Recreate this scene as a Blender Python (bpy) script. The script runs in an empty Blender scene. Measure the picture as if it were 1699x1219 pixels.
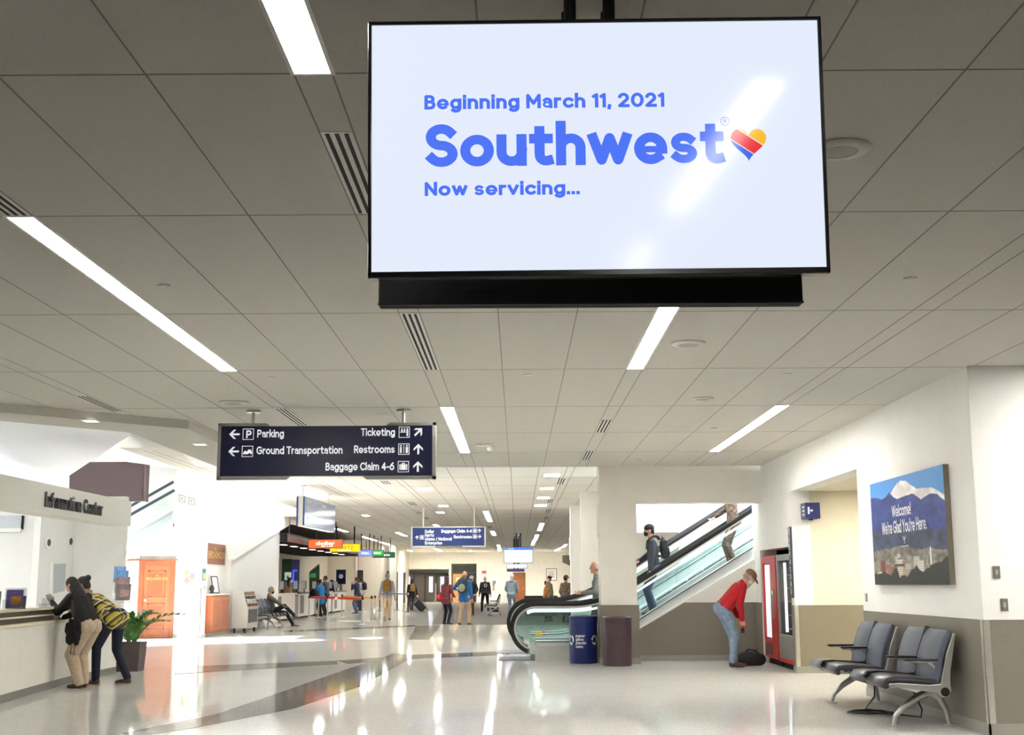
import bpy, bmesh, math, random
import numpy as np
from mathutils import Vector, Matrix, Euler

# ------------------------------------------------------------------ camera, world, sun, exposure
SC = bpy.context.scene
EXPO = 1.84
KE = 2 ** -EXPO        # self-lit screens and signs keep their look at this exposure
COL = SC.collection
R = math.radians
F_PX, CX, CY = 2080.0, 849.5, 609.5
CAM_P = Vector((0, 0, 1.40))
CAM_R = Euler((0, 0, R(.22))).to_matrix() @ Euler((R(90 + 9.78), 0, 0)).to_matrix() @ Euler((0, 0, R(-.26))).to_matrix()
cd = bpy.data.cameras.new('camera')
cd.sensor_width = 36; cd.lens = F_PX * 36 / 1699; cd.clip_end = 400
cam = bpy.data.objects.new('camera', cd); COL.objects.link(cam)
cam.matrix_world = Matrix.Translation(CAM_P) @ CAM_R.to_4x4()
SC.camera = cam
SC.view_settings.view_transform = 'Standard'
SC.view_settings.look = 'None'
SC.view_settings.gamma = 1
SC.view_settings.use_curve_mapping = False
SC.view_settings.exposure = EXPO
SC.cycles.max_bounces = 10
SC.cycles.diffuse_bounces = 6
SC.cycles.glossy_bounces = 5
SC.cycles.transparent_max_bounces = 24
SC.cycles.use_denoising = True
SC.cycles.sample_clamp_indirect = 8
wd = bpy.data.worlds.new('sky'); SC.world = wd; wd.use_nodes = True
bg = wd.node_tree.nodes['Background']
bg.inputs[0].default_value = (.80, .88, 1.0, 1); bg.inputs[1].default_value = 3.5
sd = bpy.data.lights.new('sun', 'SUN'); sd.energy = 29; sd.angle = R(.6); sd.color = (1, .97, .92)
so = bpy.data.objects.new('sun', sd); COL.objects.link(so)
SUN_EL, SUN_AZ = R(27), R(34)
so.rotation_euler = Vector((math.cos(SUN_EL) * math.cos(SUN_AZ), math.cos(SUN_EL) * math.sin(SUN_AZ), -math.sin(SUN_EL))).to_track_quat('-Z', 'Y').to_euler()
LAMP_E = 14.5          # ceiling panels
rnd = random.Random(7)

# ------------------------------------------------------------------ helpers
def ray(x, y):
    return CAM_R @ Vector(((x - CX) / F_PX, -(y - CY) / F_PX, -1))
def PX(x, y, X=None, Y=None, Z=None):
    """point of the place seen at (x, y) of the photograph on one of the planes X, Y or Z = const"""
    d = ray(x, y)
    t = X / d.x if X is not None else Y / d.y if Y is not None else (Z - 1.4) / d.z
    return CAM_P + d * t
def FL(x, y): return PX(x, y, Z=0)
def V(*a): return Vector(a)

def s2l(c):
    c /= 255.0
    return c / 12.92 if c <= .04045 else ((c + .055) / 1.055) ** 2.4
MATS = {}
def M(name, rgb=(200, 200, 200), rough=.5, metal=0, var=.04, vs=40, emis=0, bump=0, bs=120, spec=.5, alpha=1):
    if name in MATS: return MATS[name]
    m = bpy.data.materials.new(name); m.use_nodes = True; MATS[name] = m
    nt = m.node_tree; b = nt.nodes['Principled BSDF']
    c = [s2l(v) for v in rgb]
    b.inputs['Roughness'].default_value = rough; b.inputs['Metallic'].default_value = metal
    b.inputs['Specular IOR Level'].default_value = spec
    b.inputs['Base Color'].default_value = (*c, 1)
    if emis:
        b.inputs['Emission Color'].default_value = (*c, 1); b.inputs['Emission Strength'].default_value = emis if name.startswith('lamp_diff') else emis * KE
    if var or bump:
        tc = nt.nodes.new('ShaderNodeTexCoord'); n = nt.nodes.new('ShaderNodeTexNoise')
        n.inputs['Scale'].default_value = vs; n.inputs['Detail'].default_value = 3
        nt.links.new(tc.outputs['Object'], n.inputs['Vector'])
        if var:
            r = nt.nodes.new('ShaderNodeValToRGB')
            r.color_ramp.elements[0].position = .3; r.color_ramp.elements[1].position = .7
            r.color_ramp.elements[0].color = (*[v * (1 - var * 1.6) for v in c], 1)
            r.color_ramp.elements[1].color = (*[min(1, v * (1 + var)) for v in c], 1)
            nt.links.new(n.outputs['Fac'], r.inputs['Fac']); nt.links.new(r.outputs['Color'], b.inputs['Base Color'])
        if bump:
            n2 = nt.nodes.new('ShaderNodeTexNoise'); n2.inputs['Scale'].default_value = bs
            nt.links.new(tc.outputs['Object'], n2.inputs['Vector'])
            bp = nt.nodes.new('ShaderNodeBump'); bp.inputs['Strength'].default_value = bump; bp.inputs['Distance'].default_value = .01
            nt.links.new(n2.outputs['Fac'], bp.inputs['Height']); nt.links.new(bp.outputs['Normal'], b.inputs['Normal'])
    return m
def glass_mat(name, tint=(.86, .95, .93), gloss=.10, ior=1.5):
    m = bpy.data.materials.new(name); m.use_nodes = True; nt = m.node_tree; nt.nodes.clear()
    o = nt.nodes.new('ShaderNodeOutputMaterial'); mx = nt.nodes.new('ShaderNodeMixShader')
    t = nt.nodes.new('ShaderNodeBsdfTransparent'); g = nt.nodes.new('ShaderNodeBsdfGlossy')
    t.inputs[0].default_value = (*tint, 1); g.inputs['Roughness'].default_value = .02
    fr = nt.nodes.new('ShaderNodeFresnel'); fr.inputs[0].default_value = ior
    ad = nt.nodes.new('ShaderNodeMath'); ad.operation = 'ADD'; ad.use_clamp = True; ad.inputs[1].default_value = gloss
    nt.links.new(fr.outputs[0], ad.inputs[0]); nt.links.new(ad.outputs[0], mx.inputs[0])
    nt.links.new(t.outputs[0], mx.inputs[1]); nt.links.new(g.outputs[0], mx.inputs[2]); nt.links.new(mx.outputs[0], o.inputs[0])
    MATS[name] = m
    return m

def tag(o, label=None, cat=None, group=None, kind=None):
    if label: o['label'] = label
    if cat: o['category'] = cat
    if group: o['group'] = group
    if kind: o['kind'] = kind
    return o
def thing(name, label, cat, loc=(0, 0, 0), rotz=0, group=None):
    o = bpy.data.objects.new(name, None); COL.objects.link(o)
    o.empty_display_size = .1
    o.location = loc; o.rotation_euler = (0, 0, rotz)
    return tag(o, label, cat, group)
def dup(root, loc, rotz, label=None, group=None):
    r = root.copy(); COL.objects.link(r); r.location = loc; r.rotation_euler = (0, 0, rotz)
    if label: r['label'] = label
    if group: r['group'] = group
    for ch in list(root.children):
        c = ch.copy(); COL.objects.link(c); c.parent = r
        for g in list(ch.children):
            d = g.copy(); COL.objects.link(d); d.parent = c
    return r

class MB:
    """collects shapes and links them as ONE mesh object"""
    def __init__(s): s.v = []; s.f = []; s.m = []
    def add(s, vs, fs, mi=0):
        k = len(s.v); s.v += [tuple(v) for v in vs]
        s.f += [tuple(k + i for i in f) for f in fs]; s.m += [mi] * len(fs); return s
    def box(s, a, b, mi=0):
        (x0, y0, z0), (x1, y1, z1) = a, b
        x0, x1 = min(x0, x1), max(x0, x1); y0, y1 = min(y0, y1), max(y0, y1); z0, z1 = min(z0, z1), max(z0, z1)
        return s.add([(x0, y0, z0), (x1, y0, z0), (x1, y1, z0), (x0, y1, z0), (x0, y0, z1), (x1, y0, z1), (x1, y1, z1), (x0, y1, z1)],
                     [(0, 3, 2, 1), (4, 5, 6, 7), (0, 1, 5, 4), (1, 2, 6, 5), (2, 3, 7, 6), (3, 0, 4, 7)], mi)
    def cbox(s, c, d, mi=0, rot=None):
        h = Vector(d) / 2; c = Vector(c)
        k = len(s.v); s.box(-h, h, mi)
        for i in range(k, k + 8):
            p = Vector(s.v[i]); s.v[i] = tuple(c + (rot @ p if rot else p))
        return s
    def prism(s, pts, ext, mi=0):
        """polygon pts (3D) pushed along ext"""
        n = len(pts); p = [Vector(q) for q in pts]; e = Vector(ext)
        nrm = Vector((0, 0, 0))
        for i in range(n): nrm += p[i].cross(p[(i + 1) % n])
        if nrm.dot(e) > 0: p.reverse()
        return s.add(p + [q + e for q in p], [tuple(range(n)), tuple(range(2 * n - 1, n - 1, -1))] + [(i, i + n, (i + 1) % n + n, (i + 1) % n) for i in range(n)], mi)
    def poly(s, pts, mi=0): return s.add(pts, [tuple(range(len(pts)))], mi)
    def cyl(s, p, q, r, r2=None, n=16, mi=0, cap=True):
        p, q = Vector(p), Vector(q); r2 = r if r2 is None else r2
        d = (q - p).normalized(); a = d.orthogonal().normalized(); b = d.cross(a)
        vs = []
        for c, rr in ((p, r), (q, r2)):
            vs += [c + (a * math.cos(2 * math.pi * i / n) + b * math.sin(2 * math.pi * i / n)) * rr for i in range(n)]
        fs = [(i, (i + 1) % n, (i + 1) % n + n, i + n) for i in range(n)]
        if cap: fs += [tuple(range(n - 1, -1, -1)), tuple(range(n, 2 * n))]
        return s.add(vs, fs, mi)
    def lathe(s, prof, c=(0, 0, 0), n=24, mi=0):
        """profile of (radius, z) about a vertical axis"""
        vs = []
        for r, z in prof: vs += [(c[0] + r * math.cos(2 * math.pi * i / n), c[1] + r * math.sin(2 * math.pi * i / n), c[2] + z) for i in range(n)]
        fs = []
        for j in range(len(prof) - 1):
            fs += [(j * n + i, j * n + (i + 1) % n, (j + 1) * n + (i + 1) % n, (j + 1) * n + i) for i in range(n)]
        fs += [tuple(range(n - 1, -1, -1)), tuple(range((len(prof) - 1) * n, len(prof) * n))]
        return s.add(vs, fs, mi)
    def tube(s, pts, r, n=8, mi=0, sec=None, up=(0, 0, 1), closed=False):
        """round tube, or a section sec=[(side, up)] swept along pts"""
        p = [Vector(q) for q in pts]; m = len(p); up = Vector(up); vs = []
        for i in range(m):
            d = (p[(i + 1) % m] - p[i - 1]) if closed else (p[min(i + 1, m - 1)] - p[max(i - 1, 0)])
            d.normalize(); a = d.cross(up)
            a = a.normalized() if a.length > 1e-4 else d.orthogonal().normalized()
            b = a.cross(d); rr = r[i] if isinstance(r, (list, tuple)) else r
            prof = sec if sec else [(math.cos(2 * math.pi * k / n) * rr, math.sin(2 * math.pi * k / n) * rr) for k in range(n)]
            vs += [p[i] + a * u + b * w for u, w in prof]
        n = len(sec) if sec else n
        fs = []
        for j in range(m if closed else m - 1):
            j2 = (j + 1) % m
            fs += [(j * n + i, j * n + (i + 1) % n, j2 * n + (i + 1) % n, j2 * n + i) for i in range(n)]
        if not closed: fs += [tuple(range(n - 1, -1, -1)), tuple(range((m - 1) * n, m * n))]
        return s.add(vs, fs, mi)
    def ell(s, c, rad, rot=None, n=14, mi=0):
        c = Vector(c); vs = []; m = n // 2 + 1
        for j in range(m + 1):
            t = math.pi * j / m
            for i in range(n):
                p = Vector((rad[0] * math.sin(t) * math.cos(2 * math.pi * i / n), rad[1] * math.sin(t) * math.sin(2 * math.pi * i / n), rad[2] * math.cos(t)))
                vs.append(c + (rot @ p if rot else p))
        fs = [(j * n + i, (j + 1) * n + i, (j + 1) * n + (i + 1) % n, j * n + (i + 1) % n) for j in range(m) for i in range(n)]
        return s.add(vs, fs, mi)
    def cap(s, p, q, r1, r2=None, n=12, mi=0):
        """closed tapered capsule"""
        p, q = Vector(p), Vector(q); r2 = r1 if r2 is None else r2
        d = q - p
        if d.length < 1e-5: return s.ell(p, (r1, r1, r1), mi=mi)
        d.normalize(); a = d.orthogonal().normalized(); b = d.cross(a); rings = []
        for k in range(5):
            t = math.pi / 2 * k / 4.5 + .17; rings.append((p - d * r1 * math.cos(t), r1 * math.sin(t)))
        for k in range(5):
            t = math.pi / 2 * k / 4.5 + .17; rings.append((q + d * r2 * math.sin(t - .17 + .0), r2 * math.cos(t - .17)))
        vs = []
        for c, rr in rings: vs += [c + (a * math.cos(2 * math.pi * i / n) + b * math.sin(2 * math.pi * i / n)) * max(rr, 1e-4) for i in range(n)]
        fs = [(j * n + i, j * n + (i + 1) % n, (j + 1) * n + (i + 1) % n, (j + 1) * n + i) for j in range(len(rings) - 1) for i in range(n)]
        fs += [tuple(range(n - 1, -1, -1)), tuple(range((len(rings) - 1) * n, len(rings) * n))]
        return s.add(vs, fs, mi)
    def xf(s, mat):
        s.v = [tuple(mat @ Vector(v)) for v in s.v]; return s
    def build(s, name, mats, parent=None, smooth=False, bevel=0, seg=2, world=False, voxel=0, sm=4, sub=0):
        vs = s.v
        if world and parent is not None:
            inv = (Matrix.Translation(parent.location) @ parent.rotation_euler.to_matrix().to_4x4()).inverted()
            vs = [tuple(inv @ Vector(v)) for v in vs]
        me = bpy.data.meshes.new(name); me.from_pydata(vs, [], s.f)
        if not isinstance(mats, (list, tuple)): mats = [mats]
        for m in mats: me.materials.append(m)
        if len(mats) > 1: me.polygons.foreach_set('material_index', s.m)
        me.update()
        o = bpy.data.objects.new(name, me); COL.objects.link(o)
        if parent is not None: o.parent = parent
        if voxel:
            md = o.modifiers.new('r', 'REMESH'); md.mode = 'VOXEL'; md.voxel_size = voxel; md.use_smooth_shade = True
            if sm:
                m2 = o.modifiers.new('s', 'SMOOTH'); m2.iterations = sm; m2.factor = .5
            dg = bpy.context.evaluated_depsgraph_get()
            nm = bpy.data.meshes.new_from_object(o.evaluated_get(dg))
            o.modifiers.clear(); o.data = nm; nm.name = name; bpy.data.meshes.remove(me); me = nm
            if not len(me.materials):
                for m in mats: me.materials.append(m)
        if smooth: me.shade_smooth()
        if bevel:
            md = o.modifiers.new('b', 'BEVEL'); md.width = bevel; md.segments = seg; md.limit_method = 'ANGLE'
            if smooth: me.set_sharp_from_angle(angle=R(35))
        elif smooth and not voxel: me.set_sharp_from_angle(angle=R(50))
        return o
def struct(name, mb, mats, **k):
    return tag(mb.build(name, mats, **k), kind='structure')

# ------------------------------------------------------------------ lettering: skeleton strokes (cap 6, x-height 4), swept to any weight
GL = {
'A': "0,0 2.4,6 4.8,0;.9,1.9 3.9,1.9", 'B': "0,0 0,6 1.8,6 @1.8,4.6,1.4,1.4,90,-90 0,3.2;1.8,3.2 @2,1.6,1.6,1.6,90,-90 0,0", 'C': "@2.7,3,2.7,3,48,312",
'D': "0,0 0,6 1.6,6 @1.6,3,2.8,3,90,-90 0,0", 'E': "3.2,6 0,6 0,0 3.2,0;0,3.1 2.8,3.1", 'F': "3.2,6 0,6 0,0;0,3 2.7,3", 'G': "@2.8,3,2.8,3,50,340 5.4,2.9 3.2,2.9",
'H': "0,0 0,6;4.2,0 4.2,6;0,3.1 4.2,3.1", 'I': "0,0 0,6", 'L': "0,6 0,0 3,0", 'M': "0,0 0,6 2.6,1.8 5.2,6 5.2,0", 'N': "0,0 0,6 4.2,0 4.2,6", 'O': "@2.9,3,2.9,3,0,360",
'P': "0,0 0,6 2,6 @2,4.3,1.7,1.7,90,-90 0,2.6", 'R': "0,0 0,6 2,6 @2,4.4,1.6,1.6,90,-90 0,2.8;1.8,2.8 3.6,0", 'S': "@1.9,4.5,1.8,1.5,35,262 @1.9,1.5,1.9,1.5,82,-148",
'T': "0,6 4,6;2,6 2,0", 'U': "0,6 0,2.1 @2,2.1,2,2.1,180,360 4,6", 'V': "0,6 2.3,0 4.6,6", 'W': "0,6 1.8,0 3.6,6 5.4,0 7.2,6", 'Y': "0,6 2.2,2.8 4.4,6;2.2,2.8 2.2,0", 'Z': "0,6 3.8,6 0,0 3.8,0",
'a': "@1.6,2.65,1.5,1.35,150,0 3.2,0;~@1.5,1.15,1.5,1.15,0,360", 'b': "0,0 0,6.3;@1.85,2,1.85,2,0,360", 'c': "@2,2,2,2,45,315", 'd': "3.7,0 3.7,6.3;@1.85,2,1.85,2,0,360",
'e': "~.1,1.85 3.8,1.85;@1.97,2,1.95,2,-4,308", 'f': ".9,0 .9,4.9 @2.1,4.9,1.2,1.3,180,85;0,4 2.2,4", 'g': "3.7,4 3.7,-.3 @1.85,-.3,1.85,1.5,0,-140;@1.85,2,1.85,2,0,360",
'h': "0,0 0,6.3;0,2.4 @1.65,2.4,1.65,1.6,180,0 3.3,0", 'i': "0,0 0,4;0,5.75 0,5.95", 'k': "0,0 0,6.3;2.9,4 .3,1.7;1.1,2.4 3.1,0", 'l': "0,0 0,6.3",
'm': "0,0 0,4;0,2.6 @1.4,2.6,1.4,1.4,180,0 2.8,0;2.8,2.6 @4.2,2.6,1.4,1.4,180,0 5.6,0", 'n': "0,0 0,4;0,2.4 @1.65,2.4,1.65,1.6,180,0 3.3,0", 'o': "@2,2,2,2,0,360",
'p': "0,-2 0,4;@1.85,2,1.85,2,0,360", 'r': "0,0 0,4;0,2.3 @1.6,2.3,1.6,1.7,180,80", 's': "^@1.5,2.98,1.4,1.02,35,265 @1.5,1,1.5,1,85,-148", 't': ".9,5.4 .9,1.1 @2,1.1,1.1,1.1,180,290;0,4 2.3,4",
'u': "0,4 0,1.6 @1.7,1.6,1.7,1.6,180,360;3.4,4 3.4,0", 'v': "0,4 1.8,0 3.6,4", 'w': "0,4 1.4,0 2.8,4 4.2,0 5.6,4", 'y': "0,4 1.8,.2;3.6,4 1.4,-1.9 .5,-1.9", 'z': "0,4 3,4 0,0 3,0",
'0': "@2.2,3,2.2,3,0,360", '1': "0,5.1 1.3,6 1.3,0", '2': "@1.8,4.2,1.8,1.8,160,-30 0,0 3.8,0", '4': "2.9,0 2.9,6 0,1.7 4,1.7", '6': "3.2,6 1.6,4.9 .3,3;@1.95,1.9,1.95,1.9,0,360",
'-': "0,2.3 1.8,2.3", '.': "0,0 0,.15", ',': ".2,.1 0,-1", '!': "0,6 0,2;0,0 0,.15", "'": "0,6 0,4.8", '/': "0,-.4 2,6.2", ':': "0,0 0,.15;0,3 0,3.15",
}
def strokes(ch):
    out = []
    for st in GL.get(ch, '').split(';'):
        pts = []; f = 1.0
        if st[:1] == '~': f = .66; st = st[1:]
        elif st[:1] == '^': f = .86; st = st[1:]
        for tk in st.split():
            if tk[0] == '@':
                a = [float(q) for q in tk[1:].split(',')]; n = max(4, int(abs(a[5] - a[4]) / 12))
                for i in range(n + 1):
                    t = R(a[4] + (a[5] - a[4]) * i / n); pts.append((a[0] + a[2] * math.cos(t), a[1] + a[3] * math.sin(t)))
            else: pts.append(tuple(float(q) for q in tk.split(',')))
        if pts: out.append((pts, f))
    return out
def adv(ch, w, sp):
    if ch == ' ': return 1.9 + sp
    xs = [p[0] for s in strokes(ch) for p in s[0]] or [1]
    return max(xs) + w + sp
def text(mb, s, o, ux, uy, h, w=1.1, sp=.75, xs=1.0, mi=0, depth=0, align='l', width=None, slant=0):
    """writes s at o (baseline) along ux / uy, cap height h; optional depth behind the face"""
    ux, uy = Vector(ux).normalized(), Vector(uy).normalized(); nz = ux.cross(uy); o = Vector(o)
    k = h / (6 + w); tot = sum(adv(c, w, sp) for c in s) - sp
    if width: xs = width / (tot * k)
    x = -tot / 2 if align == 'c' else -tot if align == 'r' else 0
    P = lambda a, b, d=0: o + ux * ((a + slant * b) * k * xs) + uy * (b * k) - nz * d
    nl = 0
    for c in s:
        for pts, wf in strokes(c):
            ww = w; w = w * wf; q = [Vector((x + ww / 2 + a, ww / 2 + b)) for a, b in pts]; n = len(q)
            closed = n > 3 and (q[0] - q[-1]).length < 1e-3
            for i in range(n - 1):
                a, b = q[i].copy(), q[i + 1].copy(); d = b - a
                if d.length < 1e-6: continue
                d.normalize(); nn = Vector((-d.y, d.x)) * w / 2
                ea = w / 2 if (i == 0 and not closed) else .0
                eb = w / 2 if (i == n - 2 and not closed) else .0
                A, B = a - d * ea, b + d * eb
                dz = nl * 2e-5 if h > .05 else 0; nl += 1
                c4 = [A - nn, B - nn, B + nn, A + nn]
                if depth: mb.prism([P(*v, depth) for v in c4], nz * depth, mi)
                else: mb.poly([P(*v, -dz) for v in c4], mi)
            for i in range(0 if closed else 1, n - 1):
                d1 = (q[i] - q[i - 1 if i else n - 2]); d2 = (q[i + 1] - q[i])
                if d1.length < 1e-6 or d2.length < 1e-6: continue
                ang = d1.angle_signed(d2, 0)
                if abs(ang) < .02: continue
                cir = [q[i] + Vector((math.cos(2 * math.pi * j / 10), math.sin(2 * math.pi * j / 10))) * w / 2 for j in range(10)]
                dz = nl * 2e-5 if h > .05 else 0; nl += 1
                if depth: mb.prism([P(*v, depth) for v in cir], nz * depth, mi)
                else: mb.poly([P(*v, -dz) for v in cir], mi)
            w = ww
        x += adv(c, w, sp)
    return mb
# ------------------------------------------------------------------ materials
white = M('white_paint', (236, 235, 231), .6, var=.015, vs=3)
cream = M('cream_paint', (231, 228, 219), .6, var=.02, vs=4)
warm = M('cream_warm_light_tint', (223, 216, 194), .6, var=.02, vs=4)  # warm corridor light put into the wall colour
wains = M('taupe_wall_panel', (126, 120, 108), .45, var=.05, vs=60)
basem = M('grey_baseboard', (150, 147, 138), .35, var=.04, vs=60)
steel = M('brushed_steel', (190, 190, 188), .28, metal=1, var=.05, vs=30)
alum = M('aluminium', (205, 204, 200), .32, metal=.9, var=.04, vs=30)
darkm = M('dark_metal', (38, 38, 40), .4, metal=.6)
black = M('black_plastic', (14, 14, 16), .35, var=.1)
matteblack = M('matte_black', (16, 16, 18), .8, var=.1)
ceilm = M('ceiling_tile', (207, 204, 196), .85, var=.05, vs=150, bump=.15, bs=300)
groove = M('ceiling_groove', (142, 138, 128), .8)
lampf = M('lamp_diffuser_far', (255, 252, 246), .5, var=0, emis=14)
bar_w = M('white_metal_bar', (228, 227, 222), .4)
lampm = M('lamp_diffuser', (255, 252, 246), .5, var=0, emis=LAMP_E)
wgl = M('white_graphic', (240, 242, 246), .5, var=0)
wgs = M('white_graphic_added_glow', (240, 242, 248), .5, var=0, emis=.5)  # glow added so the hanging-sign letters look bright
navy = M('navy_sign', (14, 18, 62), .35, var=.03)
blue_s = M('blue_sign', (38, 58, 118), .4, var=.03)
signfr = M('sign_frame_grey', (168, 166, 158), .4, var=.03)
gl_clear = glass_mat('clear_glass', (.90, .965, .95), .04)
rubber = M('black_rubber', (10, 10, 11), .45, var=.1)
woodr = M('red_brown_wood', (168, 98, 66), .4, var=.10, vs=14)
gold = M('gold_lettering', (226, 190, 110), .4, metal=.3)

# ------------------------------------------------------------------ floor
fm = bpy.data.materials.new('polished_terrazzo'); fm.use_nodes = True
nt = fm.node_tree; b = nt.nodes['Principled BSDF']
tc = nt.nodes.new('ShaderNodeTexCoord'); vo = nt.nodes.new('ShaderNodeTexVoronoi'); vo.inputs['Scale'].default_value = 130
n1 = nt.nodes.new('ShaderNodeTexNoise'); n1.inputs['Scale'].default_value = .5; n1.inputs['Detail'].default_value = 4
rp = nt.nodes.new('ShaderNodeValToRGB'); cr = rp.color_ramp
cr.elements[0].color = (.57, .555, .52, 1); cr.elements[1].color = (.83, .82, .785, 1); cr.elements[0].position = .1; cr.elements[1].position = .75
sp = nt.nodes.new('ShaderNodeSeparateColor'); mx = nt.nodes.new('ShaderNodeMix'); mx.data_type = 'RGBA'; mx.blend_type = 'MULTIPLY'; mx.inputs[0].default_value = .15
nt.links.new(tc.outputs['Object'], vo.inputs['Vector']); nt.links.new(tc.outputs['Object'], n1.inputs['Vector'])
nt.links.new(vo.outputs['Color'], sp.inputs[0]); nt.links.new(sp.outputs[0], rp.inputs[0])
nt.links.new(rp.outputs[0], mx.inputs[6]); nt.links.new(n1.outputs['Fac'], mx.inputs[7]); nt.links.new(mx.outputs[2], b.inputs['Base Color'])
def polish(m, k, rough):
    """diffuse stone under a thin polish: part k of the Fresnel mirror term"""
    nt = m.node_tree; b = nt.nodes['Principled BSDF']; out = [n for n in nt.nodes if n.type == 'OUTPUT_MATERIAL'][0]
    b.inputs['Specular IOR Level'].default_value = 0; b.inputs['Roughness'].default_value = .8
    g = nt.nodes.new('ShaderNodeBsdfGlossy'); g.inputs['Roughness'].default_value = rough
    f = nt.nodes.new('ShaderNodeFresnel'); f.inputs[0].default_value = 1.5
    mu = nt.nodes.new('ShaderNodeMath'); mu.operation = 'MULTIPLY'; mu.inputs[1].default_value = k
    ms = nt.nodes.new('ShaderNodeMixShader'); L = nt.links
    L.new(f.outputs[0], mu.inputs[0]); L.new(mu.outputs[0], ms.inputs[0]); L.new(b.outputs[0], ms.inputs[1]); L.new(g.outputs[0], ms.inputs[2]); L.new(ms.outputs[0], out.inputs[0])
    return m
polish(fm, .74, .05)
terr_d = polish(M('dark_terrazzo', (122, 118, 112), .3, var=.2, vs=90), .62, .06)
terr_g = polish(M('grey_terrazzo', (146, 142, 134), .3, var=.15, vs=90), .62, .06)
carpet = M('grey_carpet', (108, 103, 97), .9, var=.25, vs=25, bump=.2, bs=80)

ZC, ZS, ZF = 3.47, 3.36, 3.85      # ceiling, soffit, far ceiling
XW, YC = 4.38, 12.05               # right wall plane and its near corner
struct('floor', MB().box((-20, -9, -.2), (13, 108, 0)), fm)
def inlay(n, pts, m, z=None):
    z = z or .0015 + .0008 * n
    struct('trim_%d' % n, MB().prism([(FL(*p).x, FL(*p).y, 0.0) for p in pts], (0, 0, z)), m)
inlay(1, [(200, 1217), (354, 1186), (455, 1152), (552, 1118), (653, 1084), (690, 1087), (597, 1139), (486, 1176), (330, 1206), (230, 1222)], terr_d)
inlay(2, [(678, 1061), (712, 1061), (730, 1038), (690, 1038)], terr_g)
inlay(3, [(560, 1096), (688, 1086), (845, 1080), (845, 1086), (690, 1093), (575, 1101)], terr_d)
inlay(4, [(300, 1106), (560, 1096), (560, 1102), (290, 1118)], terr_g)
inlay(5, [(470, 1046), (690, 1037), (690, 1039), (470, 1049)], terr_g)
struct('trim_6', MB().prism([FL(738, 1000), FL(716, 1035), FL(850, 1036), FL(1000, 1036), FL(990, 1000)], (0, 0, .006)), carpet)

struct('trim_17', MB().box((-9, -8.8, 0), (12.8, 9.5, .004)), M('added_unseen_carpet', (122, 118, 112), .95, var=.2, vs=20))  # unseen carpet, added to darken the near ceiling by less bounce
# ------------------------------------------------------------------ near ceiling: tiles 0.61 wide between slot bands, joints as fine grooves
P1 = PX(0, 668, Z=ZC); P2 = PX(313, 697, Z=ZC); xe = -4.25
d12 = (P1 - P2).normalized(); PL = P2 + d12 * 9
YE = 22.55
poly = [(12.9, -9), (12.9, YC + .15), (XW + .1, YC + .15), (XW + .1, YE), (xe, YE), (xe, P2.y), (PL.x, PL.y), (-12, PL.y), (-12, -9)]
mb = MB().prism([(x, y, ZC) for x, y in poly], (0, 0, .5), 0)
XB0 = PX(661, 517, Z=ZC).x           # left edge of the slot band through the middle
PER, BW = 1.99, .158
def left_lim(y): return xe + .02 if y > P2.y else xe + (P2.y - y) * -(d12.x / d12.y) if False else (xe if y > P2.y else P2.x + (y - P2.y) * d12.x / d12.y)
xl = []
for k in range(-7, 7):
    for u in (0, BW, .769, 1.38): xl.append(XB0 + k * PER + u)
for x in xl:
    if x < -11.5 or x > 12.5: continue
    y1 = YE if x < XW else YC
    if x < xe: y1 = min(y1, P2.y + (x - P2.x) * d12.y / d12.x)
    if y1 > -8: mb.box((x - .004, -8.5, ZC - .0015), (x + .004, y1, ZC), 1)
yl = [9.49 + k * 2.623 for k in range(-1, 5)] + [4.87, 2.24, -.4, -3, -5.6]
for y in yl:
    x0 = max(-11.5, left_lim(y)); mb.box((x0, y - .005, ZC - .0015), (12.4 if y < YC else XW, y + .005, ZC), 1)
struct('ceiling', mb, [ceilm, groove])
# lower soffit along the open hall, and the fascia between
S1 = PX(0, 697, Z=ZS); S2 = PX(225, 717, Z=ZS); xs_ = -5.05
dS = (S1 - S2).normalized(); SL = S2 + dS * 9
struct('trim_7', MB().prism([(P2.x, P2.y, ZS), (xe, YE, ZS), (xs_, YE, ZS), (xs_, S2.y, ZS), (SL.x, SL.y, ZS), (PL.x, PL.y, ZS)], (0, 0, .5)), ceilm)

# ------------------------------------------------------------------ right wall with lift corridor and vending recess, wall facing us beside it
YN0, YN1 = 16.2, 20.2            # corridor opening
YV0, YV1 = 20.40, 22.93            # vending recess
YB = 23.45                         # wall under the escalator
T = .30
mb = MB()
mb.box((XW, YC, 0), (XW + T, YN0, ZC)).box((XW, YN0, 2.84), (XW + T, YN1, ZC)).box((XW, YN1, 0), (XW + T, YV0, ZC))
mb.box((XW, YV0, 1.97), (XW + T, YV1, ZC)).box((XW, YV1, 0), (XW + T, YB + .1, ZC))
struct('wall_right', mb, white)
struct('wall_side', MB().box((XW + T, YC, 0), (12.9, YC + .2, ZC)), white)
struct('wall_corridor', MB().box((XW + T, YN1, 0), (9, YN1 + .18, 2.84)).box((9, YC + .2, 0), (9.2, YN1 + .18, 2.84)).box((XW + T, YC + .2, 2.84), (9.2, YN1 + .18, 2.95)), warm)
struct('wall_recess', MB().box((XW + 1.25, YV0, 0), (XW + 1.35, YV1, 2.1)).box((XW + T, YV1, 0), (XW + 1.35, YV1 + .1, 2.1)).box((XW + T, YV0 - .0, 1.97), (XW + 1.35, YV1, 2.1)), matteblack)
WZ = 1.045
struct('trim_8', MB().box((XW - .012, YC - .012, .1), (XW, YN0, WZ)).box((XW - .012, YC - .012, .1), (12.9, YC, WZ)).box((XW - .012, YN1, .1), (XW, YV0, WZ)).box((XW - .012, YV1, .1), (XW, YB, WZ)), wains)
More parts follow.
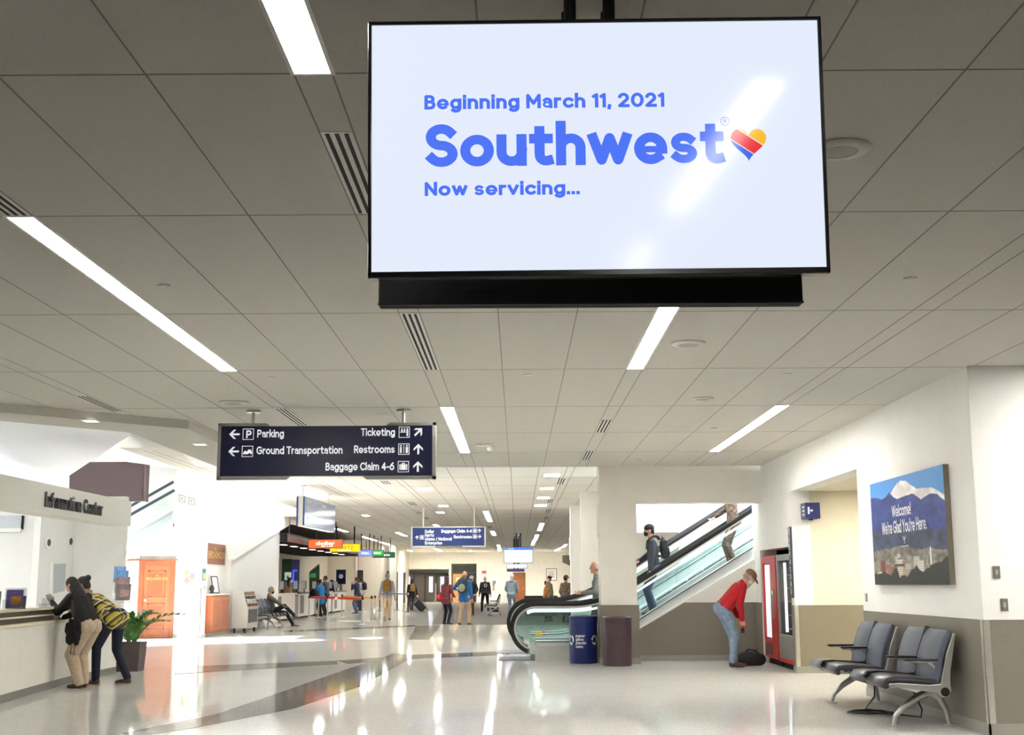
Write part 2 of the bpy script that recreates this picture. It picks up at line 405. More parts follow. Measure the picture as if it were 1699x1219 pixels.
struct('trim_9', MB().box((XW, YN1 - .012, .1), (9, YN1, WZ)), M('olive_wall_panel', (128, 120, 100), .45, var=.05, vs=60))
mb = MB()
for a, c in (((XW - .02, YC - .02, 0), (XW, YN0, .1)), ((XW - .02, YC - .02, 0), (12.9, YC, .1)), ((XW, YN1 - .02, 0), (9, YN1, .1)), ((XW - .02, YN1 - .02, 0), (XW, YV0, .1)), ((XW - .02, YV1, 0), (XW, YB, .1)), ((2.1, YB - .02, 0), (XW, YB, .1))): mb.box(a, c)
struct('baseboard_right', mb, basem)
mb = MB()
for x, y in ((XW, YC), (XW, YN1)): mb.box((x - .016, y - .016, .1), (x + .05, y - .012, WZ)).box((x - .016, y - .016, .1), (x - .012, y + .05, WZ))
mb.box((XW - .016, YN0 - .05, .1), (XW - .012, YN0 + .004, WZ)).box((XW - .016, YN0, .1), (XW + .04, YN0 + .004, WZ))
struct('trim_10', mb, M('steel_corner_guard', (196, 192, 180), .3, metal=.5))

# wall under the escalator, beam and pillar
ES = lambda x: 1.02 + .605 * (x - 1.62)         # handrail height along the slope
zl = lambda x: PX(1058.6, 1045, Y=YB).z + (PX(1245, 934, Y=YB).z - PX(1058.6, 1045, Y=YB).z) * (x - PX(1058.6, 1045, Y=YB).x) / (PX(1245, 934, Y=YB).x - PX(1058.6, 1045, Y=YB).x)
struct('wall_under_escalator', MB().prism([(1.9, YB, 0), (XW, YB, 0), (XW, YB, zl(XW) + .03), (1.9, YB, zl(1.9) + .03)], (0, .1, 0)), cream)
mw = MB(); xa = 1.9 + (WZ - zl(1.9)) / (zl(2.9) - zl(1.9))
mw.prism([(1.9, YB, .1), (XW, YB, .1), (XW, YB, WZ), (xa, YB, WZ), (1.9, YB, zl(1.9))], (0, -.012, 0))
struct('trim_11', mw, wains)
XP0, XP1, YP = 1.475, 2.115, 22.62
struct('pillar_right', MB().box((XP0, YP, 0), (XP1, YP + .62, ZC + .4)), cream)
mb = MB().box((XP0 - .03, YP - .03, .1), (XP1 + .03, YP + .64, 1.02))
struct('trim_12', mb, wains)
mb = MB().box((XP0 - .04, YP - .04, 0), (XP1 + .04, YP + .65, .1))
struct('baseboard_pillar', mb, basem)
mb = MB()
for z in (2.24, 2.80): mb.box((XP0 - .012, YP - .012, z), (XP1 + .012, YP + .63, z + .02))
mb.box((XP0 - .015, YP - .015, 2.24), (XP1 + .015, YP + .63, 2.815))
struct('trim_13', mb, cream)
struct('beam_right', MB().box((XP1, YP, 2.82), (XW + T, YP + .4, ZC + .4)), cream)

# ------------------------------------------------------------------ hall beyond: higher ceiling, far walls
XA = -7.2
mb = MB().box((XA, YE + .001, ZF), (2.35, 108, ZF + .3), 0).box((2.35, 29, ZF), (6.2, 108, ZF + .3), 0)
mb.box((xe, YE, ZC), (XP1, YE + .03, ZF), 0)
for k in range(-4, 6):
    for u in (0, BW, .769, 1.38):
        x = XB0 + k * PER + u
        if XA < x < 5: mb.box((x - .008, 23 if x < 2.3 else 29.5, ZF - .0015), (x + .008, 98, ZF), 1)
for k in range(25): mb.box((XA, 24 + k * 2.62, ZF - .0015), (2.3, 24.014 + k * 2.62, ZF), 1)
struct('ceiling_far', mb, [M('ceiling_tile_far', (222, 218, 208), .85, var=.03, vs=100), groove])
# escalator shaft, opened above for daylight, part roof added to dim it
struct('wall_shaft', MB().box((2.43, 29, 0), (9.5, 29.2, 2.62)).box((2.43, 29, 2.62), (2.75, 29.2, 7)).box((3.75, 29, 2.62), (9.5, 29.2, 7)).box((2.35, 22.95, ZF + .3), (2.42, 29, 7)) if False else
       MB().box((3.70, 29, 0), (9.5, 29.2, 7)).box((2.40, 29, 2.55), (3.70, 29.2, 7)).box((2.2, 22.95, ZF + .3), (2.35, 29.2, 7)).box((9.5, 22.9, 0), (9.7, 29.2, 7)).box((XW + T, 22.9, ZC + .3), (9.5, 23.0, 7)).box((2.2, 22.9, 7), (5.5, 29.2, 7.2)), white)
struct('wall_behind_shaft', MB().box((1.7, 34, 0), (6.2, 34.2, ZF)), cream)
struct('wall_far_right', MB().box((6.0, 29.2, 0), (6.2, 100, ZF)), cream)
YF = 100
XF0, XF1 = PX(668, 970, Y=YF).x, PX(745, 970, Y=YF).x
mb = MB().box((XF1, YF, 0), (6.2, YF + .3, ZF)).box((-8.6, YF, PX(700, 944, Y=YF).z), (XF1, YF + .3, ZF)).box((-8.6, YF, 0), (XF0, YF + .3, ZF))
struct('wall_far', mb, cream)
struct('wall_vestibule', MB().box((XF0 - .3, YF + 5, 0), (XF1 + .3, YF + 5.2, 3.2)).box((XF0 - .3, YF + .3, 0), (XF0 - .1, YF + 5, 3.2)).box((XF1 + .1, YF + .3, 0), (XF1 + .3, YF + 5, 3.2)).box((XF0 - .3, YF + .3, 3.0), (XF1 + .3, YF + 5, 3.2)), cream)
# rental side wall, deep on the left, then a narrower passage
struct('wall_rental', MB().box((-12.2, 46.0, 0), (-12, 80, ZF)).box((-12.2, 80, 0), (-8.6, 80.2, ZF)).box((-8.8, 80.2, 0), (-8.6, YF, ZF)).box((-12.2, 45.9, ZF), (XA, 80.2, ZF + .3)).box((-8.8, 80.2, ZF), (XA, YF, ZF + .3)), M('rental_wall_paint', (214, 206, 190), .6, var=.02, vs=4))
mb = MB()
for x0, x1, y0 in ((595, 601, 949), (638, 642, 951), (646, 651, 951), (660, 663, 951)):
    pass
struct('pillar_far', MB().box((PX(947, 900, Y=40).x, 40, 0), (PX(984, 900, Y=40).x, 40.7, ZF)).box((PX(946, 900, Y=39.98).x, 39.98, 2.15), (PX(985, 900, Y=39.98).x, 40.72, 2.85)), white)
struct('pillar_hall', MB().box((PX(646, 950, Y=78).x, 78, 0), (PX(657, 950, Y=78).x, 78.5, ZF)), cream)

# ------------------------------------------------------------------ open hall (atrium) on the left: tall white walls, high window where the sun comes in
YA = 34.6
ATH = 9.0
wz0, wz1 = 4.3, 8.9
mb = MB().box((-18.2, 9, 0), (-18, YA + 2, wz0)).box((-18.2, 9, wz1), (-18, YA + 2, ATH)).box((-18.2, 9, wz0), (-18, 23.5, wz1)).box((-18.2, 28.1, wz0), (-18, YA + 2, wz1))
for y in (26.4,): mb.box((-18.2, y - .06, wz0), (-18, y + .06, wz1))
mb.box((-18.2, 24.8, 7.5), (-18, 28.1, wz1))  # added block over a window corner, keeps sun off the brown panel
struct('wall_left', mb, white)
dx0, dx1 = PX(229, 1000, Y=YA).x, PX(289, 1000, Y=YA).x
XCL0, XCL1 = PX(299, 950, Y=YA - .3).x, PX(334, 950, Y=YA - .3).x
mb = MB().box((-18, YA, 0), (-11.3, YA + .2, ATH)).box((-11.3, YA, 2.2), (XCL1 - .03, YA + .2, ATH)).box((-11.3, YA, 0), (dx0, YA + .2, 2.2)).box((dx1, YA, 0), (XCL1 - .03, YA + .2, 2.2)).box((dx0, YA + .1, 0), (dx1, YA + .2, 2.2))
mb.box((XCL1 - .03, YA + .005, 4.55), (XA, YA + .2, ATH))
struct('wall_atrium_end', mb, white)
mb = MB().box((XCL0, YA - .3, 0), (XCL1, YA + .3, 4.2)).box((XCL0 - .02, YA - .32, 2.78), (XCL1 + .02, YA + .32, 2.82))
struct('pillar_left', mb, white)
struct('beam_left', MB().box((XCL0 - .2, YA - .32, 3.45), (XA + .0, YA + .3, 4.6)), white)
struct('ceiling_atrium', MB().box((-18.2, 9, ATH), (xs_, YA + .2, ATH + .2)).box((XA, 22.6, ZF + .3), (XA + .15, YA + .2, ATH)).box((xs_, PL.y - 1, ZC + .4), (xs_ + .15, 22.7, ATH)).box((XA, 22.6, ZF + .3), (xs_ + .1, 22.75, ATH)).box((-18.2, 9, 0), (-9.2, 9.2, ATH)).box((-12.2, YA + .2, 4.52), (XA, 46, 4.7)), white)
# folded sloping planes of the atrium roof, bluish shade put into their whites
ap = [((225, 717), 19), ((357, 770), 24), ((268, 783), 30), ((155, 762), 30)]
struct('trim_14', MB().prism([PX(222, 716, Y=21.5), PX(372, 776, Y=24.5), PX(345, 784, Y=33.9), PX(160, 762, Y=33.9)], (-.02, 0, .15)), M('blue_shade_white', (226, 228, 236), .6, var=.01))
struct('trim_15', MB().prism([PX(-60, 690, Y=17.5), PX(130, 704, Y=18.5), PX(225, 716, Y=19), PX(92, 804, Y=30), PX(-60, 745, Y=30)], (-.05, 0, .2)), M('cool_shade_white', (230, 232, 238), .6, var=.01))
# shop side and bench wall beyond the left pillar
XS = -8.86
struct('wall_shop', MB().box((XS - .2, YA + .3, 0), (XS, 38.5, 3.45)).box((XS, 38.5, 0), (-8.7, 38.6, 3.45)).box((-8.9, 38.6, 0), (-8.7, 46.2, 4.5)).box((-11.98, 46.05, 0), (-8.9, 46.2, 2.9)), white)
sa, sb = PX(386, 902, X=-8.5), PX(479, 850, X=-8.5)
struct('trim_16', MB().prism([sa, sb, sb + V(0, 3.2, .05), sb + V(0, 3.2, -.35), sb + V(0, .6, -.4), sa + V(0, .3, -.45)], (-.19, 0, 0)), white)
mb = MB()
mb.box((XS, YA + .3, 0), (XS + .02, 38.5, .1)).box((-8.7, 38.6, 0), (-8.68, 46.2, .1)).box((-11.3, YA - .02, 0), (dx0, YA, .1)).box((dx1, YA - .02, 0), (XCL0, YA, .1)).box((XCL0 - .02, YA - .32, 0), (XCL1 + .02, YA - .3, .1)).box((XCL1, YA - .32, 0), (XCL1 + .02, YA + .3, .1))
struct('baseboard_left', mb, M('pale_baseboard', (196, 196, 192), .4))
# walls behind the information desk
xk = PX(205, 900, Y=22.9).x
xj = PX(123, 900, Y=22.9).x; xi = PX(66, 900, Y=21.6)
struct('wall_desk', MB().box((xj, 22.9, 0), (xk, 23.1, 3.0)), cream)
struct('wall_desk_side', MB().prism([(xj, 22.9, 0), (xi.x, 21.6, 0), (xi.x - .15, 21.7, 0), (xj - .12, 23.1, 0)], (0, 0, 3.0)), white)
struct('wall_desk_back', MB().box((-12.5, 25.6, 0), (PX(76, 900, Y=25.6).x, 25.8, 3.4)).box((-12.5, 25.5, PX(10, 882, Y=25.5).z), (PX(35, 870, Y=25.5).x, 25.6, PX(10, 876, Y=25.5).z)), white)
# closed end behind the photographer
struct('wall_back', MB().box((-12, -9, 0), (12.9, -8.8, ZC)), cream)
struct('wall_near_left', MB().box((-12.2, -9, 0), (-12, 9.2, ZC)).box((-12, 9.0, 0), (-9.2, 9.2, ZC)), white)
struct('wall_near_right', MB().box((12.9, -9, 0), (13.1, 12.3, ZC)), white)
# recessed lamps of the lift corridor and a ceiling lamp out of view to the right
def recessed_lamp(x, y, z, r, lb, e, col, w=None):
    t = thing('recessed_lamp', lb, 'ceiling lamp', (x, y, z), 0, 'recessed lamps')
    MB().lathe([(r + .03, -.001), (r + .03, -.006), (r, -.008), (r, -.001)], n=24).build('lamp_ring', bar_w, t, smooth=True)
    MB().lathe([(r - .002, -.001), (r - .002, -.004), (.001, -.004)], n=24).build('lamp_lens', M('warm_lens', (255, 240, 214), .4, var=0, emis=3 / KE), t)
    l = bpy.data.lights.new('recessed_lamp_light', 'AREA'); l.shape = 'DISK'; l.size = r * 2; l.energy = e; l.color = col
    o = bpy.data.objects.new('recessed_lamp_light', l); COL.objects.link(o); o.parent = t; o.location = (0, 0, -.02)
recessed_lamp(5.6, 18.6, 2.84, .09, 'small recessed lamp in the warm lift corridor ceiling', 22, (1, .93, .80))
recessed_lamp(8.0, 17.6, 2.84, .09, 'recessed lamp deep in the lift corridor', 30, (1, .93, .80))
recessed_lamp(6.2, 11.3, 3.47, .12, 'recessed lamp by the wall beyond the right edge of the photograph', 60, (1, .97, .92))
# ------------------------------------------------------------------ ceiling panels
def panel_light(x0, x1, y0, y1, z, label, name='ceiling_light', group=None, e=None):
    t = thing(name, label, 'ceiling light', ((x0 + x1) / 2, (y0 + y1) / 2, z), 0, group)
    mb = MB(); f = .018; zz = z - .006
    mb.box((x0 - f, y0 - f, zz), (x0, y1 + f, z)).box((x1, y0 - f, zz), (x1 + f, y1 + f, z)).box((x0, y0 - f, zz), (x1, y0, z)).box((x0, y1, zz), (x1, y1 + f, z))
    mb.build('frame', bar_w, t, world=True)
    MB().box((x0, y0, z - .004), (x1, y1, z - .001)).build('diffuser', lampf if z == ZF else lampm if z == ZC else M('downlight_lens', (255, 248, 236), .4, var=0, emis=2.4), t, world=True)
    return t
G1 = 'linear panels in the near ceiling'
bands = [XB0 + k * PER for k in range(-3, 4)]
def band(k): return XB0 + k * PER + .005, XB0 + k * PER + BW - .005
LS = [(0, 3.4, 4.86, 'linear ceiling light cut by the top edge, left of the big screen'), (-1, 6.87, 12.1, 'long linear ceiling light at the far left of the ceiling'),
      (0, 14.74, 19.97, 'linear ceiling light above the right end of the parking sign'), (1, 6.87, 12.1, 'linear ceiling light just below the big screen'),
      (2, 14.74, 19.97, 'linear ceiling light nearest the picture wall')]
for k, y0, y1, lb in LS: panel_light(*band(k), y0, y1, ZC, lb, group=G1)
for k, y0, y1 in ((1, -1.0, 2.5), (1, -5.0, -2.7), (3, 4.87, 9.5)):
    panel_light(*band(k), y0, y1, ZC, 'linear ceiling light outside the photograph near the camera', group='linear panels behind the camera')
for i, (x, y) in enumerate(((150, 698), (332, 737))):
    p = PX(x, y, Z=ZS); panel_light(p.x - .075, p.x + .075, p.y - .1, p.y + .1, ZS, ['small square downlight in the soffit above the Information Center band', 'small square downlight in the soffit beside the parking sign'][i], 'downlight', 'square downlights in the soffit')
# far ceiling: short bright panels, then long ones in rows
FAR_L = [(902, 928, 786, 790), (896, 918, 808.5, 811.5), (891, 911, 824, 827), (887, 906, 836.5, 839.5), (696, 718, 809, 812.5), (729, 744, 838, 840), (726, 738, 848.5, 851), (533, 545, 861.5, 863.5), (604, 614, 854, 856)]
for i, (x0, x1, y0, y1) in enumerate(FAR_L):
    a, b_ = PX((x0 + x1) / 2, y1, Z=ZF), PX((x0 + x1) / 2, y0, Z=ZF); w = (x1 - x0) / 2080 * a.y / 2
    panel_light(a.x - w, a.x + w, min(a.y, b_.y), max(a.y, b_.y), ZF, ['wide short light panel nearest in the right row of the far ceiling', 'second wide light panel in the right row of the far ceiling', 'third wide light panel in the right row of the far ceiling', 'fourth wide light panel in the right row of the far ceiling', 'wide short light panel left of the middle of the far ceiling', 'small light panel left of the middle, beyond the wide short one', 'small light panel farthest in the left middle row of the far ceiling', 'small light panel above the orange rental sign', 'small light panel above the yellow rental sign'][i], 'ceiling_panel', 'short light panels of the far ceiling')
FAR_R = [((899, 868), (895, 880), 5), ((891, 887), (888, 896), 5), ((886, 896), (884, 904), 5), ((806, 848), (813, 865), 5), ((722, 870), (731, 877), 6), ((817, 881), (820, 888), 5), ((660, 883), (672, 889), 5),
         ((556, 876), (575, 882), 4), ((602, 890), (625, 897), 4), ((632, 899), (651, 905), 4), ((684, 914), (694, 918), 4), ((725, 910), (730, 914), 4), ((743, 918), (747, 921), 3), ((781, 913), (786, 918), 4), ((827, 904), (828, 908), 4), ((829, 909), (830, 914), 4),
         ((830, 916.5), (832, 920), 4), ((938, 903), (934, 908), 4), ((929, 909), (926, 912), 4), ((918, 916), (915, 920), 4)]
LR = ['right row, nearest of the long lights', 'right row, middle of the long lights', 'right row, farthest of the long lights', 'centre row, above the second blue sign', 'just above the top edge of the second blue sign', 'right of the second blue sign', 'left of the second blue sign', 'above the yellow rental sign, nearest in its row', 'above the green rental sign, middle of its row', 'farthest in the row above the rental signs', 'beyond the rental signs on the left', 'under the second blue sign', 'tiny one under the second blue sign', 'under the right end of the second blue sign', 'left of the arrivals screen, nearest of three', 'left of the arrivals screen, middle of three', 'left of the arrivals screen, farthest of three', 'beside the white far pillar, nearest of three', 'beside the white far pillar, middle of three', 'beside the white far pillar, farthest of three']
for i, (a, c, w) in enumerate(FAR_R):
    p, q = PX(*c, Z=ZF), PX(*a, Z=ZF)
    if p.y < q.y: p, q = q, p
    x = (p.x + q.x) / 2; y0, y1 = q.y, min(p.y, 96); h = max(.09, w / 2080 * (y0 + y1) / 2 / 2)
    if y0 > 95: y0 = 93
    panel_light(x - h, x + h, y0, y1, ZF, 'linear light in the far ceiling, ' + LR[i], 'ceiling_panel', 'long light panels of the far ceiling')

# ------------------------------------------------------------------ air slots, speakers, sprinklers, detectors
slotd = M('dark_slot', (26, 25, 24), .8, var=0)
def air_slot(x0, x1, y0, y1, z, label, n=3):
    t = thing('air_vent', label, 'air vent', ((x0 + x1) / 2, (y0 + y1) / 2, z), 0, 'linear air slots in the ceiling')
    mb = MB().box((x0, y0, z - .004), (x1, y1, z))
    mb.build('vent_frame', bar_w, t, world=True)
    m2 = MB(); w = (x1 - x0) / (n * 2 + .6)
    for i in range(n): m2.box((x0 + w * (.8 + 2 * i), y0 + .02, z - .006), (x0 + w * (1.7 + 2 * i), y1 - .02, z - .003))
    m2.build('slot_grille', slotd, t, world=True)
def bslot(k, y0, y1, lb): x0, x1 = band(k); air_slot(x0, x1, y0, y1, ZC, lb)
bslot(0, PX(550, 218, Z=ZC).y, PX(600, 354, Z=ZC).y, 'dark air slot left of the big screen, nearest the top left light')
bslot(0, 9.5, 12.1, 'dark air slot below the left corner of the big screen')
bslot(-1, 5.6, 6.85, 'dark air slot at the left edge, before the long left light')
bslot(-1, PX(460, 677, Z=ZC).y, PX(500, 706, Z=ZC).y, 'dark air slot above the parking sign, between its two hangers')
bslot(-2, PX(130, 656, Z=ZC).y, PX(190, 682, Z=ZC).y, 'dark air slot at the far left above the soffit')
bslot(1, PX(993, 716, Z=ZC).y, PX(993, 697, Z=ZC).y, 'short air slot above the right pillar, nearer of two')
bslot(1, PX(966, 762, Z=ZC).y, PX(966, 748, Z=ZC).y, 'short air slot above the right pillar, farther of two')
for x, y0, y1, w, lb in ((933, 793, 803, 14, 'nearest of the right row'), (914, 828, 834, 11, 'second of the right row'), (911, 844, 850, 10, 'third of the right row'), (907, 857, 861, 9, 'fourth of the right row'), (636, 797, 803, 16, 'below the parking sign'), (680, 832, 838, 14, 'left row beyond the parking sign'), (692, 848, 852, 12, 'left row, before the second blue sign'), (704, 857, 861, 11, 'left row, right before the second blue sign'), (812, 872, 876, 9, 'right of the second blue sign')):
    a, c = PX(x, y0, Z=ZF), PX(x, y1, Z=ZF); h = w / 2080 * a.y / 2
    air_slot(a.x - h, a.x + h, min(a.y, c.y), max(a.y, c.y), ZF, 'grey air vent in the far ceiling, ' + lb)
spk = M('speaker_grille_white', (214, 212, 204), .6, var=.03)
spg = M('speaker_mesh_grey', (178, 174, 164), .7, var=.1, vs=300)
def speaker(x, y, r, z, lb):
    p = PX(x, y, Z=z); t = thing('ceiling_speaker', lb, 'ceiling speaker', p, 0, 'round ceiling speakers')
    MB().lathe([(r, -.001), (r, -.008), (r * .92, -.018), (r * .6, -.02), (r * .6, -.012)], n=32).build('rim', spk, t, smooth=True)
    MB().lathe([(r * .6, -.013), (r * .58, -.019), (r * .3, -.022), (.002, -.023)], n=24).build('grille', spg, t, smooth=True)
speaker(388, 667, .17, ZC, 'round white ceiling speaker left of the parking sign hanger')
speaker(1142, 569, .15, ZC, 'round ceiling speaker right of the light under the big screen')
speaker(1166, 660, .12, ZC, 'round ceiling speaker near the picture wall light')
speaker(1060, 761, .12, ZC, 'small round ceiling speaker above the right pillar')
speaker(1392, 246, .15, ZC, 'round ceiling speaker half hidden by the right edge of the big screen')
def sprinkler(x, y, z, lb, r=.045):
    p = PX(x, y, Z=z); t = thing('ceiling_sprinkler', lb, 'sprinkler', p, 0, 'sprinkler caps in the ceiling')
    MB().lathe([(r, -.001), (r, -.006), (r * .8, -.012), (.003, -.013)], n=20).build('cap_plate', spk, t, smooth=True)
for x, y, lb in ((272, 473, 'right of the long left light'), (450, 626, 'beyond the end of the long left light'), (876, 621, 'left of the light under the big screen'), (1510, 461, 'at the far right of the big screen'), (1305, 620, 'above the picture wall light'), (870, 712, 'in the middle beyond the big screen'), (867, 766, 'near the far edge of the near ceiling'), (1185, 710, 'left of the picture wall light end')):
    sprinkler(x, y, ZC, 'small round sprinkler cap in the ceiling ' + lb)
p = PX(805, 737, Z=ZC); t = thing('ceiling_camera', 'white ceiling camera on a short bracket past the end of the linear light', 'camera', p)
MB().box((-.14, -.06, -.03), (.1, .06, -.001)).build('mount_plate', bar_w, t, bevel=.01)
MB().cyl((.08, 0, -.03), (.08, 0, -.05), .05, n=16).ell((.08, 0, -.06), (.055, .055, .05)).build('dome', spk, t, smooth=True)
p = PX(806, 860, Z=ZF)
t = thing('ceiling_camera', 'white far ceiling camera before the second blue sign', 'camera', p)
MB().box((-.14, -.06, -.03), (.1, .06, -.001)).build('mount_plate', bar_w, t, bevel=.01); MB().ell((.08, 0, -.06), (.055, .055, .05)).build('dome', spk, t, smooth=True)

# ------------------------------------------------------------------ the big screen
TY = 4.0
tl, tr_, bl, br = PX(612, 35, Y=TY), PX(1363, 30, Y=TY), PX(610, 463, Y=TY), PX(1375, 460, Y=TY)
tc_ = (tl + tr_ + bl + br) / 4
TW = ((tr_ - tl).length + (br - bl).length) / 2; TH = TW * .5745
TILT = R(3.6)
t = thing('television', 'big bright wall-sized screen announcing a new airline, hung from two black poles', 'television', (tc_.x, tc_.y, tc_.z))
TM = Matrix.Rotation(TILT, 4, 'X') @ Matrix.Rotation(R(-.35), 4, 'Y')
bz = .012
mb = MB().box((-TW / 2, 0.0, -TH / 2), (TW / 2, .055, TH / 2))
mb.box((-TW / 2, -.012, -TH / 2), (-TW / 2 + bz, 0, TH / 2)).box((TW / 2 - bz, -.012, -TH / 2), (TW / 2, 0, TH / 2)).box((-TW / 2, -.012, TH / 2 - bz), (TW / 2, 0, TH / 2)).box((-TW / 2, -.012, -TH / 2), (TW / 2, 0, -TH / 2 + bz * 1.7))
mb.xf(TM).build('bezel', M('glossy_black_bezel', (10, 11, 16), .18, var=0), t, bevel=.003)
scm = bpy.data.materials.new('screen_white'); scm.use_nodes = True; sb_ = scm.node_tree.nodes['Principled BSDF']
sb_.inputs['Base Color'].default_value = (.02, .02, .02, 1); sb_.inputs['Roughness'].default_value = .10; sb_.inputs['Specular IOR Level'].default_value = .14
sb_.inputs['Emission Color'].default_value = (.80, .86, 1.0, 1); sb_.inputs['Emission Strength'].default_value = .97 * KE
sc_o = MB().box((-TW / 2 + bz, -.004, -TH / 2 + bz * 1.7), (TW / 2 - bz, 0, TH / 2 - bz)).xf(TM).build('display', scm, t)
def scr_mat(name, rgb, e=1.0):
    m = M(name, rgb, .10, spec=.14, var=0, emis=e); m.node_tree.nodes['Principled BSDF'].inputs['Base Color'].default_value = (.02, .02, .02, 1); return m
blu = scr_mat('screen_blue', (76, 116, 246))
kx = TW / (1368 - 611); kz = TH / 430
SX = lambda x: (x - 990) * kx
SZ = lambda y: (247 - y) * kz
def sl(y0, s, x0, x1, h, w, sp=.75, dep=-.0046):
    m_ = MB(); text(m_, s, (SX(x0), dep, SZ(y0)), (1, 0, 0), (0, 0, 1), h * kz, w, sp, width=(x1 - x0) * kx); return m_
m_ = sl(182, 'Beginning March 11, 2021', 705, 1104, 24.5, 1.62, .62)
m_.xf(TM).build('headline_lettering', blu, sc_o)
m_ = sl(279, 'Southwest', 706, 1201, 72, 1.72, .42); m_.xf(TM).build('airline_lettering', blu, sc_o)
m_ = sl(327, 'Now servicing...', 705, 961, 23.5, 1.62, .62); m_.xf(TM).build('subline_lettering', blu, sc_o)
m_ = MB()
cx_, cz_ = SX(1203.5), SZ(207.5)
for i in range(24):
    a0, a1 = 2 * math.pi * i / 24, 2 * math.pi * (i + 1) / 24; r0, r1 = 6.4 * kx, 7.4 * kx
    m_.poly([(cx_ + r * math.cos(a), -.0046, cz_ + r * math.sin(a)) for r, a in ((r0, a0), (r1, a0), (r1, a1), (r0, a1))])
text(m_, 'R', (cx_ - 2.2 * kx, -.0046, cz_ - 3.4 * kz), (1, 0, 0), (0, 0, 1), 7 * kz, .9)
m_.xf(TM).build('registered_mark', blu, sc_o)
# heart in three slanted bands
def heart(n=64):
    o = []
    for i in range(n):
        a = 2 * math.pi * i / n
        x = 16 * math.sin(a) ** 3; z = 13 * math.cos(a) - 5 * math.cos(2 * a) - 2 * math.cos(3 * a) - math.cos(4 * a)
        o.append(Vector((x / 16 * 29.5, (z + 2.4) / 14.6 * 27.5 + .5)))
    return o
def clip(poly, n, d, sgn):
    out = []
    for i in range(len(poly)):
        a, b_ = poly[i], poly[(i + 1) % len(poly)]
        fa, fb = sgn * (a.dot(n) - d), sgn * (b_.dot(n) - d)
        if fa >= 0: out.append(a)
        if fa * fb < 0: out.append(a + (b_ - a) * (fa / (fa - fb)))
    return out
hn = Vector((.56, .83)).normalized()
H = heart()
hc = (1241.5, 248.5)
for nm, rgb, lo, hi in (('heart_band', (38, 92, 226), -99, -8.3), ('heart_band', (230, 28, 38), -7.0, 12.5), ('heart_band', (250, 186, 22), 13.8, 99)):
    h2 = clip(clip(H, hn, lo, 1), hn, hi, -1)
    m_ = MB().poly([(SX(hc[0]) + p.x * kx, -.0048, SZ(hc[1]) + p.y * kz) for p in h2])
    m_.xf(TM).build(nm, scr_mat('screen_%d_%d' % (rgb[0], rgb[2]), rgb), sc_o)
for x in (946, 1011):
    p0 = PX(x, 35, Y=TY + .12)
    MB().cyl((p0.x - tc_.x, .14, TH / 2 - .25), (p0.x - tc_.x, .14, ZC - tc_.z), .022, n=20).lathe([(.06, ZC - tc_.z - .012), (.06, ZC - tc_.z - .001)], c=(p0.x - tc_.x, .14, 0), n=20).build('pole', darkm, t, smooth=True)
MB().box((-.22, .05, -.2), (.22, .16, .2)).build('mount_bracket', darkm, t)
a, c = PX(628, 468, Y=4.25), PX(1333, 503, Y=4.25)
t2 = thing('television', 'black lower back of a second screen hung back to back behind the bright one', 'television', ((a.x + c.x) / 2, 4.25, c.z))
w2 = (c.x - a.x) / 2; hh = .72
MB().box((-w2, 0, 0), (w2, .06, hh)).build('casing', matteblack, t2, bevel=.006)
m_ = MB()
for x0 in (-.44, .40):
    for i in range(14): m_.box((x0 + i * .009, -.003, .055), (x0 + i * .009 + .004, 0, .064))
m_.build('vent_slots', slotd, t2)
MB().box((-w2, -.006, 0), (w2, 0, .008)).build('lower_rim', darkm, t2)
MB().box((-.2, .06, hh * .4), (.2, .10, hh * .8)).build('mount_bracket', darkm, t2)
for x in [PX(q, 20, Y=4.33).x - (a.x + c.x) / 2 for q in (940, 1005)]: MB().cyl((x, .08, hh * .6), (x, .08, ZC - c.z - .001), .02, n=16).build('pole', darkm, t2)

# ------------------------------------------------------------------ hanging signs
def arrow(mb, c, ux, uy, s, ang, mi=0):
    """arrow symbol pointing to angle ang in the sign plane"""
    c = Vector(c); ux, uy = Vector(ux), Vector(uy); n = ux.cross(uy) * .0002
    u = ux * math.cos(ang) + uy * math.sin(ang); v = -ux * math.sin(ang) + uy * math.cos(ang)
    P = lambda a, b, k=0: c + u * a * s + v * b * s + n * k
    mb.poly([P(-.5, -.09), P(.40, -.09), P(.40, .09), P(-.5, .09)], mi)
    for sg in (1, -1): mb.poly([P(.5, 0, 1), P(.06, .44 * sg, 1), P(-.16, .44 * sg, 1), P(.25, 0.0, 1)], mi)
def frame_sq(mb, c, ux, uy, s, w, mi=0):
    c = Vector(c); ux, uy = Vector(ux) * s / 2, Vector(uy) * s / 2; k = 1 - 2 * w
    o = [c - ux - uy, c + ux - uy, c + ux + uy, c - ux + uy]; i_ = [c + (p - c) * k for p in o]
    for j in range(4): mb.poly([o[j], o[(j + 1) % 4], i_[(j + 1) % 4], i_[j]], mi)
def rect(mb, c, ux, uy, x0, y0, x1, y1, mi=0):
    c = Vector(c); ux, uy = Vector(ux), Vector(uy)
    mb.poly([c + ux * x0 + uy * y0, c + ux * x1 + uy * y0, c + ux * x1 + uy * y1, c + ux * x0 + uy * y1], mi)
def disc(mb, c, ux, uy, x, y, r, mi=0, n=12):
    c = Vector(c); ux, uy = Vector(ux), Vector(uy)
    mb.poly([c + ux * (x + r * math.cos(2 * math.pi * i / n)) + uy * (y + r * math.sin(2 * math.pi * i / n)) for i in range(n)], mi)

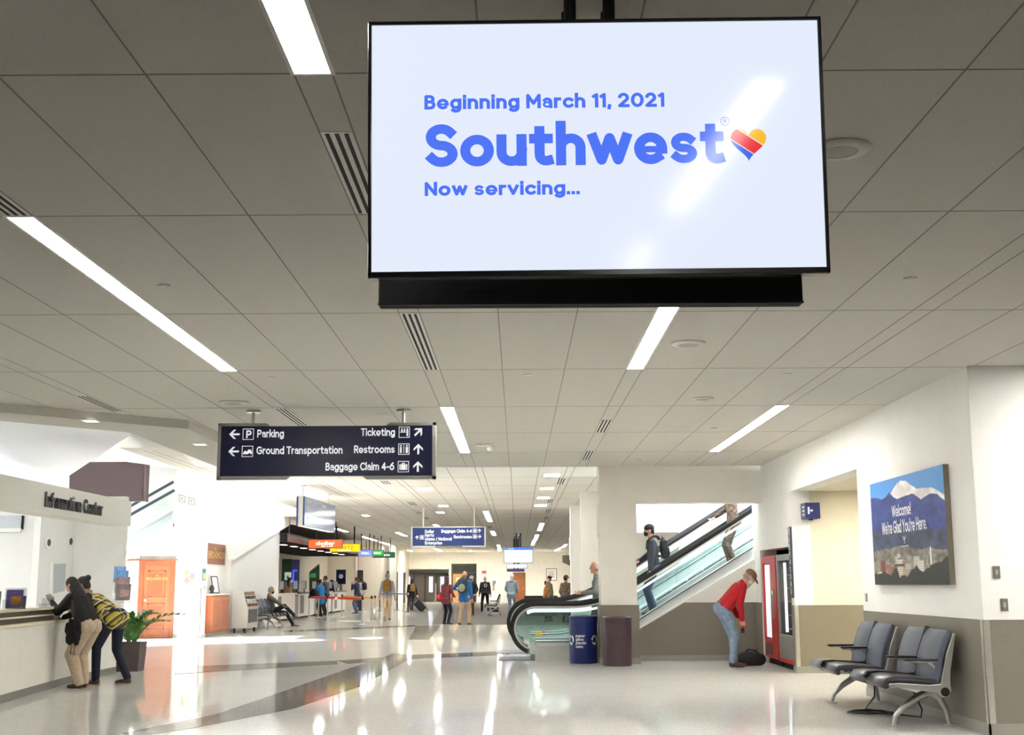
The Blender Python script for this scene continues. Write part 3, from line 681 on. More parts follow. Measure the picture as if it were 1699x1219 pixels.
SY = 14.9
Xs = lambda x: PX(x, 750, Y=SY).x
Zs = lambda y: PX(541, y, Y=SY).z
cxs = Xs(541.5)
t = thing('hanging_sign', 'dark navy parking, ticketing and restrooms sign hung from the ceiling on two rods', 'sign', (cxs, SY, Zs(797)))
x0, x1, z0, z1 = Xs(360), Xs(723), Zs(795), Zs(701)
MB().box((Xs(366), SY, Zs(789)), (Xs(717), SY + .11, Zs(706.5))).build('sign_panel', navy, t, world=True)
mb = MB(); fy0, fy1 = SY + .015, SY + .095
mb.box((x0, fy0, z0), (Xs(366), fy1, z1)).box((Xs(717), fy0, z0), (x1, fy1, z1))
for xa_, xb_, xc_, up in ((360, 440, 446, 1), (723, 646, 640, 1), (360, 474, 480, 0), (723, 608, 602, 0)):
    zo, zi = (z1, Zs(706)) if up else (z0, Zs(790))
    a_, b_, c_ = Xs(xa_), Xs(xb_), Xs(xc_)
    mb.prism([(a_, fy0, zi), (c_, fy0, zi), (b_, fy0, zo), (a_, fy0, zo)], (0, fy1 - fy0, 0))
mb.build('sign_frame', signfr, t, world=True)
for x in (417, 668): MB().cyl((Xs(x), SY + .055, z1), (Xs(x), SY + .055, ZC), .02, n=12).lathe([(.085, ZC - .03), (.085, ZC - .001)], c=(Xs(x), SY + .055, 0), n=24).build('hanger_rod', steel, t, world=True, smooth=True)
UX, UY = V(1, 0, 0), V(0, 0, 1); yf = SY - .002
m_ = MB(); hcap = (Zs(0) - Zs(11.5))
def stxt(s, x, y, al): text(m_, s, (Xs(x), yf, Zs(y)), UX, UY, hcap, 1.32, .5, xs=.80, align=al)
stxt('Parking', 426, 725, 'l'); stxt('Ground Transportation', 425.5, 753, 'l'); stxt('Ticketing', 655, 723.5, 'r'); stxt('Restrooms', 655, 752, 'r'); stxt('Baggage Claim 4-6', 654.5, 780.5, 'r')
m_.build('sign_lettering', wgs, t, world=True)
m_ = MB(); px = Xs(1) - Xs(0)
for x, y, a in ((388, 719.5, 180), (387.5, 748, 180), (694, 717, 45), (694, 745.5, 90), (693.5, 774.5, 90)): arrow(m_, (Xs(x), yf, Zs(y)), UX, UY, 17.5 * px, R(a))
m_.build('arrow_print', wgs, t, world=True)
m_ = MB()
for x, y in ((411, 719.5), (410.5, 748), (670.5, 717.5), (670, 745.5), (669.5, 774.5)): frame_sq(m_, (Xs(x), yf, Zs(y)), UX, UY, 18.4 * px, .055)
text(m_, 'P', (Xs(407.5), yf, Zs(726)), UX, UY, 13 * px, 1.5)
c = (Xs(410.5), yf - .0004, Zs(748))
for ox, oy, k in ((-3.6, -2.2, .8), (3.4, -.8, 1.05)):
    rect(m_, c, UX, UY, (ox - 4 * k) * px, (oy - 2 * k) * px, (ox + 4 * k) * px, (oy + .8 * k) * px); rect(m_, c, UX, UY, (ox - 2.6 * k) * px, (oy + .8 * k) * px, (ox + 2.6 * k) * px, (oy + 3.6 * k) * px)
    for sx in (-2.4, 2.4): disc(m_, c, UX, UY, (ox + sx * k) * px, (oy - 2.4 * k) * px, 1.2 * px)
c = (Xs(670.5), yf - .0004, Zs(717.5))
rect(m_, c, UX, UY, -7 * px, -.6 * px, 2.5 * px, .6 * px)
for ox, oy, l in ((-4, 1, 3), (.5, 1, 3), (5, -6.5, 11)): rect(m_, c, UX, UY, (ox - 1.5) * px, oy * px, (ox + 1.5) * px, (oy + l) * px); disc(m_, c, UX, UY, ox * px, (oy + l + 1.3) * px, 1.3 * px)
c = (Xs(670), yf - .0004, Zs(745.5))
for ox, w in ((-5, 1.5), (0, .5), (5, 2)): rect(m_, c, UX, UY, (ox - w) * px, -6.5 * px, (ox + w) * px, 3.5 * px); disc(m_, c, UX, UY, ox * px, 5.6 * px, 1.4 * px) if ox else rect(m_, c, UX, UY, -.5 * px, 3 * px, .5 * px, 7 * px)
c = (Xs(669.5), yf - .0004, Zs(774.5))
rect(m_, c, UX, UY, -6.5 * px, -5.5 * px, -4.6 * px, 4 * px); rect(m_, c, UX, UY, -3.9 * px, -5.5 * px, 3.9 * px, 4 * px); rect(m_, c, UX, UY, 4.6 * px, -5.5 * px, 6.5 * px, 4 * px)
rect(m_, c, UX, UY, -2.4 * px, 4 * px, -1.4 * px, 6.4 * px); rect(m_, c, UX, UY, 1.4 * px, 4 * px, 2.4 * px, 6.4 * px); rect(m_, c, UX, UY, -2.4 * px, 5.4 * px, 2.4 * px, 6.4 * px)
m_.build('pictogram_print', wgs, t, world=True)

# second blue sign
SY = 41.0
Xs = lambda x: PX(x, 890, Y=SY).x
Zs = lambda y: PX(744, y, Y=SY).z
t = thing('hanging_sign', 'blue sign with white rim listing car rental desks, hung over the far hall', 'sign', (Xs(744), SY, Zs(908)))
MB().box((Xs(684.5), SY, Zs(905)), (Xs(803.5), SY + .14, Zs(875))).build('sign_panel', blue_s, t, world=True)
mb = MB(); a, c = SY + .01, SY + .13
mb.box((Xs(682), a, Zs(908)), (Xs(684.5), c, Zs(873))).box((Xs(803.5), a, Zs(908)), (Xs(806), c, Zs(873.5))).box((Xs(682), a, Zs(908)), (Xs(721), c, Zs(905))).box((Xs(767), a, Zs(907.5)), (Xs(806), c, Zs(905))).box((Xs(682), a, Zs(875)), (Xs(806), c, Zs(873.5)))
mb.build('sign_frame', bar_w, t, world=True)
for x in (702, 787): MB().cyl((Xs(x), SY + .07, Zs(873.5)), (Xs(x), SY + .07, ZF), .02, n=8).build('hanger_rod', bar_w, t, world=True)
m_ = MB(); yf = SY - .003; hcap = Zs(0) - Zs(4.6)
for s, x, y, al in (('Dollar', 705, 884, 'l'), ('Hertz', 705, 890, 'l'), ('Alamo / National', 705, 896.4, 'l'), ('Enterprise', 705, 903, 'l'), ('Baggage Claim 4-6', 783, 883.4, 'r'), ('Restrooms', 783, 893, 'r')): text(m_, s, (Xs(x), yf, Zs(y)), UX, UY, hcap, 1.4, .6, xs=.86, align=al)
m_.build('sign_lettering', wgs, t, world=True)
m_ = MB(); px = Xs(1) - Xs(0)
for x, y, a in ((692, 891, 90), (795.5, 880.5, 90), (795.5, 890, 0)): arrow(m_, (Xs(x), yf, Zs(y)), UX, UY, 6.4 * px, R(a))
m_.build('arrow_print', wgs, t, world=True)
m_ = MB()
for x, y in ((700, 891), (788, 880.5), (788, 890)):
    c = (Xs(x), yf, Zs(y)); frame_sq(m_, c, UX, UY, 6.8 * px, .07); rect(m_, c, UX, UY, -2 * px, -2 * px, 2 * px, 1.3 * px); rect(m_, c, UX, UY, -1 * px, 1.3 * px, 1 * px, 2.2 * px)
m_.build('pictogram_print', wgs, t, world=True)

# oblique directory sign, its daylight wash put into the panel colour
a, c = PX(505, 847, Y=31.2), PX(556, 866, Y=35.2)
zt, zb = PX(505, 823, Y=31.2).z, PX(505, 871, Y=31.2).z
d = (V(c.x, c.y, 0) - V(a.x, a.y, 0)); L = d.length; ang = math.atan2(d.y, d.x)
t = thing('hanging_sign', 'grey-blue directory sign seen edge-on, hung left of the rental signs', 'sign', (a.x, a.y, zb), ang)
h = zt - zb
wash = M('blue_sign_daylight_wash', (132, 148, 186), .12, var=.04, vs=6)
MB().box((0, 0, 0), (L, .035, h)).build('sign_panel', wash, t)
MB().box((0, .16, 0), (L, .195, h)).build('sign_panel', wash, t)
MB().box((.02, .035, -.02), (L - .02, .16, h + .02)).build('sign_core', bar_w, t)
MB().box((-.008, -.004, 0), (.03, .036, h)).box((-.008, .159, 0), (.03, .199, h)).build('edge_strip', M('blue_edge', (52, 74, 138), .4), t)
for x in (.25, L - .6): MB().cyl((x, .1, h), (x, .1, ZF - zb), .022, n=8).lathe([(.09, ZF - zb - .03), (.09, ZF - zb - .002)], c=(x, .1, 0)).build('hanger_rod', bar_w, t)
m_ = MB()
for i, (s, x, z) in enumerate((('Ticketing', .3, .56), ('Parking', L * .55, .56), ('Restrooms', .3, .36), ('Rental', L * .52, .36), ('Baggage Claim', .3, .16))): text(m_, s, (x, -.003, z), (1, 0, 0), (0, 0, 1), .09, 1.0, .7, xs=1.1)
m_.build('sign_lettering', wgl, t)

# rental company signs, backlit
def rsign(x0, x1, y0, y1, Y, rgb, txt, tcol, label, e=.85, sub=None, edge=None):
    a, c = PX(x0, y1, Y=Y), PX(x1, y0, Y=Y)
    t = thing('rental_sign', label, 'sign', ((a.x + c.x) / 2, Y, a.z), 0, 'backlit rental signs')
    w = (c.x - a.x) / 2; h = c.z - a.z
    MB().box((-w, 0, 0), (w, .2, h)).build('light_box', M('backlit_%d_%d_%d' % rgb, rgb, .3, var=0, emis=e), t)
    ed = M(*edge) if edge else darkm
    MB().box((-w - .02, -.01, -.02), (-w, .21, h + .02)).box((w, -.01, -.02), (w + .02, .21, h + .02)).box((-w, -.01, h), (w, .21, h + .02)).box((-w, -.01, -.02), (w, .21, 0)).build('box_frame', ed, t)
    for x in (-w * .6, w * .6): MB().cyl((x, .1, h), (x, .1, ZF - a.z), .025, n=8).build('hanger_rod', darkm, t)
    m_ = MB(); text(m_, txt, (0, -.012, h * (.34 if sub else .28)), (1, 0, 0), (0, 0, 1), h * .46, 1.3, .6, align='c', width=w * 1.15)
    if sub: text(m_, sub, (w * .1, -.012, h * .1), (1, 0, 0), (0, 0, 1), h * .17, 1.2, .8, align='c', width=w * .7)
    m_.build('lettering', M('backlit_letters_%d_%d_%d' % tcol, tcol, .4, var=0, emis=.9), t)
    return t, w, h
rsign(512.5, 567, 895.5, 908.5, 50, (240, 88, 34), 'dollar', (255, 250, 246), 'orange backlit rental sign, nearest of the hanging rental signs', sub='RENT A CAR', edge=('orange_frame', (196, 50, 30)))
t, w, h = rsign(548, 597, 902.5, 914.8, 54, (250, 222, 10), 'HERTZ', (176, 150, 6), 'yellow backlit rental sign behind the orange one', edge=('yellow_frame', (222, 196, 0)))
MB().box((-w * .45, -.011, h * .08), (w * .4, -.01, h * .2)).build('underline', M('backlit_letters_255_250_246'), t)
rsign(594.5, 617, 912.5, 922, 62, (120, 140, 226), 'Alamo', (250, 240, 120), 'pale blue backlit rental sign with yellow lettering', edge=('blue_frame', (60, 80, 190)))
rsign(616, 636, 912.5, 921.5, 64.5, (64, 160, 78), 'National', (250, 252, 240), 'green backlit rental sign beside the pale blue one')
rsign(619, 654.5, 916, 924.5, 68, (30, 96, 66), 'Enterprise', (252, 252, 252), 'dark green and white rental sign, farthest in the row', e=.5)

# arrivals screens far in the hall
def fids(x0, x1, y0, y1, Y, label, top, rod_y, bar=None, e=.95):
    a, c = PX(x0, y1, Y=Y), PX(x1, y0, Y=Y); w = (c.x - a.x) / 2; h = c.z - a.z
    t = thing('hanging_screen', label, 'screen', ((a.x + c.x) / 2, Y, a.z))
    MB().box((-w, 0, 0), (w, .12, h)).build('bezel', black, t)
    MB().box((-w + .02, -.004, .02), (w - .02, 0, h - .02)).build('display', M('screen_panel_%d' % top[0], top, .2, var=0, emis=e), t)
    if bar: MB().box((-w + .02, -.006, h * .81), (w - .02, -.004, h - .02)).build('title_bar', M('screen_bar', (56, 110, 226), .2, var=0, emis=.9), t)
    if bar:
        m_ = MB(); text(m_, 'Arrivals', (-w * .7, -.008, h * .86), (1, 0, 0), (0, 0, 1), h * .08, 1.1, .7); m_.build('title_lettering', wgl, t)
        m_ = MB()
        for i in range(6):
            for x_ in (-.85, -.3, .3): m_.box((w * x_, -.006, h * (.10 + i * .11)), (w * (x_ + .35), -.005, h * (.125 + i * .11)))
        m_.build('text_rows', M('screen_text_grey', (190, 196, 224), .3, var=0, emis=.8), t)
    if rod_y:
        for x in (-.08, .10): MB().cyl((x * 1.1, .06, h), (x * 1.1, .06, ZF - a.z - .002), .035, n=8).build('pole', darkm, t)
fids(836, 884, 907, 934, 62, 'arrivals screen with blue title bar hung in the far hall', (226, 232, 252), 1, bar=1)
fids(840, 875, 935, 942.5, 66, 'small white screen just under the arrivals screen', (224, 226, 252), 1)
fids(841, 870, 943.5, 948, 70, 'dark violet screen lowest under the arrivals screen', (74, 60, 130), 1, e=.6)
# ------------------------------------------------------------------ escalator on the right
YN, YR = 23.78, 24.98                 # planes of the near and far balustrade
led = M('balustrade_light_strip', (236, 246, 250), .4, var=0, emis=1.15)
lightmetal = M('pale_metal_cladding', (206, 210, 210), .3, metal=.35, var=.03)
comb = M('ribbed_step_metal', (120, 122, 124), .4, metal=.7, var=.08, vs=80)
def zh(x, sh=0.0, dz=0.0):
    x += sh
    if x < 1.0: return 1.02 + dz
    if x < 2.2: return 1.02 + dz + .61 * (x - 1) ** 2 / 2.4
    return 1.41 + dz + .61 * (x - 2.24)
XEND = 9.0
def escalator(label, YN, YR, sh, dz, xc, stickers):
    """two glass balustrades with newel, rails, skirts and a flight of steps; sh / dz move the rail line"""
    rc = .44; H_ = lambda x: zh(x, sh, dz)
    def rail_path(off, arc=(250, 90)):
        pts = []; r = rc - off
        for i in range(15):
            a = R(arc[0] + (arc[1] - arc[0]) * i / 14); pts.append((xc + r * math.cos(a), .58 + dz + r * math.sin(a)))
        x = xc + .12
        while x < XEND:
            s = .61 if x + sh > 2.2 else max(0, .61 * (x + sh - 1) / 1.2)
            pts.append((x + off * s / math.hypot(1, s), H_(x) - off / math.hypot(1, s))); x += .12 if x < 2.4 else .6
        return pts
    esc = thing('escalator', label, 'escalator', (1.2, YN, 0))
    for Y, nm in ((YN, 'near'), (YR, 'far')):
        MB().tube([(x, Y, z) for x, z in rail_path(0)], .03, sec=[(-.042, -.012), (-.042, .012), (-.03, .024), (.03, .024), (.042, .012), (.042, -.012), (.03, -.02), (-.03, -.02)], up=(0, 1, 0)).build('handrail', rubber, esc, world=True, smooth=True)
        MB().tube([(x, Y, z) for x, z in rail_path(.045)], .03, sec=[(-.022, -.016), (-.022, .016), (.022, .016), (.022, -.016)], up=(0, 1, 0)).build('handrail_guide', alum, esc, world=True)
        MB().tube([(x, Y, z) for x, z in rail_path(.125, arc=(120, 90))], .03, sec=[(-.02, -.014), (-.02, .014), (.02, .014), (.02, -.014)], up=(0, 1, 0)).build('light_strip', led, esc, world=True)
        up = rail_path(.06); m_ = MB(); lo = []
        for x, z in up: lo.append((x, max(.27, H_(x) - .68) if x > xc else .27))
        k = next(i for i, (x, z) in enumerate(up) if z > .3 and i > 1)
        U, L_ = up[k:], lo[k:]; n = len(U)
        m_.add([(x, Y, z) for x, z in U] + [(x, Y, z) for x, z in L_], [(i, i + 1, n + i + 1, n + i) for i in range(n - 1)])
        m_.build('glass_panel', gl_esc, esc, world=True)
        dk = MB(); xs2 = [xc + .0] + [xc + .3 * i for i in range(1, 8)] + [2.6 + .8 * i for i in range(9)]
        xs2 = [x for x in xs2 if x < XEND]
        top = [(x, max(.30, H_(x) - .66)) for x in xs2]; bot = [(x, max(.0, H_(x) - (.93 if x > 2.2 else 1.02))) for x in xs2]
        y0, y1 = (Y - .10, Y + .12) if nm == 'near' else (Y - .12, Y + .10)
        for i in range(len(xs2) - 1):
            dk.add([(a[0], y, a[1]) for y in (y0, y1) for a in (top[i], top[i + 1], bot[i + 1], bot[i])], [(0, 1, 2, 3), (7, 6, 5, 4), (0, 4, 5, 1), (3, 2, 6, 7), (0, 3, 7, 4), (1, 5, 6, 2)])
        dk.build('truss_cladding', lightmetal, esc, world=True)
        MB().tube([(x, y0 - .004 if nm == 'near' else y1 + .004, z - .02) for x, z in top], .01, sec=[(-.006, -.018), (-.006, .018), (.006, .018), (.006, -.018)], up=(0, 1, 0)).build('deck_edge', M('dark_deck_edge', (70, 74, 76), .3, metal=.6), esc, world=True)
        if nm == 'near':
            MB().tube([(x, y0 - .005, z + .05) for x, z in bot if x > 1.7], .01, sec=[(-.006, -.02), (-.006, .02), (.006, .02), (.006, -.02)], up=(0, 1, 0)).build('light_strip', led, esc, world=True)
    MB().box((xc - .1, YN - .1, 0), (xc + .02, YR + .1, .12)).box((xc - .7, YN - .02, .0), (xc + 1.4, YR + .02, .012)).build('landing_plate', comb, esc, world=True)
    MB().box((xc, YN - .11, .0), (1.42, YN - .1, .27)).box((xc - .02, YN - .115, 0), (xc + .03, YN - .095, .30)).build('base_panel', M('base_panel_metal', (190, 190, 184), .35, metal=.3), esc, world=True)
    for i in range(19):
        x = 1.25 + i * .34; z = max(.03, H_(x + .17) - .95)
        MB().box((x, YN + .14, z - .20), (x + .335, YR - .14, z)).build('step', comb, esc, world=True)
    if stickers:
        for x0, z0, w, h, rgb in ((900, 1047, .12, .08, (226, 206, 60)), (912, 1047, .05, .03, (200, 60, 50))):
            p = PX(x0 - 12, z0, Y=YN - .003); MB().box((p.x, p.y - .003, p.z - h), (p.x + w, p.y, p.z)).build('warning_sticker', M('sticker_%d' % rgb[1], rgb, .5), esc, world=True)
gl_esc = glass_mat('tinted_balustrade_glass', (.80, .91, .89), .05)
escalator('glass-sided escalator with black handrails rising to the right behind the pillar', YN, YR, 0, 0, PX(889, 1040, Y=YN).x, True)
YN2, YR2 = 26.1, 27.3
escalator('second glass escalator right behind the near one, carrying the descending people', YN2, YR2, .33, .04, .25, False)

# ------------------------------------------------------------------ escalator in the open hall on the left
e2 = thing('escalator', 'pale glass escalator rising behind the Information Center band', 'escalator', (-10.5, 33.0, 0))
def slope_rail(pa, pb, Y, x_lo):
    a, c = PX(*pa, Y=Y), PX(*pb, Y=Y); s = (c.z - a.z) / (c.x - a.x); return V(x_lo, Y, a.z + s * (x_lo - a.x)), c, s
for (pa, pb, Y) in (((220, 837.5), (288, 799), 33.9), ((219, 852.5), (289.5, 813), 32.9)):
    lo, hi, s = slope_rail(pa, pb, Y, -14.5)
    MB().tube([lo, hi], .03, sec=[(-.035, -.02), (-.035, .02), (.035, .02), (.035, -.02)], up=(0, 1, 0)).build('handrail', M('grey_handrail', (62, 74, 84), .4), e2, world=True)
    D = V(0, 0, .78)
    m_ = MB().add([lo - V(0, 0, .03), hi - V(0, 0, .03), hi - D, lo - D], [(0, 1, 2, 3)]); m_.build('glass_panel', gl_clear, e2, world=True)
    MB().prism([lo - D, hi - D, hi - D - V(0, 0, .08), lo - D - V(0, 0, .08)], (0, .2 if Y > 33.5 else -.1, 0)).build('skirt', lightmetal, e2, world=True)
    MB().prism([lo - D - V(0, 0, .08), hi - D - V(0, 0, .08), hi - D - V(0, 0, .30), lo - D - V(0, 0, .30)], (0, .1, 0)).build('truss_cladding', M('truss_pale_blue', (214, 224, 226), .3), e2, world=True)
MB().prism([lo - V(0, 0, .86), hi - V(0, 0, .86), hi - V(0, 0, .95), lo - V(0, 0, .95)], (0, 1.0, 0)).build('steps', lightmetal, e2, world=True)
q = [PX(*p, Y=32.7) for p in ((293, 817.5), (326, 826.5), (326.7, 843), (294, 837))]
t = thing('warning_sign', 'small slanted grey warning sign at the upper end of the left escalator', 'sign', q[3])
MB().prism([p - V(0, 0, 0) for p in q], (0, .05, 0)).build('sign_panel', M('warning_sign_grey', (206, 206, 198), .5), t, world=True)
c0 = (q[0] + q[1] + q[2] + q[3]) / 4; ux = (q[1] - q[0]).normalized()
for k in (-.13, .13):
    m_ = MB(); frame_sq(m_, c0 + ux * k + V(0, -.004, .03), ux, V(0, 0, 1), .17, .07); text(m_, 'A', c0 + ux * (k - .035) + V(0, -.004, 0), ux, V(0, 0, 1), .07, 1.0)
    m_.build('pictogram', M('sign_print_grey', (96, 100, 100), .5), t, world=True)
q = [PX(*p, Y=32) for p in ((120, 784), (148, 767.5), (243, 767), (243, 825), (120, 813))]
t = thing('wall_hanging', 'big grey-brown panel high up behind the Information Center band', 'panel', q[4])
MB().prism([q[0], q[1], q[2], q[3] - V(0, 0, .1), q[4] - V(0, 0, .35)], (0, -.2, 0)).build('panel_face', M('mauve_brown_fabric', (84, 70, 70), .8, var=.08, vs=60), t, world=True)
e_ = PX(248.5, 800, Y=32.4).x
MB().box((q[2].x + .002, 31.8, q[3].z - .1), (e_, 32.3, q[2].z)).build('panel_side', M('mauve_brown_edge', (70, 50, 52), .8), t, world=True)

# ------------------------------------------------------------------ two bins in front of the pillar
def bin_(px, y, r, h, mat, label, slots=False):
    p = FL(px, y); p.y += r
    p = V(PX(px, 1060, Y=p.y).x, p.y, 0)
    t = thing('litter_bin', label, 'bin', p)
    MB().lathe([(r * .97, 0), (r, .03), (r, h * .90)], n=40).build('drum', mat, t, smooth=True)
    MB().lathe([(r * 1.0, h * .90), (r * 1.03, h * .905), (r * 1.03, h * .985), (r * .96, h), (r * .8, h), (r * .78, h - .05), (.01, h - .05)], n=40).build('lid_ring', mat, t, smooth=True)
    return t, r, h
cb = M('blue_bin_plastic', (24, 38, 96), .3, var=.05, vs=20)
t, r, h = bin_(968, 1101, .252, .83, cb, 'round blue recycling bin with white lettering before the escalator')
m_ = MB(); wl = []
def wrap(mb, r):
    mb.v = [(math.sin(v[0] / r) * (r + .004 - v[1]), -math.cos(v[0] / r) * (r + .004 - v[1]), v[2]) for v in mb.v]; return mb
for i, s in enumerate(('paper', 'glass', 'plastic', 'cans')): text(m_, s, (-.155, 0, .46 - i * .062), (1, 0, 0), (0, 0, 1), .05, 1.5, .6, xs=.95, slant=.15)
wrap(m_, r).build('lettering', wgl, t)
def recycle(x0):
    m_ = MB()
    for k in range(3):
        a0 = R(90 + 120 * k)
        for a, b_ in ((0, 38), (38, 76)):
            q = []
            for aa, rr in ((a, .045), (a, .075), (b_, .075), (b_, .045)): q.append((x0 + rr * math.cos(a0 + R(aa)), 0, .41 + rr * 1.2 * math.sin(a0 + R(aa))))
            m_.poly(q)
        q = [(x0 + rr * math.cos(a0 + R(aa)), 0, .41 + rr * 1.2 * math.sin(a0 + R(aa))) for aa, rr in ((72, .03), (72, .09), (104, .06))]; m_.poly(q)
    return m_
for x0 in (-.27, .21): wrap(recycle(x0), r).build('recycling_symbol', wgl, t)
bin_(1024, 1105.5, .25, .83, M('maroon_bin_plastic', (66, 48, 54), .3, var=.08, vs=30), 'round dark maroon litter bin in front of the pillar')

# ------------------------------------------------------------------ vending machines in the recess
gl_vend = glass_mat('vending_glass', (.94, .96, .96), .0, 1.12)
def vending(y0, y1, label, red):
    h = 1.86; x = XW + .05
    t = thing('vending_machine', label, 'vending machine', (x, (y0 + y1) / 2, 0), 0)
    W = y1 - y0
    body = M('vending_red', (190, 24, 34), .3) if red else M('vending_grey', (96, 94, 92), .4)
    mb = MB(); g0, g1 = (y0 + W * .42, y1 - .06) if red else (y0 + .10, y1 - .10)      # glass range along Y
    zb, zt = (.42, h - .12) if red else (.55, h - .10)
    mb.box((x, y0, .10), (x + .85, y0 + .03, h)).box((x, y1 - .03, .10), (x + .85, y1, h)).box((x + .8, y0, .10), (x + .85, y1, h)).box((x, y0, h - .04), (x + .85, y1, h)).box((x, y0, .10), (x + .85, y1, .14))
    mb.build('cabinet', body, t, world=True)
    mb = MB().box((x - .03, y0, .12), (x, g0, h)).box((x - .03, g1, .12), (x, y1, h)).box((x - .03, g0, .12), (x, g1, zb)).box((x - .03, g0, zt), (x, g1, h))
    d = mb.build('door', body if red else M('vending_steel', (150, 148, 146), .35, metal=.4), t, world=True)
    MB().poly([(x - .010, g0, zb), (x - .010, g0, zt), (x - .010, g1, zt), (x - .010, g1, zb)]).build('door_glass', gl_vend, t, world=True)
    MB().box((x - .004, g0 + .03, zb + .03), (x + .02, g1 - .03, zt - .03)).build('lit_interior', M('vending_lit_panel', (236, 240, 246), .5, var=0, emis=.85 if red else .5), t, world=True) if red else MB().box((x + .55, y0 + .05, zb), (x + .56, y1 - .05, zt)).build('back_panel', M('vending_back', (168, 170, 174), .4, var=.1), t, world=True)
    MB().box((x + .06, g1 - .09, zb + .03), (x + .10, g1 - .05, zt - .03)).build('light_tube', M('light_tube', (246, 250, 255), .4, var=0, emis=1.6), t, world=True)
    for k in range(0 if red else 5):
        z = zb + .08 + k * (zt - zb - .1) / 5; sh = MB().box((x + .1, g0 + .02, z), (x + .5, g1 - .12, z + .015)); so_ = sh.build('shelf', M('vending_shelf', (120, 122, 126), .4), t, world=True)
        m_ = MB()
        for j in range(6):
            yy = g0 + .05 + j * (g1 - g0 - .2) / 6; m_.cyl((x + .2, yy, z + .016), (x + .2, yy, z + .19), .032, n=8)
        m_.build('bottle_row', M('bottle_%d' % (k % 3), ((150, 30, 30), (60, 90, 60), (190, 120, 50))[k % 3], .3), so_, world=False)
        so_.children[0].data.transform(Matrix.Translation(-Vector(t.location)))
    kp = y0 + W * .22
    if red:
        MB().box((x - .042, kp - .05, .78), (x - .03, kp + .06, 1.30)).build('keypad', M('keypad_grey', (150, 146, 140), .4, metal=.4), t, world=True)
        MB().box((x - .048, kp - .03, 1.20), (x - .042, kp + .04, 1.26)).build('display', M('green_display', (90, 230, 110), .3, var=0, emis=1), t, world=True)
        MB().box((x - .036, g0 + .04, .16), (x - .03, g1 - .02, .36)).build('delivery_flap', M('dark_flap', (84, 60, 56), .3), t, world=True)
        m_ = MB(); text(m_, 'cola', (x - .034, y0 + .30, .40), (0, 0, 1), (0, 1, 0), .10, 1.3) if False else None
    else:
        MB().box((x - .036, y0 + .02, .18), (x - .03, y1 - .02, .50)).build('lower_panel', M('steel_lower', (150, 146, 140), .4, metal=.5), t, world=True)
        MB().box((x - .034, y0, .10), (x - .03, y1, .16)).build('red_kick', M('vending_red'), t, world=True)
    MB().box((x + .04, y0 + .02, 0), (x + .8, y1 - .02, .10)).build('base', matteblack, t, world=True)
    return t
vending(21.72, 22.88, 'red drinks vending machine with lit glass front, farther in the recess', True)
vending(20.46, 21.64, 'grey vending machine with bright light tube, nearer in the recess', False)
# lift sign, blue plates and wall plates
a, c = PX(1312, 873, X=XW - .03), PX(1318, 992, X=XW - .03)
t = thing('blade_sign', 'tall narrow dark lift sign with stacked letters at the corridor corner', 'sign', (XW - .03, YN1 + .1, c.z))
MB().box((XW - .03, YN1 + .0, c.z), (XW - .002, YN1 + .16, a.z)).build('sign_panel', M('dark_sign_panel', (74, 76, 86), .25, metal=.4), t, world=True, bevel=.004)
m_ = MB(); s = 'ELEVATORS'; st_ = (a.z - c.z) / (len(s) + .6)
for i, ch in enumerate(s): text(m_, ch, (XW - .032, YN1 + .08, a.z - st_ * (i + 1.05)), (0, -1, 0), (0, 0, 1), st_ * .62, 1.1, align='c', xs=.8)
m_.build('lettering', wgl, t, world=True)
a = PX(1349, 847, Y=YN1 - .35)
t = thing('restroom_sign', 'small blue box sign sticking out in the warm lift corridor', 'sign', (a.x, YN1 - .002, a.z))
MB().box((-.115, -.33, -.12), (.115, 0, .13)).build('sign_box', M('deep_blue_sign', (22, 30, 96), .35), t, bevel=.006)
m_ = MB()
for i, z in enumerate((.05, -.01, -.07)): m_.box((-.1165, -.25, z), (-.1155, -.12, z + .03))
m_.box((-.08, -.3315, -.05), (-.05, -.3305, .06)).box((-.04, -.3315, -.01), (.0, -.3305, .02))
m_.build('pictogram', wgl, t)
MB().box((-.03, -.2, -.14), (.03, -.1, -.12)).build('sensor', black, t)
plate = M('steel_plate', (150, 146, 138), .35, metal=.6)
for x, y, Y, nm, lb in ((1653, 949, YC, 'switch_plate', 'steel switch plate on the end wall, upper of two'), (1666, 1003, YC, 'wall_socket', 'steel socket plate on the end wall, lower of two')):
    p = PX(x, y, Y=Y); t = thing(nm, lb, 'wall plate', (p.x, Y, p.z))
    MB().box((-.036, -.008, -.058), (.036, -.001, .058)).build('plate', plate, t, bevel=.004)
    MB().box((-.012, -.014, -.024), (.012, -.008, .024)).build('insert', M('plate_insert', (190, 186, 176), .4), t)
p = PX(1438, 991, X=XW); t = thing('wall_plate', 'small steel plate low on the wall left of the mountain picture', 'wall plate', (XW, p.y, p.z))
MB().box((-.008, -.04, -.05), (-.001, .04, .05)).build('plate', plate, t, bevel=.004); MB().box((-.013, -.012, -.022), (-.008, .012, .022)).build('insert', M('plate_insert'), t)

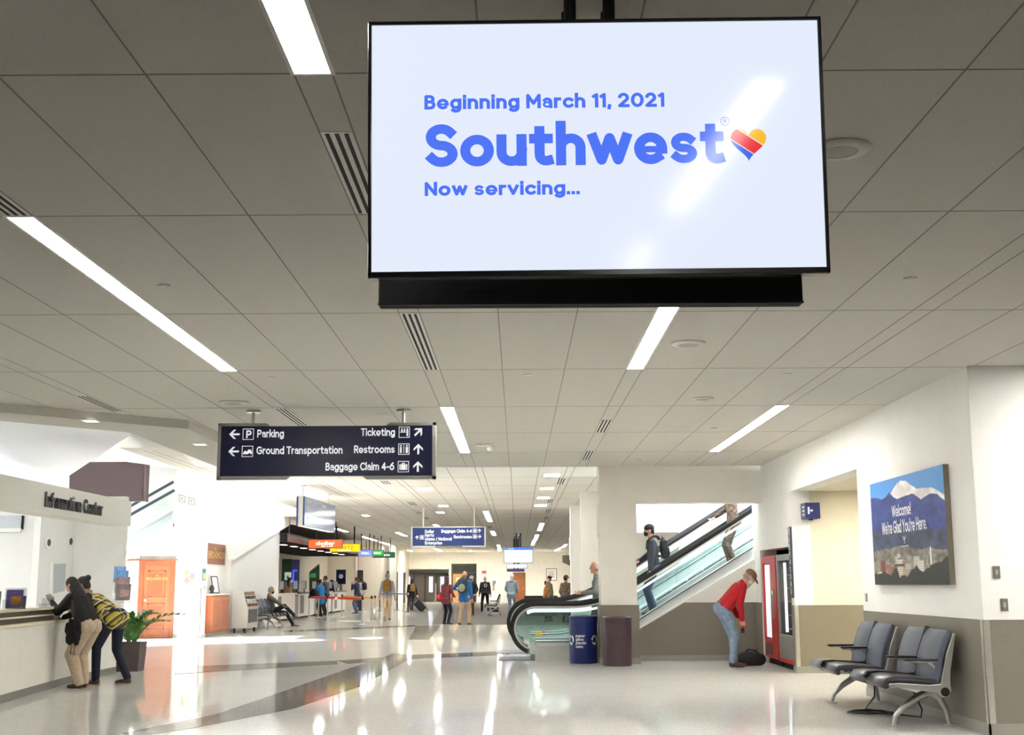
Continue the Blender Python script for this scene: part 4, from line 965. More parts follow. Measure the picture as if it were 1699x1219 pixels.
# ------------------------------------------------------------------ picture of mountains on the right wall
XPIC = XW - .06
pc = [PX(x, y, X=XPIC) for x, y in ((1442, 803), (1564, 771), (1576, 971), (1453, 969))]
y_far, y_near = (pc[0].y + pc[3].y) / 2, (pc[1].y + pc[2].y) / 2
zt, zb = (pc[0].z + pc[1].z) / 2, (pc[2].z + pc[3].z) / 2
t = thing('picture', 'big canvas of a snowy mountain with a welcome text on the right wall', 'picture', (XW, (y_far + y_near) / 2, zb))
MB().box((XPIC + .002, y_near, zb), (XW - .001, y_far, zt)).build('canvas_frame', M('grey_canvas_edge', (134, 128, 114), .7), t, world=True)
NX, NZ = 190, 230
g = np.random.default_rng(5)
def nz1(n, k):
    out = np.zeros(n)
    for o in range(5):
        m = k * 2 ** o; c = g.random(m + 2); xs = np.linspace(0, m, n); i = xs.astype(int); f = xs - i; f = f * f * (3 - 2 * f); out += (c[i] * (1 - f) + c[i + 1] * f) / 2 ** o
    return out / 1.9 - .5
def nz2(nx, nz, k):
    out = np.zeros((nz, nx))
    for o in range(4):
        m = k * 2 ** o; c = g.random((m + 2, m + 2)); x = np.linspace(0, m, nx); z = np.linspace(0, m, nz); i = x.astype(int); j = z.astype(int); fx = (x - i)[None]; fz = (z - j)[:, None]
        out += ((c[np.ix_(j, i)] * (1 - fx) + c[np.ix_(j, i + 1)] * fx) * (1 - fz) + (c[np.ix_(j + 1, i)] * (1 - fx) + c[np.ix_(j + 1, i + 1)] * fx) * fz) / 2 ** o
    return out / 1.875
u = np.linspace(0, 1, NX); v = np.linspace(0, 1, NZ)[:, None]          # v up
img = np.zeros((NZ, NX, 3)); N2 = nz2(NX, NZ, 14)[..., None]; N3 = nz2(NX, NZ, 40)[..., None]
img[:] = np.array([70, 150, 220]) + (v[..., None] - .8) * np.array([-60, -40, -10])
def ridge(pts, rough, k): return np.interp(u, [p[0] for p in pts], [p[1] for p in pts]) + nz1(NX, k) * rough
def paint(mask, col): img[mask] = col[mask] if col.shape == img.shape else (np.zeros_like(img) + col)[mask]
snow = ridge([(0, .80), (.2, .82), (.32, .86), (.40, .93), (.46, .96), (.54, .95), (.62, .88), (.68, .84), (.78, .84), (.86, .83), (1, .75)], .03, 9)
paint(v < snow[None], np.array([236, 230, 230]) + (N2 - .5) * 110)
blue_ = ridge([(0, .86), (.10, .84), (.17, .82), (.24, .84), (.29, .88), (.35, .83), (.40, .80), (.55, .82), (.64, .81), (.72, .75), (.84, .78), (.92, .77), (1, .70)], .035, 10)
paint(v < blue_[None], np.array([26, 56, 140]) + (N2 - .5) * np.array([70, 70, 80]) + (N3 - .5) * 34)
mid = ridge([(0, .50), (.3, .52), (.6, .50), (1, .47)], .10, 7)
paint(v < mid[None], np.array([46, 58, 92]) + (N2 - .5) * 60 + (N3 - .5) * 40)
foot = ridge([(0, .32), (.2, .345), (.5, .35), (.75, .31), (1, .28)], .05, 8)
paint(v < foot[None], np.array([116, 110, 100]) + (N2 - .5) * 120 + (N3 - .5) * 90)
low = ridge([(0, .22), (1, .20)], .03, 9); paint(v < low[None], np.array([134, 128, 116]) + (N3 - .5) * 110)
def bld(x0, x1, z0, z1, c, win=1):
    m = (u[None] > x0) & (u[None] < x1) & (v > z0) & (v < z1); stripes = 1 - .22 * win * (((v * 110).astype(int) % 2) * np.ones_like(u[None])); img[m] = (np.array(c)[None] * stripes[..., None][m])
for b_ in ((.11, .18, .10, .235, (132, 54, 46)), (.24, .31, .06, .17, (158, 80, 60)), (.06, .12, .08, .13, (214, 206, 196)), (.33, .37, .08, .26, (206, 196, 180)), (.37, .43, .06, .235, (222, 212, 194)), (.355, .405, .25, .285, (214, 206, 196)), (.31, .45, .17, .19, (60, 52, 50)), (.44, .52, .08, .15, (190, 170, 148)), (.47, .54, .14, .19, (196, 192, 184)), (.58, .66, .11, .255, (204, 200, 190)), (.63, .71, .10, .215, (226, 220, 208)), (.22, .26, .10, .18, (176, 110, 84)), (.40, .46, .03, .10, (216, 208, 190)), (.50, .55, .02, .08, (206, 196, 180))): bld(*b_)
img[(np.abs(u[None] - (.80 + .0 * v)) < .008) & (v > .13) & (v < .325)] = (236, 236, 232)
trees = ridge([(0, .12), (.06, .10), (.12, .13), (.2, .10), (.26, .08), (.30, .13), (.34, .16), (.38, .06), (.44, .10), (.49, .06), (.54, .12), (.60, .15), (.7, .12), (.76, .14), (.84, .18), (.92, .20), (1, .23)], .06, 26)
paint(v < trees[None], np.array([20, 26, 18]) + (N3 - .5) * 44)
img = np.clip(img, 0, 255) / 255.0
lin = np.where(img <= .04045, img / 12.92, ((img + .055) / 1.055) ** 2.4)
mb = MB(); vs = [(XPIC, y_far + (y_near - y_far) * a, zb + (zt - zb) * c) for c in np.linspace(0, 1, NZ) for a in np.linspace(0, 1, NX)]
mb.add(vs, [(j * NX + i, j * NX + i + 1, (j + 1) * NX + i + 1, (j + 1) * NX + i) for j in range(NZ - 1) for i in range(NX - 1)])
pm = bpy.data.materials.new('printed_mountain_canvas'); pm.use_nodes = True
at_ = pm.node_tree.nodes.new('ShaderNodeAttribute'); at_.attribute_name = 'print'
pm.node_tree.links.new(at_.outputs['Color'], pm.node_tree.nodes['Principled BSDF'].inputs['Base Color']); pm.node_tree.nodes['Principled BSDF'].inputs['Roughness'].default_value = .5
po = mb.build('print', pm, t, world=True)
ca = po.data.color_attributes.new('print', 'FLOAT_COLOR', 'POINT'); ca.data.foreach_set('color', np.concatenate([lin.reshape(-1, 3), np.ones((NX * NZ, 1))], 1).astype(np.float32).ravel())
PW, PH = y_far - y_near, zt - zb
def ptxt(s, uc, vv, h, wid, w):
    text(m_, s, (XPIC - .003, y_far - PW * uc, zb + PH * vv), (0, -1, 0), (0, 0, 1), h * PH, w, .55, align='c', width=wid * PW)
m_ = MB(); ptxt('Welcome!', .455, .632, .11, .27, 1.15); ptxt("We're Glad You're Here.", .475, .478, .12, .63, 1.2)
ptxt('Y', .475, .375, .07, .04, .8); ptxt('COLORADO SPRINGS', .475, .345, .014, .11, 1.2)
m_.build('welcome_lettering', wgl, t, world=True)

# ------------------------------------------------------------------ beam seating
seatm = M('slate_vinyl', (82, 88, 104), .42, var=.06, vs=30)
seat2 = M('slate_vinyl_seat', (46, 47, 53), .32, var=.06, vs=30)
def profile_seat():
    """seat and back centre line in (y, z): front edge, seat, crook, back"""
    return [(-.50, .385), (-.515, .41), (-.50, .432), (-.40, .44), (-.25, .43), (-.08, .415), (-.005, .425), (.02, .47), (.03, .54), (.045, .62), (.075, .72), (.115, .82), (.15, .90)]
def pad(mb, x0, x1, prof, th, mi=0):
    """soft pad from x0 to x1 following prof, thickness th"""
    n = len(prof); nr = []
    for i in range(n):
        a, b_ = prof[max(0, i - 1)], prof[min(n - 1, i + 1)]; d = Vector((b_[0] - a[0], b_[1] - a[1])).normalized(); nr.append(Vector((-d.y, d.x)))
    ts = [th * (.55 if i in (0, n - 1) else 1) for i in range(n)]; vs = []; e = .02
    xs = [(x0, .35), (x0 + e * .4, .8), (x0 + e, 1), (x1 - e, 1), (x1 - e * .4, .8), (x1, .35)]
    for x, k in xs:
        for i in range(n): vs.append((x, prof[i][0] + nr[i].x * ts[i] * k, prof[i][1] + nr[i].y * ts[i] * k))
        for i in range(n): vs.append((x, prof[i][0] - nr[i].x * ts[i] * .25, prof[i][1] - nr[i].y * ts[i] * .25))
    fs = []; m = 2 * n
    for j in range(len(xs) - 1):
        o, p = j * m, (j + 1) * m
        fs += [(o + i, p + i, p + i + 1, o + i + 1) for i in range(n - 1)] + [(o + n + i + 1, p + n + i + 1, p + n + i, o + n + i) for i in range(n - 1)]
        fs += [(o, o + n, p + n, p), (o + n - 1, p + n - 1, p + m - 1, o + m - 1)]
    for o, flip in ((0, 0), ((len(xs) - 1) * m, 1)):
        for i in range(n - 1):
            f = (o + i, o + i + 1, o + n + i + 1, o + n + i); fs.append(f[::-1] if flip else f)
    return mb.add(vs, fs, mi)
def bench(label, loc, rot, plan, arms, legs, group=None, padm=None, seatmat=None, table=True):
    t = thing('row_seat', label, 'bench', loc, rot, group)
    P = profile_seat(); L = plan[-1][1]
    for k, x0, x1 in [(p[2], p[0], p[1]) for p in plan]:
        if k == 's':
            pad(MB(), x0 + .008, x1 - .008, P[:7], .05).build('seat', seatmat or seat2, t, smooth=True)
            pad(MB(), x0 + .008, x1 - .008, [(y - .02, z + .02) for y, z in P[6:]], .045).build('backrest', padm or seatm, t, smooth=True)
        elif table: MB().box((x0 + .01, -.47, .405), (x1 - .01, -.02, .43)).build('side_table', M('dark_laminate', (58, 52, 48), .18, var=.05), t, bevel=.008)
    for x0, x1, k in plan:
        if k != 's': continue
        nxt = [p for p in plan if abs(p[0] - x1) < .01 and p[2] == 's']; prv = [p for p in plan if abs(p[1] - x0) < .01 and p[2] == 's']
        for x, ok in ((x1, not nxt), (x0, not prv)):
            if ok:
                s = 1 if x == x1 else -1; o = [(-.505, .40), (-.50, .425), (-.40, .43), (-.1, .41), (.0, .42), (.03, .54), (.075, .72), (.15, .905), (.17, .90), (.135, .72), (.10, .54), (.09, .42), (.10, .36), (.07, .30), (.0, .29), (-.05, .335), (-.2, .36), (-.40, .385), (-.49, .385)]
                f = MB().prism([(x, y, z) for y, z in o], (.028 * s, 0, 0)).build('end_frame', alum, t, bevel=.005)
                MB().cyl((x + .028 * s, .035, .345), (x + .034 * s, .035, .345), .043, n=24).build('round_cap', black, f)
        if nxt: MB().tube([(x1, y - .042, z + .046) for y, z in P], .024, n=6).build('seam_strip', black, t)
    MB().box((.05, -.06, .29), (L - .05, .05, .36)).build('beam', alum, t)
    for x in arms:
        a_ = MB().tube([(x, .02, .63), (x, -.12, .625), (x, -.30, .632)], .014, n=8).tube([(x, -.08, .62), (x, -.02, .56), (x, .03, .55)], .014, n=8).build('arm_bracket', alum, t, smooth=True)
        MB().box((x - .03, -.33, .635), (x + .03, .0, .655)).build('arm_pad', black, a_, bevel=.008)
    for x in legs:
        m_ = MB().tube([(x, -.03, .32), (x, -.14, .28), (x, -.28, .19), (x, -.38, .09), (x, -.395, .012)], [.042, .04, .033, .025, .02], n=10, up=(1, 0, 0))
        l = m_.build('leg', alum, t, smooth=True); MB().lathe([(.05, 0), (.05, .008), (.02, .014)], c=(x, -.395, 0), n=20).build('foot_disc', alum, l, smooth=True)
        m_ = MB().tube([(x, -.0, .32), (x, .07, .26), (x, .13, .15), (x, .15, .012)], [.04, .035, .026, .02], n=10, up=(1, 0, 0))
        l = m_.build('leg', alum, t, smooth=True); MB().lathe([(.05, 0), (.05, .008), (.02, .014)], c=(x, .15, 0), n=20).build('foot_disc', alum, l, smooth=True)
    return t
BX = XW - .27
BY1 = 15.72
bench('four-seat slate beam seat with black arms against the wall under the mountain picture', (BX, BY1, 0), R(-90), [(0, .64, 's'), (.64, 1.28, 's'), (1.28, 1.86, 't'), (1.86, 2.5, 's'), (2.5, 3.14, 's')], (.03, .64, 2.5, 3.1), (.42, 2.88))
p0, p1 = FL(1412, 1181), FL(1512, 1186)
pts = [(BX - .15, 14.35, .30), (BX - .2, 14.2, .16), (BX - .28, 14.3, .02)]
for i in range(16): a = 2 * math.pi * i / 10; pts.append((BX - .32 + .26 * math.cos(a) * (1 - .02 * i), 14.0 + .16 * math.sin(a), .012 + .001 * i))
pts += [(BX - .05, 13.75, .012), (BX + .08, 13.5, .014), (BX + .05, 13.35, .10), (BX - .05, 13.3, .30)]
t = tag(MB().tube(pts, .009, n=6).build('power_cord', rubber, smooth=True), 'black cord looping on the floor under the slate beam seat', 'cord')
# ------------------------------------------------------------------ information desk
desk_w = M('desk_front_cream', (232, 230, 221), .5, var=.02, vs=5)
desk_b = M('desk_brown_band', (86, 72, 68), .4, var=.08, vs=40)
ledge_m = M('desk_ledge_cream', (228, 220, 194), .4, var=.02)
dp = [FL(-160, 1218), FL(-60, 1188), FL(0, 1167), FL(60, 1149), FL(119, 1132), FL(160, 1123), FL(192, 1116)]
dp = [V(p.x, p.y, 0) for p in dp]
t = thing('information_desk', 'long curved cream information desk with grey kick base, people leaning on it', 'desk', (dp[3].x, dp[3].y, 0))
def strip(i0, i1, o0, o1, z0, z1, pts=None):
    """slab following the curve from point i0 to i1 (fractions allowed), offset o0 (front) to o1 (back, towards -x)"""
    pts = pts or dp; P = []
    def at(s): i = min(int(s), len(pts) - 2); return pts[i] + (pts[i + 1] - pts[i]) * (s - i)
    ks = [i0] + [k for k in range(len(pts)) if i0 < k < i1] + [i1]
    front = [at(k) + V(o0, 0, z0) for k in ks]; back = [at(k) + V(-o1, 0, z0) for k in ks]
    mb = MB()
    for i in range(len(ks) - 1): mb.prism([front[i], front[i + 1], back[i + 1], back[i]], (0, 0, z1 - z0))
    return mb
sb_i = 3.75
strip(0, 6, 0, .08, .10, .885).build('front_panel', desk_w, t, world=True)
strip(0, 6, .006, .07, 0, .10).build('kick_base', M('desk_kick_grey', (126, 124, 118), .35), t, world=True)
strip(0, 6, .035, .60, .885, .925).build('ledge', ledge_m, t, world=True, bevel=.006)
for i0, i1 in ((0, sb_i), (5.3, 6)):
    strip(i0, i1, -.10, .16, .925, 1.075).build('upper_fascia', desk_b, t, world=True)
    strip(i0, i1, -.06, .17, .99, 1.012).build('shelf_strip', ledge_m, t, world=True)
    strip(i0, i1, -.02, .36, 1.075, 1.115).build('transaction_top', ledge_m, t, world=True, bevel=.006)
# header band with letters
hx = -6.13
hz0, hz1 = PX(218, 873, X=hx).z, PX(218, 832, X=hx).z
yh0, yh1 = 12.2, PX(217.5, 850, X=hx).y
t = thing('overhead_band', 'pale overhead band lettered Information Center above the desk', 'sign band', (hx, (yh0 + yh1) / 2, hz0))
MB().box((hx - .35, yh0, hz0), (hx, yh1, hz1)).build('band', M('header_band_grey', (228, 227, 221), .5, var=.02), t, world=True)
pa, pb = PX(73, 840, X=hx + .002), PX(168, 850, X=hx + .002)
m_ = MB(); zb_ = PX(120, 846.5, X=hx).z; wd_ = pb.y - pa.y
text(m_, 'Information Center', (hx + .03, pa.y, PX(73, 840.5, X=hx).z), (0, 1, 0), (0, 0, 1), PX(73, 815, X=hx).z - PX(73, 840.5, X=hx).z, 1.0, 1.3, width=wd_, depth=.028)
m_.build('raised_lettering', M('dark_letter_metal', (98, 102, 102), .4, metal=.3), t, world=True)
for y in (12.5,): MB().cyl((hx - .175, y, hz1), (hx - .175, y, hz1 + .9 if False else 3.9), .03, n=12).build('hanger_rod', bar_w, t, world=True)
# wall things behind the desk
def on_side(x, y):
    """point on the slanted side wall behind the desk"""
    n = V(-(xi.y - 22.9) if False else (22.9 - 21.6), -(xj - xi.x), 0); n = V(22.9 - 21.6, -(xj - xi.x), 0).normalized()
    d = ray(x, y); tt = (V(xj, 22.9, 0) - CAM_P).dot(n) / d.dot(n); return CAM_P + d * tt, n
q = [on_side(*p)[0] for p in ((83, 931), (107, 930), (104, 984), (81, 990))]; n_ = on_side(90, 900)[1]
t = thing('wall_board', 'narrow white-framed grey board on the wall behind the desk', 'board', q[3])
MB().prism([p + n_ * .002 for p in q], n_ * .05).build('board_frame', white, t, world=True)
c0 = sum(q, V(0, 0, 0)) / 4
MB().prism([c0 + (p - c0) * .84 + n_ * .053 for p in q], n_ * .004).build('board_face', M('board_grey', (176, 182, 186), .3), t, world=True)
for i, (x, y) in enumerate(((78.5, 900), (115, 898))):
    p, n_ = on_side(x, y); t = thing('wall_speaker', ['small round dark wall speaker behind the desk, nearer the long wall', 'small round dark wall speaker behind the desk, near the cream corner'][i], 'wall speaker', p, 0, 'round wall speakers behind the desk')
    MB().cyl(p + n_ * .001, p + n_ * .03, .10, n=20).build('speaker_ring', white, t, world=True); MB().cyl(p + n_ * .03, p + n_ * .035, .062, n=20).build('speaker_mesh', M('dark_mesh', (78, 78, 92), .6), t, world=True)
p, q_ = PX(-10, 855, Y=25.5), PX(36, 880, Y=25.5)
t = thing('interior_window', 'dark-edged interior window high on the wall behind the desk', 'window', (q_.x, 25.59, q_.z + .02))
MB().box((p.x, 25.55, q_.z + .03), (q_.x - .03, 25.59, p.z)).build('pane', M('frosted_pane', (204, 208, 214), .3), t, world=True); MB().box((q_.x - .03, 25.53, q_.z + .03), (q_.x, 25.59, p.z)).build('frame_edge', darkm, t, world=True)
# leaflets
def leaflet(p, w, h, lean, rot, rgb, label, rgb2=None, group=None):
    t = thing('leaflet', label, 'leaflet', p, rot, group)
    m_ = MB().cbox((0, 0, h / 2), (w, .012, h)); m_.xf(Matrix.Rotation(-lean, 4, 'X')); m_.build('booklet', M('leaflet_%d_%d_%d' % rgb, rgb, .4, var=.25, vs=18), t)
    if rgb2:
        m_ = MB().cbox((w * .1, -.0075, h * .42), (w * .6, .002, h * .45)).xf(Matrix.Rotation(-lean, 4, 'X')); m_.build('cover_photo', M('leaflet_%d_%d_%d' % rgb2, rgb2, .4, var=.3, vs=25), t)
ac = glass_mat('clear_acrylic', (.9, .92, .92), .08)
def holder(p, w, h, rot, label, mat=None):
    t = thing('leaflet_holder', label, 'leaflet holder', p, rot)
    MB().box((-w / 2, -.05, 0), (w / 2, .06, .006)).build('base', mat or ac, t); MB().box((-w / 2, -.054, 0), (w / 2, -.05, h * .45)).build('front_lip', mat or ac, t); MB().box((-w / 2, .052, 0), (w / 2, .056, h)).build('back_plate', mat or ac, t)
zt_ = 1.1155
def on_desk(x, y, z=zt_): return PX(x, y, Z=z)
pd = lambda x, Y, z=zt_: V(PX(x, 1000, Y=Y).x, Y, z)
holder(pd(24, 15.9), .26, .26, .15, 'clear holder with a purple leaflet at the left end of the desk')
leaflet(pd(24, 15.9) + V(.0, -.01, .008), .20, .23, .1, .15, (92, 82, 150), 'purple leaflet with an orange picture at the left end of the desk', (206, 136, 50))
leaflet(pd(14, 15.85) + V(-.10, -.12, .0), .09, .22, .1, .15, (104, 98, 96), 'grey leaflet in front of the purple one on the desk')
leaflet(pd(36, 16.2) + V(0, 0, .0), .10, .16, .12, -.2, (60, 58, 58), 'small dark leaflet stand beside the purple leaflet on the desk')
holder(pd(74, 17.0), .11, .12, 0, 'small empty clear holder on the desk left of the woman with the phone')
for i, (x, Y, dz, rgb, lb) in enumerate(((196, 22.9, .34, (96, 152, 206), 'blue leaflet topmost in the stand at the far end of the desk'), (200, 22.8, .27, (84, 140, 200), 'blue leaflet second from the top in the stand at the far end of the desk'), (201, 22.65, .16, (150, 110, 100), 'pink-brown leaflet in the middle of the stand at the far end of the desk'), (203, 22.5, .04, (112, 92, 88), 'brown leaflet lowest in the stand at the far end of the desk'))):
    leaflet(pd(x, Y - 1.2) + V(-.0, .0, dz), .24 if i > 1 else .2, .27, .2, .1, rgb, lb, (170, 130, 118) if i > 1 else None)
t = thing('leaflet_stand', 'tiered wire leaflet stand at the far end of the desk', 'leaflet stand', pd(200, 21.75))
MB().box((-.15, -.06, 0), (.15, .3, .01)).build('base', alum, t); m_ = MB()
for x in (-.14, .14): m_.tube([(x, -.05, .01), (x, .02, .2), (x, .28, .52)], .006, n=6)
m_.build('wire_frame', alum, t)
for k in range(4): MB().box((-.13, -.045 + k * .09, .03 + k * .115), (.13, -.005 + k * .09, .038 + k * .115)).build('shelf', alum, t)
leaflet(pd(166, 20.6, .926) + V(-.25, 0, 0), .22, .40, .05, .1, (104, 92, 150), 'purple leaflet with an orange picture behind the man in the plaid shirt', (206, 140, 50))

# ------------------------------------------------------------------ potted plant
pp = FL(215, 1114)
pp = V(PX(217, 1090, Y=pp.y + .2).x, pp.y + .2, 0)
t = thing('potted_plant', 'leafy green plant in a dark brown tapered pot beside the desk', 'plant', pp)
hp = .47
MB().prism([(-.17, -.17, 0), (.17, -.17, 0), (.17, .17, 0), (-.17, .17, 0)], (0, 0, .001)).build('pot_foot', matteblack, t) if False else None
m_ = MB(); a, b_ = .175, .205
m_.add([(-a, -a, 0), (a, -a, 0), (a, a, 0), (-a, a, 0), (-b_, -b_, hp), (b_, -b_, hp), (b_, b_, hp), (-b_, b_, hp), (-b_ + .02, -b_ + .02, hp), (b_ - .02, -b_ + .02, hp), (b_ - .02, b_ - .02, hp), (-b_ + .02, b_ - .02, hp), (-.17, -.17, hp - .04), (.17, -.17, hp - .04), (.17, .17, hp - .04), (-.17, .17, hp - .04)],
       [(0, 3, 2, 1), (0, 1, 5, 4), (1, 2, 6, 5), (2, 3, 7, 6), (3, 0, 4, 7), (4, 5, 9, 8), (5, 6, 10, 9), (6, 7, 11, 10), (7, 4, 8, 11), (8, 9, 13, 12), (9, 10, 14, 13), (10, 11, 15, 14), (11, 8, 12, 15)])
m_.build('pot', M('brown_pot', (78, 64, 62), .5, var=.06), t)
MB().box((-.17, -.17, hp - .06), (.17, .17, hp - .038)).build('soil', M('soil', (58, 46, 38), .9, var=.2), t)
leafm = M('leaf_green', (98, 148, 74), .35, var=.25, vs=9); stemm = M('stem_green', (92, 126, 66), .5)
pr = random.Random(3)
for k in range(17):
    an = (2 * math.pi * k / 17) + pr.uniform(-.2, .2); ln = pr.uniform(.5, .85); out = pr.uniform(.12, .5)
    if k == 0: an, ln, out = .12, .78, .74
    if k == 1: an, ln, out = -.35, .62, .6
    d = V(math.cos(an), math.sin(an), 0); base = V(d.x * .06, d.y * .06, hp - .04)
    pts = [base + d * out * s ** 1.5 + V(0, 0, ln * (math.sin(s * 1.75) * .62)) for s in [i / 9 for i in range(10)]]
    st = MB().tube(pts, [.011 - .008 * i / 9 for i in range(10)], n=6).build('stem', stemm, t, smooth=True)
    lf = MB()
    for i in range(2, 19):
        s = i / 2; j = min(8, int(s)); p = pts[j] + (pts[j + 1] - pts[j]) * (s - j); T_ = (pts[j + 1] - pts[j]).normalized(); side = T_.cross(V(0, 0, 1)).normalized() * (1 if i % 2 else -1)
        L = .15 * (1.05 - abs(s - 5) * .07); dv = (side * .85 + T_ * .5 + V(0, 0, .3)).normalized(); wv = dv.cross(T_.cross(dv)).normalized() if False else T_ * .5 - dv * T_.dot(dv) * .5; wv = wv.normalized() * L * .25; nn = dv.cross(wv).normalized() * L * .06
        q = [p, p + dv * L * .35 + wv + nn, p + dv * L * .7 + wv * .8 + nn, p + dv * L, p + dv * L * .7 - wv * .8 + nn, p + dv * L * .35 - wv + nn, p + dv * L * .5]
        lf.add(q, [(0, 1, 6), (1, 2, 6), (2, 3, 6), (3, 4, 6), (4, 5, 6), (5, 0, 6)])
    lf.build('foliage', leafm, st, smooth=True)
fl_ = MB(); p0 = V(.10, -.05, hp); 
stf = MB().tube([p0, p0 + V(.03, 0, .25), p0 + V(.09, -.02, .46)], .004, n=5).build('flower_stem', stemm, t)
for k in range(6): a_ = k * 1.05; fl_.ell(p0 + V(.09 + .03 * math.cos(a_), -.02, .47 + .03 * math.sin(a_)), (.03, .012, .022), n=8)
fl_.build('pale_bloom', M('pale_bloom', (206, 200, 208), .6), stf, smooth=True)

# ------------------------------------------------------------------ wooden door, signs and cabinet past the plant
t = thing('wooden_door', 'red-brown wooden shop door with gold lettering in the white wall', 'door', ((dx0 + dx1) / 2, YA, 0))
dw = (dx1 - dx0) / 2; dh = PX(258, 930, Y=YA).z
wood2 = M('door_wood', (186, 116, 80), .4, var=.12, vs=10)
mb = MB().box((-dw, -.05, 0), (-dw + .13, .09, dh)).box((dw - .13, -.05, 0), (dw, .09, dh)).box((-dw + .13, -.05, dh - .13), (dw - .13, .09, dh))
mb.build('door_frame', woodr, t)
lw = dw - .13
leaf = MB().box((-lw, .0, .01), (lw, .05, dh - .13)).build('door_leaf', wood2, t)
for z0, z1 in ((.22, .92), (1.08, dh - .26)):
    m_ = MB(); a, c = -lw + .13, lw - .13
    m_.box((a, -.014, z0), (a + .03, 0, z1)).box((c - .03, -.014, z0), (c, 0, z1)).box((a, -.014, z0), (c, 0, z0 + .03)).box((a, -.014, z1 - .03), (c, 0, z1)).box((a + .07, -.008, z0 + .07), (c - .07, 0, z1 - .07))
    m_.build('raised_panel', woodr, leaf)
m_ = MB(); text(m_, 'THE', (0, -.02, dh - .43), (1, 0, 0), (0, 0, 1), .045, 1.2, align='c'); text(m_, 'BROADMOOR', (0, -.02, dh - .52), (1, 0, 0), (0, 0, 1), .075, 1.2, align='c', width=.58); m_.build('gold_lettering', gold, leaf)
MB().lathe([(.012, 0), (.012, .05), (.034, .06), (.034, .09), (.01, .1)], n=16).xf(Matrix.Translation((-lw + .09, 0, 1.0)) @ Matrix.Rotation(R(90), 4, 'X')).build('door_knob', M('bright_brass', (236, 226, 210), .2, metal=.6), leaf, smooth=True)
p, q_ = PX(208, 929.5, Y=YA), PX(295, 928, Y=YA)
t = tag(MB().box((p.x, YA - .04, dh + .005), (q_.x, YA - .001, dh + .04)).build('wooden_rail', woodr), 'thin red-brown wooden rail on the white wall above the shop door', 'rail')
p = PX(210, 950, Y=YA); q_ = PX(215, 985, Y=YA)
t = thing('poster', 'narrow pale blue poster left of the wooden door', 'poster', ((p.x + q_.x) / 2, YA, q_.z)); MB().box((p.x - (p.x + q_.x) / 2, -.015, 0), (q_.x - (p.x + q_.x) / 2, -.001, p.z - q_.z)).build('print', M('pale_blue_print', (196, 208, 232), .5, var=.1), t)
cols = [(236, 120, 60), (110, 176, 214), (240, 190, 60), (120, 74, 150), (206, 52, 110), (140, 190, 80)]
nm_ = ['orange', 'light blue', 'yellow', 'violet', 'pink', 'green']
for i, (x, y) in enumerate(((310, 949.5), (319, 949.5), (310, 956), (319, 956), (310, 963), (319, 963))):
    p = PX(x, y, Y=YA - .301); t = thing('round_sticker', nm_[i] + ' round icon sticker on the front of the white left pillar', 'sticker', p, 0, 'six coloured round stickers')
    MB().cyl((0, -.004, 0), (0, -.001, 0), .058, n=20).build('disc', M('sticker_c%d' % i, cols[i], .5, var=0), t); m_ = MB(); frame_sq(m_, (0, -.005, 0), (1, 0, 0), (0, 0, 1), .05, .2); m_.build('icon', white, t)
p, q_ = PX(334.5, 943, X=XCL1 + .005), PX(340, 963, X=XCL1 + .005)
t = thing('poster', 'small colourful poster on the right side of the white left pillar', 'poster', (XCL1, YA, q_.z)); MB().box((.001, -.2, 0), (.012, .16, p.z - q_.z)).build('print', M('teal_print', (60, 130, 140), .5, var=.3, vs=10), t); MB().box((.012, -.12, .04), (.014, .08, .2)).build('yellow_patch', M('yellow_print', (226, 196, 70), .5), t)
p = PX(338, 975, X=XCL1 + .005); t = thing('thermostat', 'small grey wall unit under the colourful poster on the left pillar', 'wall unit', (XCL1, YA, p.z)); MB().box((.001, -.05, -.07), (.03, .05, .07)).build('case', M('grey_case', (150, 150, 150), .5), t); MB().box((.03, -.03, 0), (.032, .03, .04)).build('display', darkm, t)
MB_ = MB().box((XCL1 + .001, YA - .33, .10), (XCL1 + .012, YA - .25, 1.35)).build('steel_guard', steel); tag(MB_, 'tall steel corner guard on the lower edge of the white left pillar', 'corner guard')
a, c = PX(345, 903, X=XS + .03), PX(373, 937, X=XS + .03)
t = thing('shop_sign', 'square brown shop sign with gold letters above the wooden cabinet', 'sign', (XS, (a.y + c.y) / 2, c.z))
hw = (c.y - a.y) / 2; hh_ = PX(359, 903, X=XS + .03).z - PX(359, 937, X=XS + .03).z
MB().box((.002, -hw, 0), (.03, hw, hh_)).build('sign_panel', M('brown_sign', (142, 88, 66), .45, var=.06), t)
m_ = MB(); text(m_, 'The', (.034, -.2, hh_ * .66), (0, 1, 0), (0, 0, 1), .12, 1.1, align='c'); text(m_, 'BROADMOOR', (.034, 0, hh_ * .28), (0, 1, 0), (0, 0, 1), .20, 1.1, align='c', width=hw * 1.8); m_.build('gold_lettering', gold, t)
y0_, y1_ = YA + .52, 37.3
t = thing('wooden_cabinet', 'low red-brown wooden cabinet against the white shop wall', 'cabinet', (XS + .22, (y0_ + y1_) / 2, 0))
hw = (y1_ - y0_) / 2; ch_ = 1.12
MB().box((-.19, -hw, .1), (.19, hw, ch_)).build('cabinet_body', woodr, t); MB().box((-.2, -hw - .02, ch_), (.22, hw + .02, ch_ + .04)).build('cabinet_top', M('pale_stone_top', (222, 216, 206), .3), t); MB().box((-.18, -hw + .02, 0), (.17, hw - .02, .1)).build('plinth', basem, t)
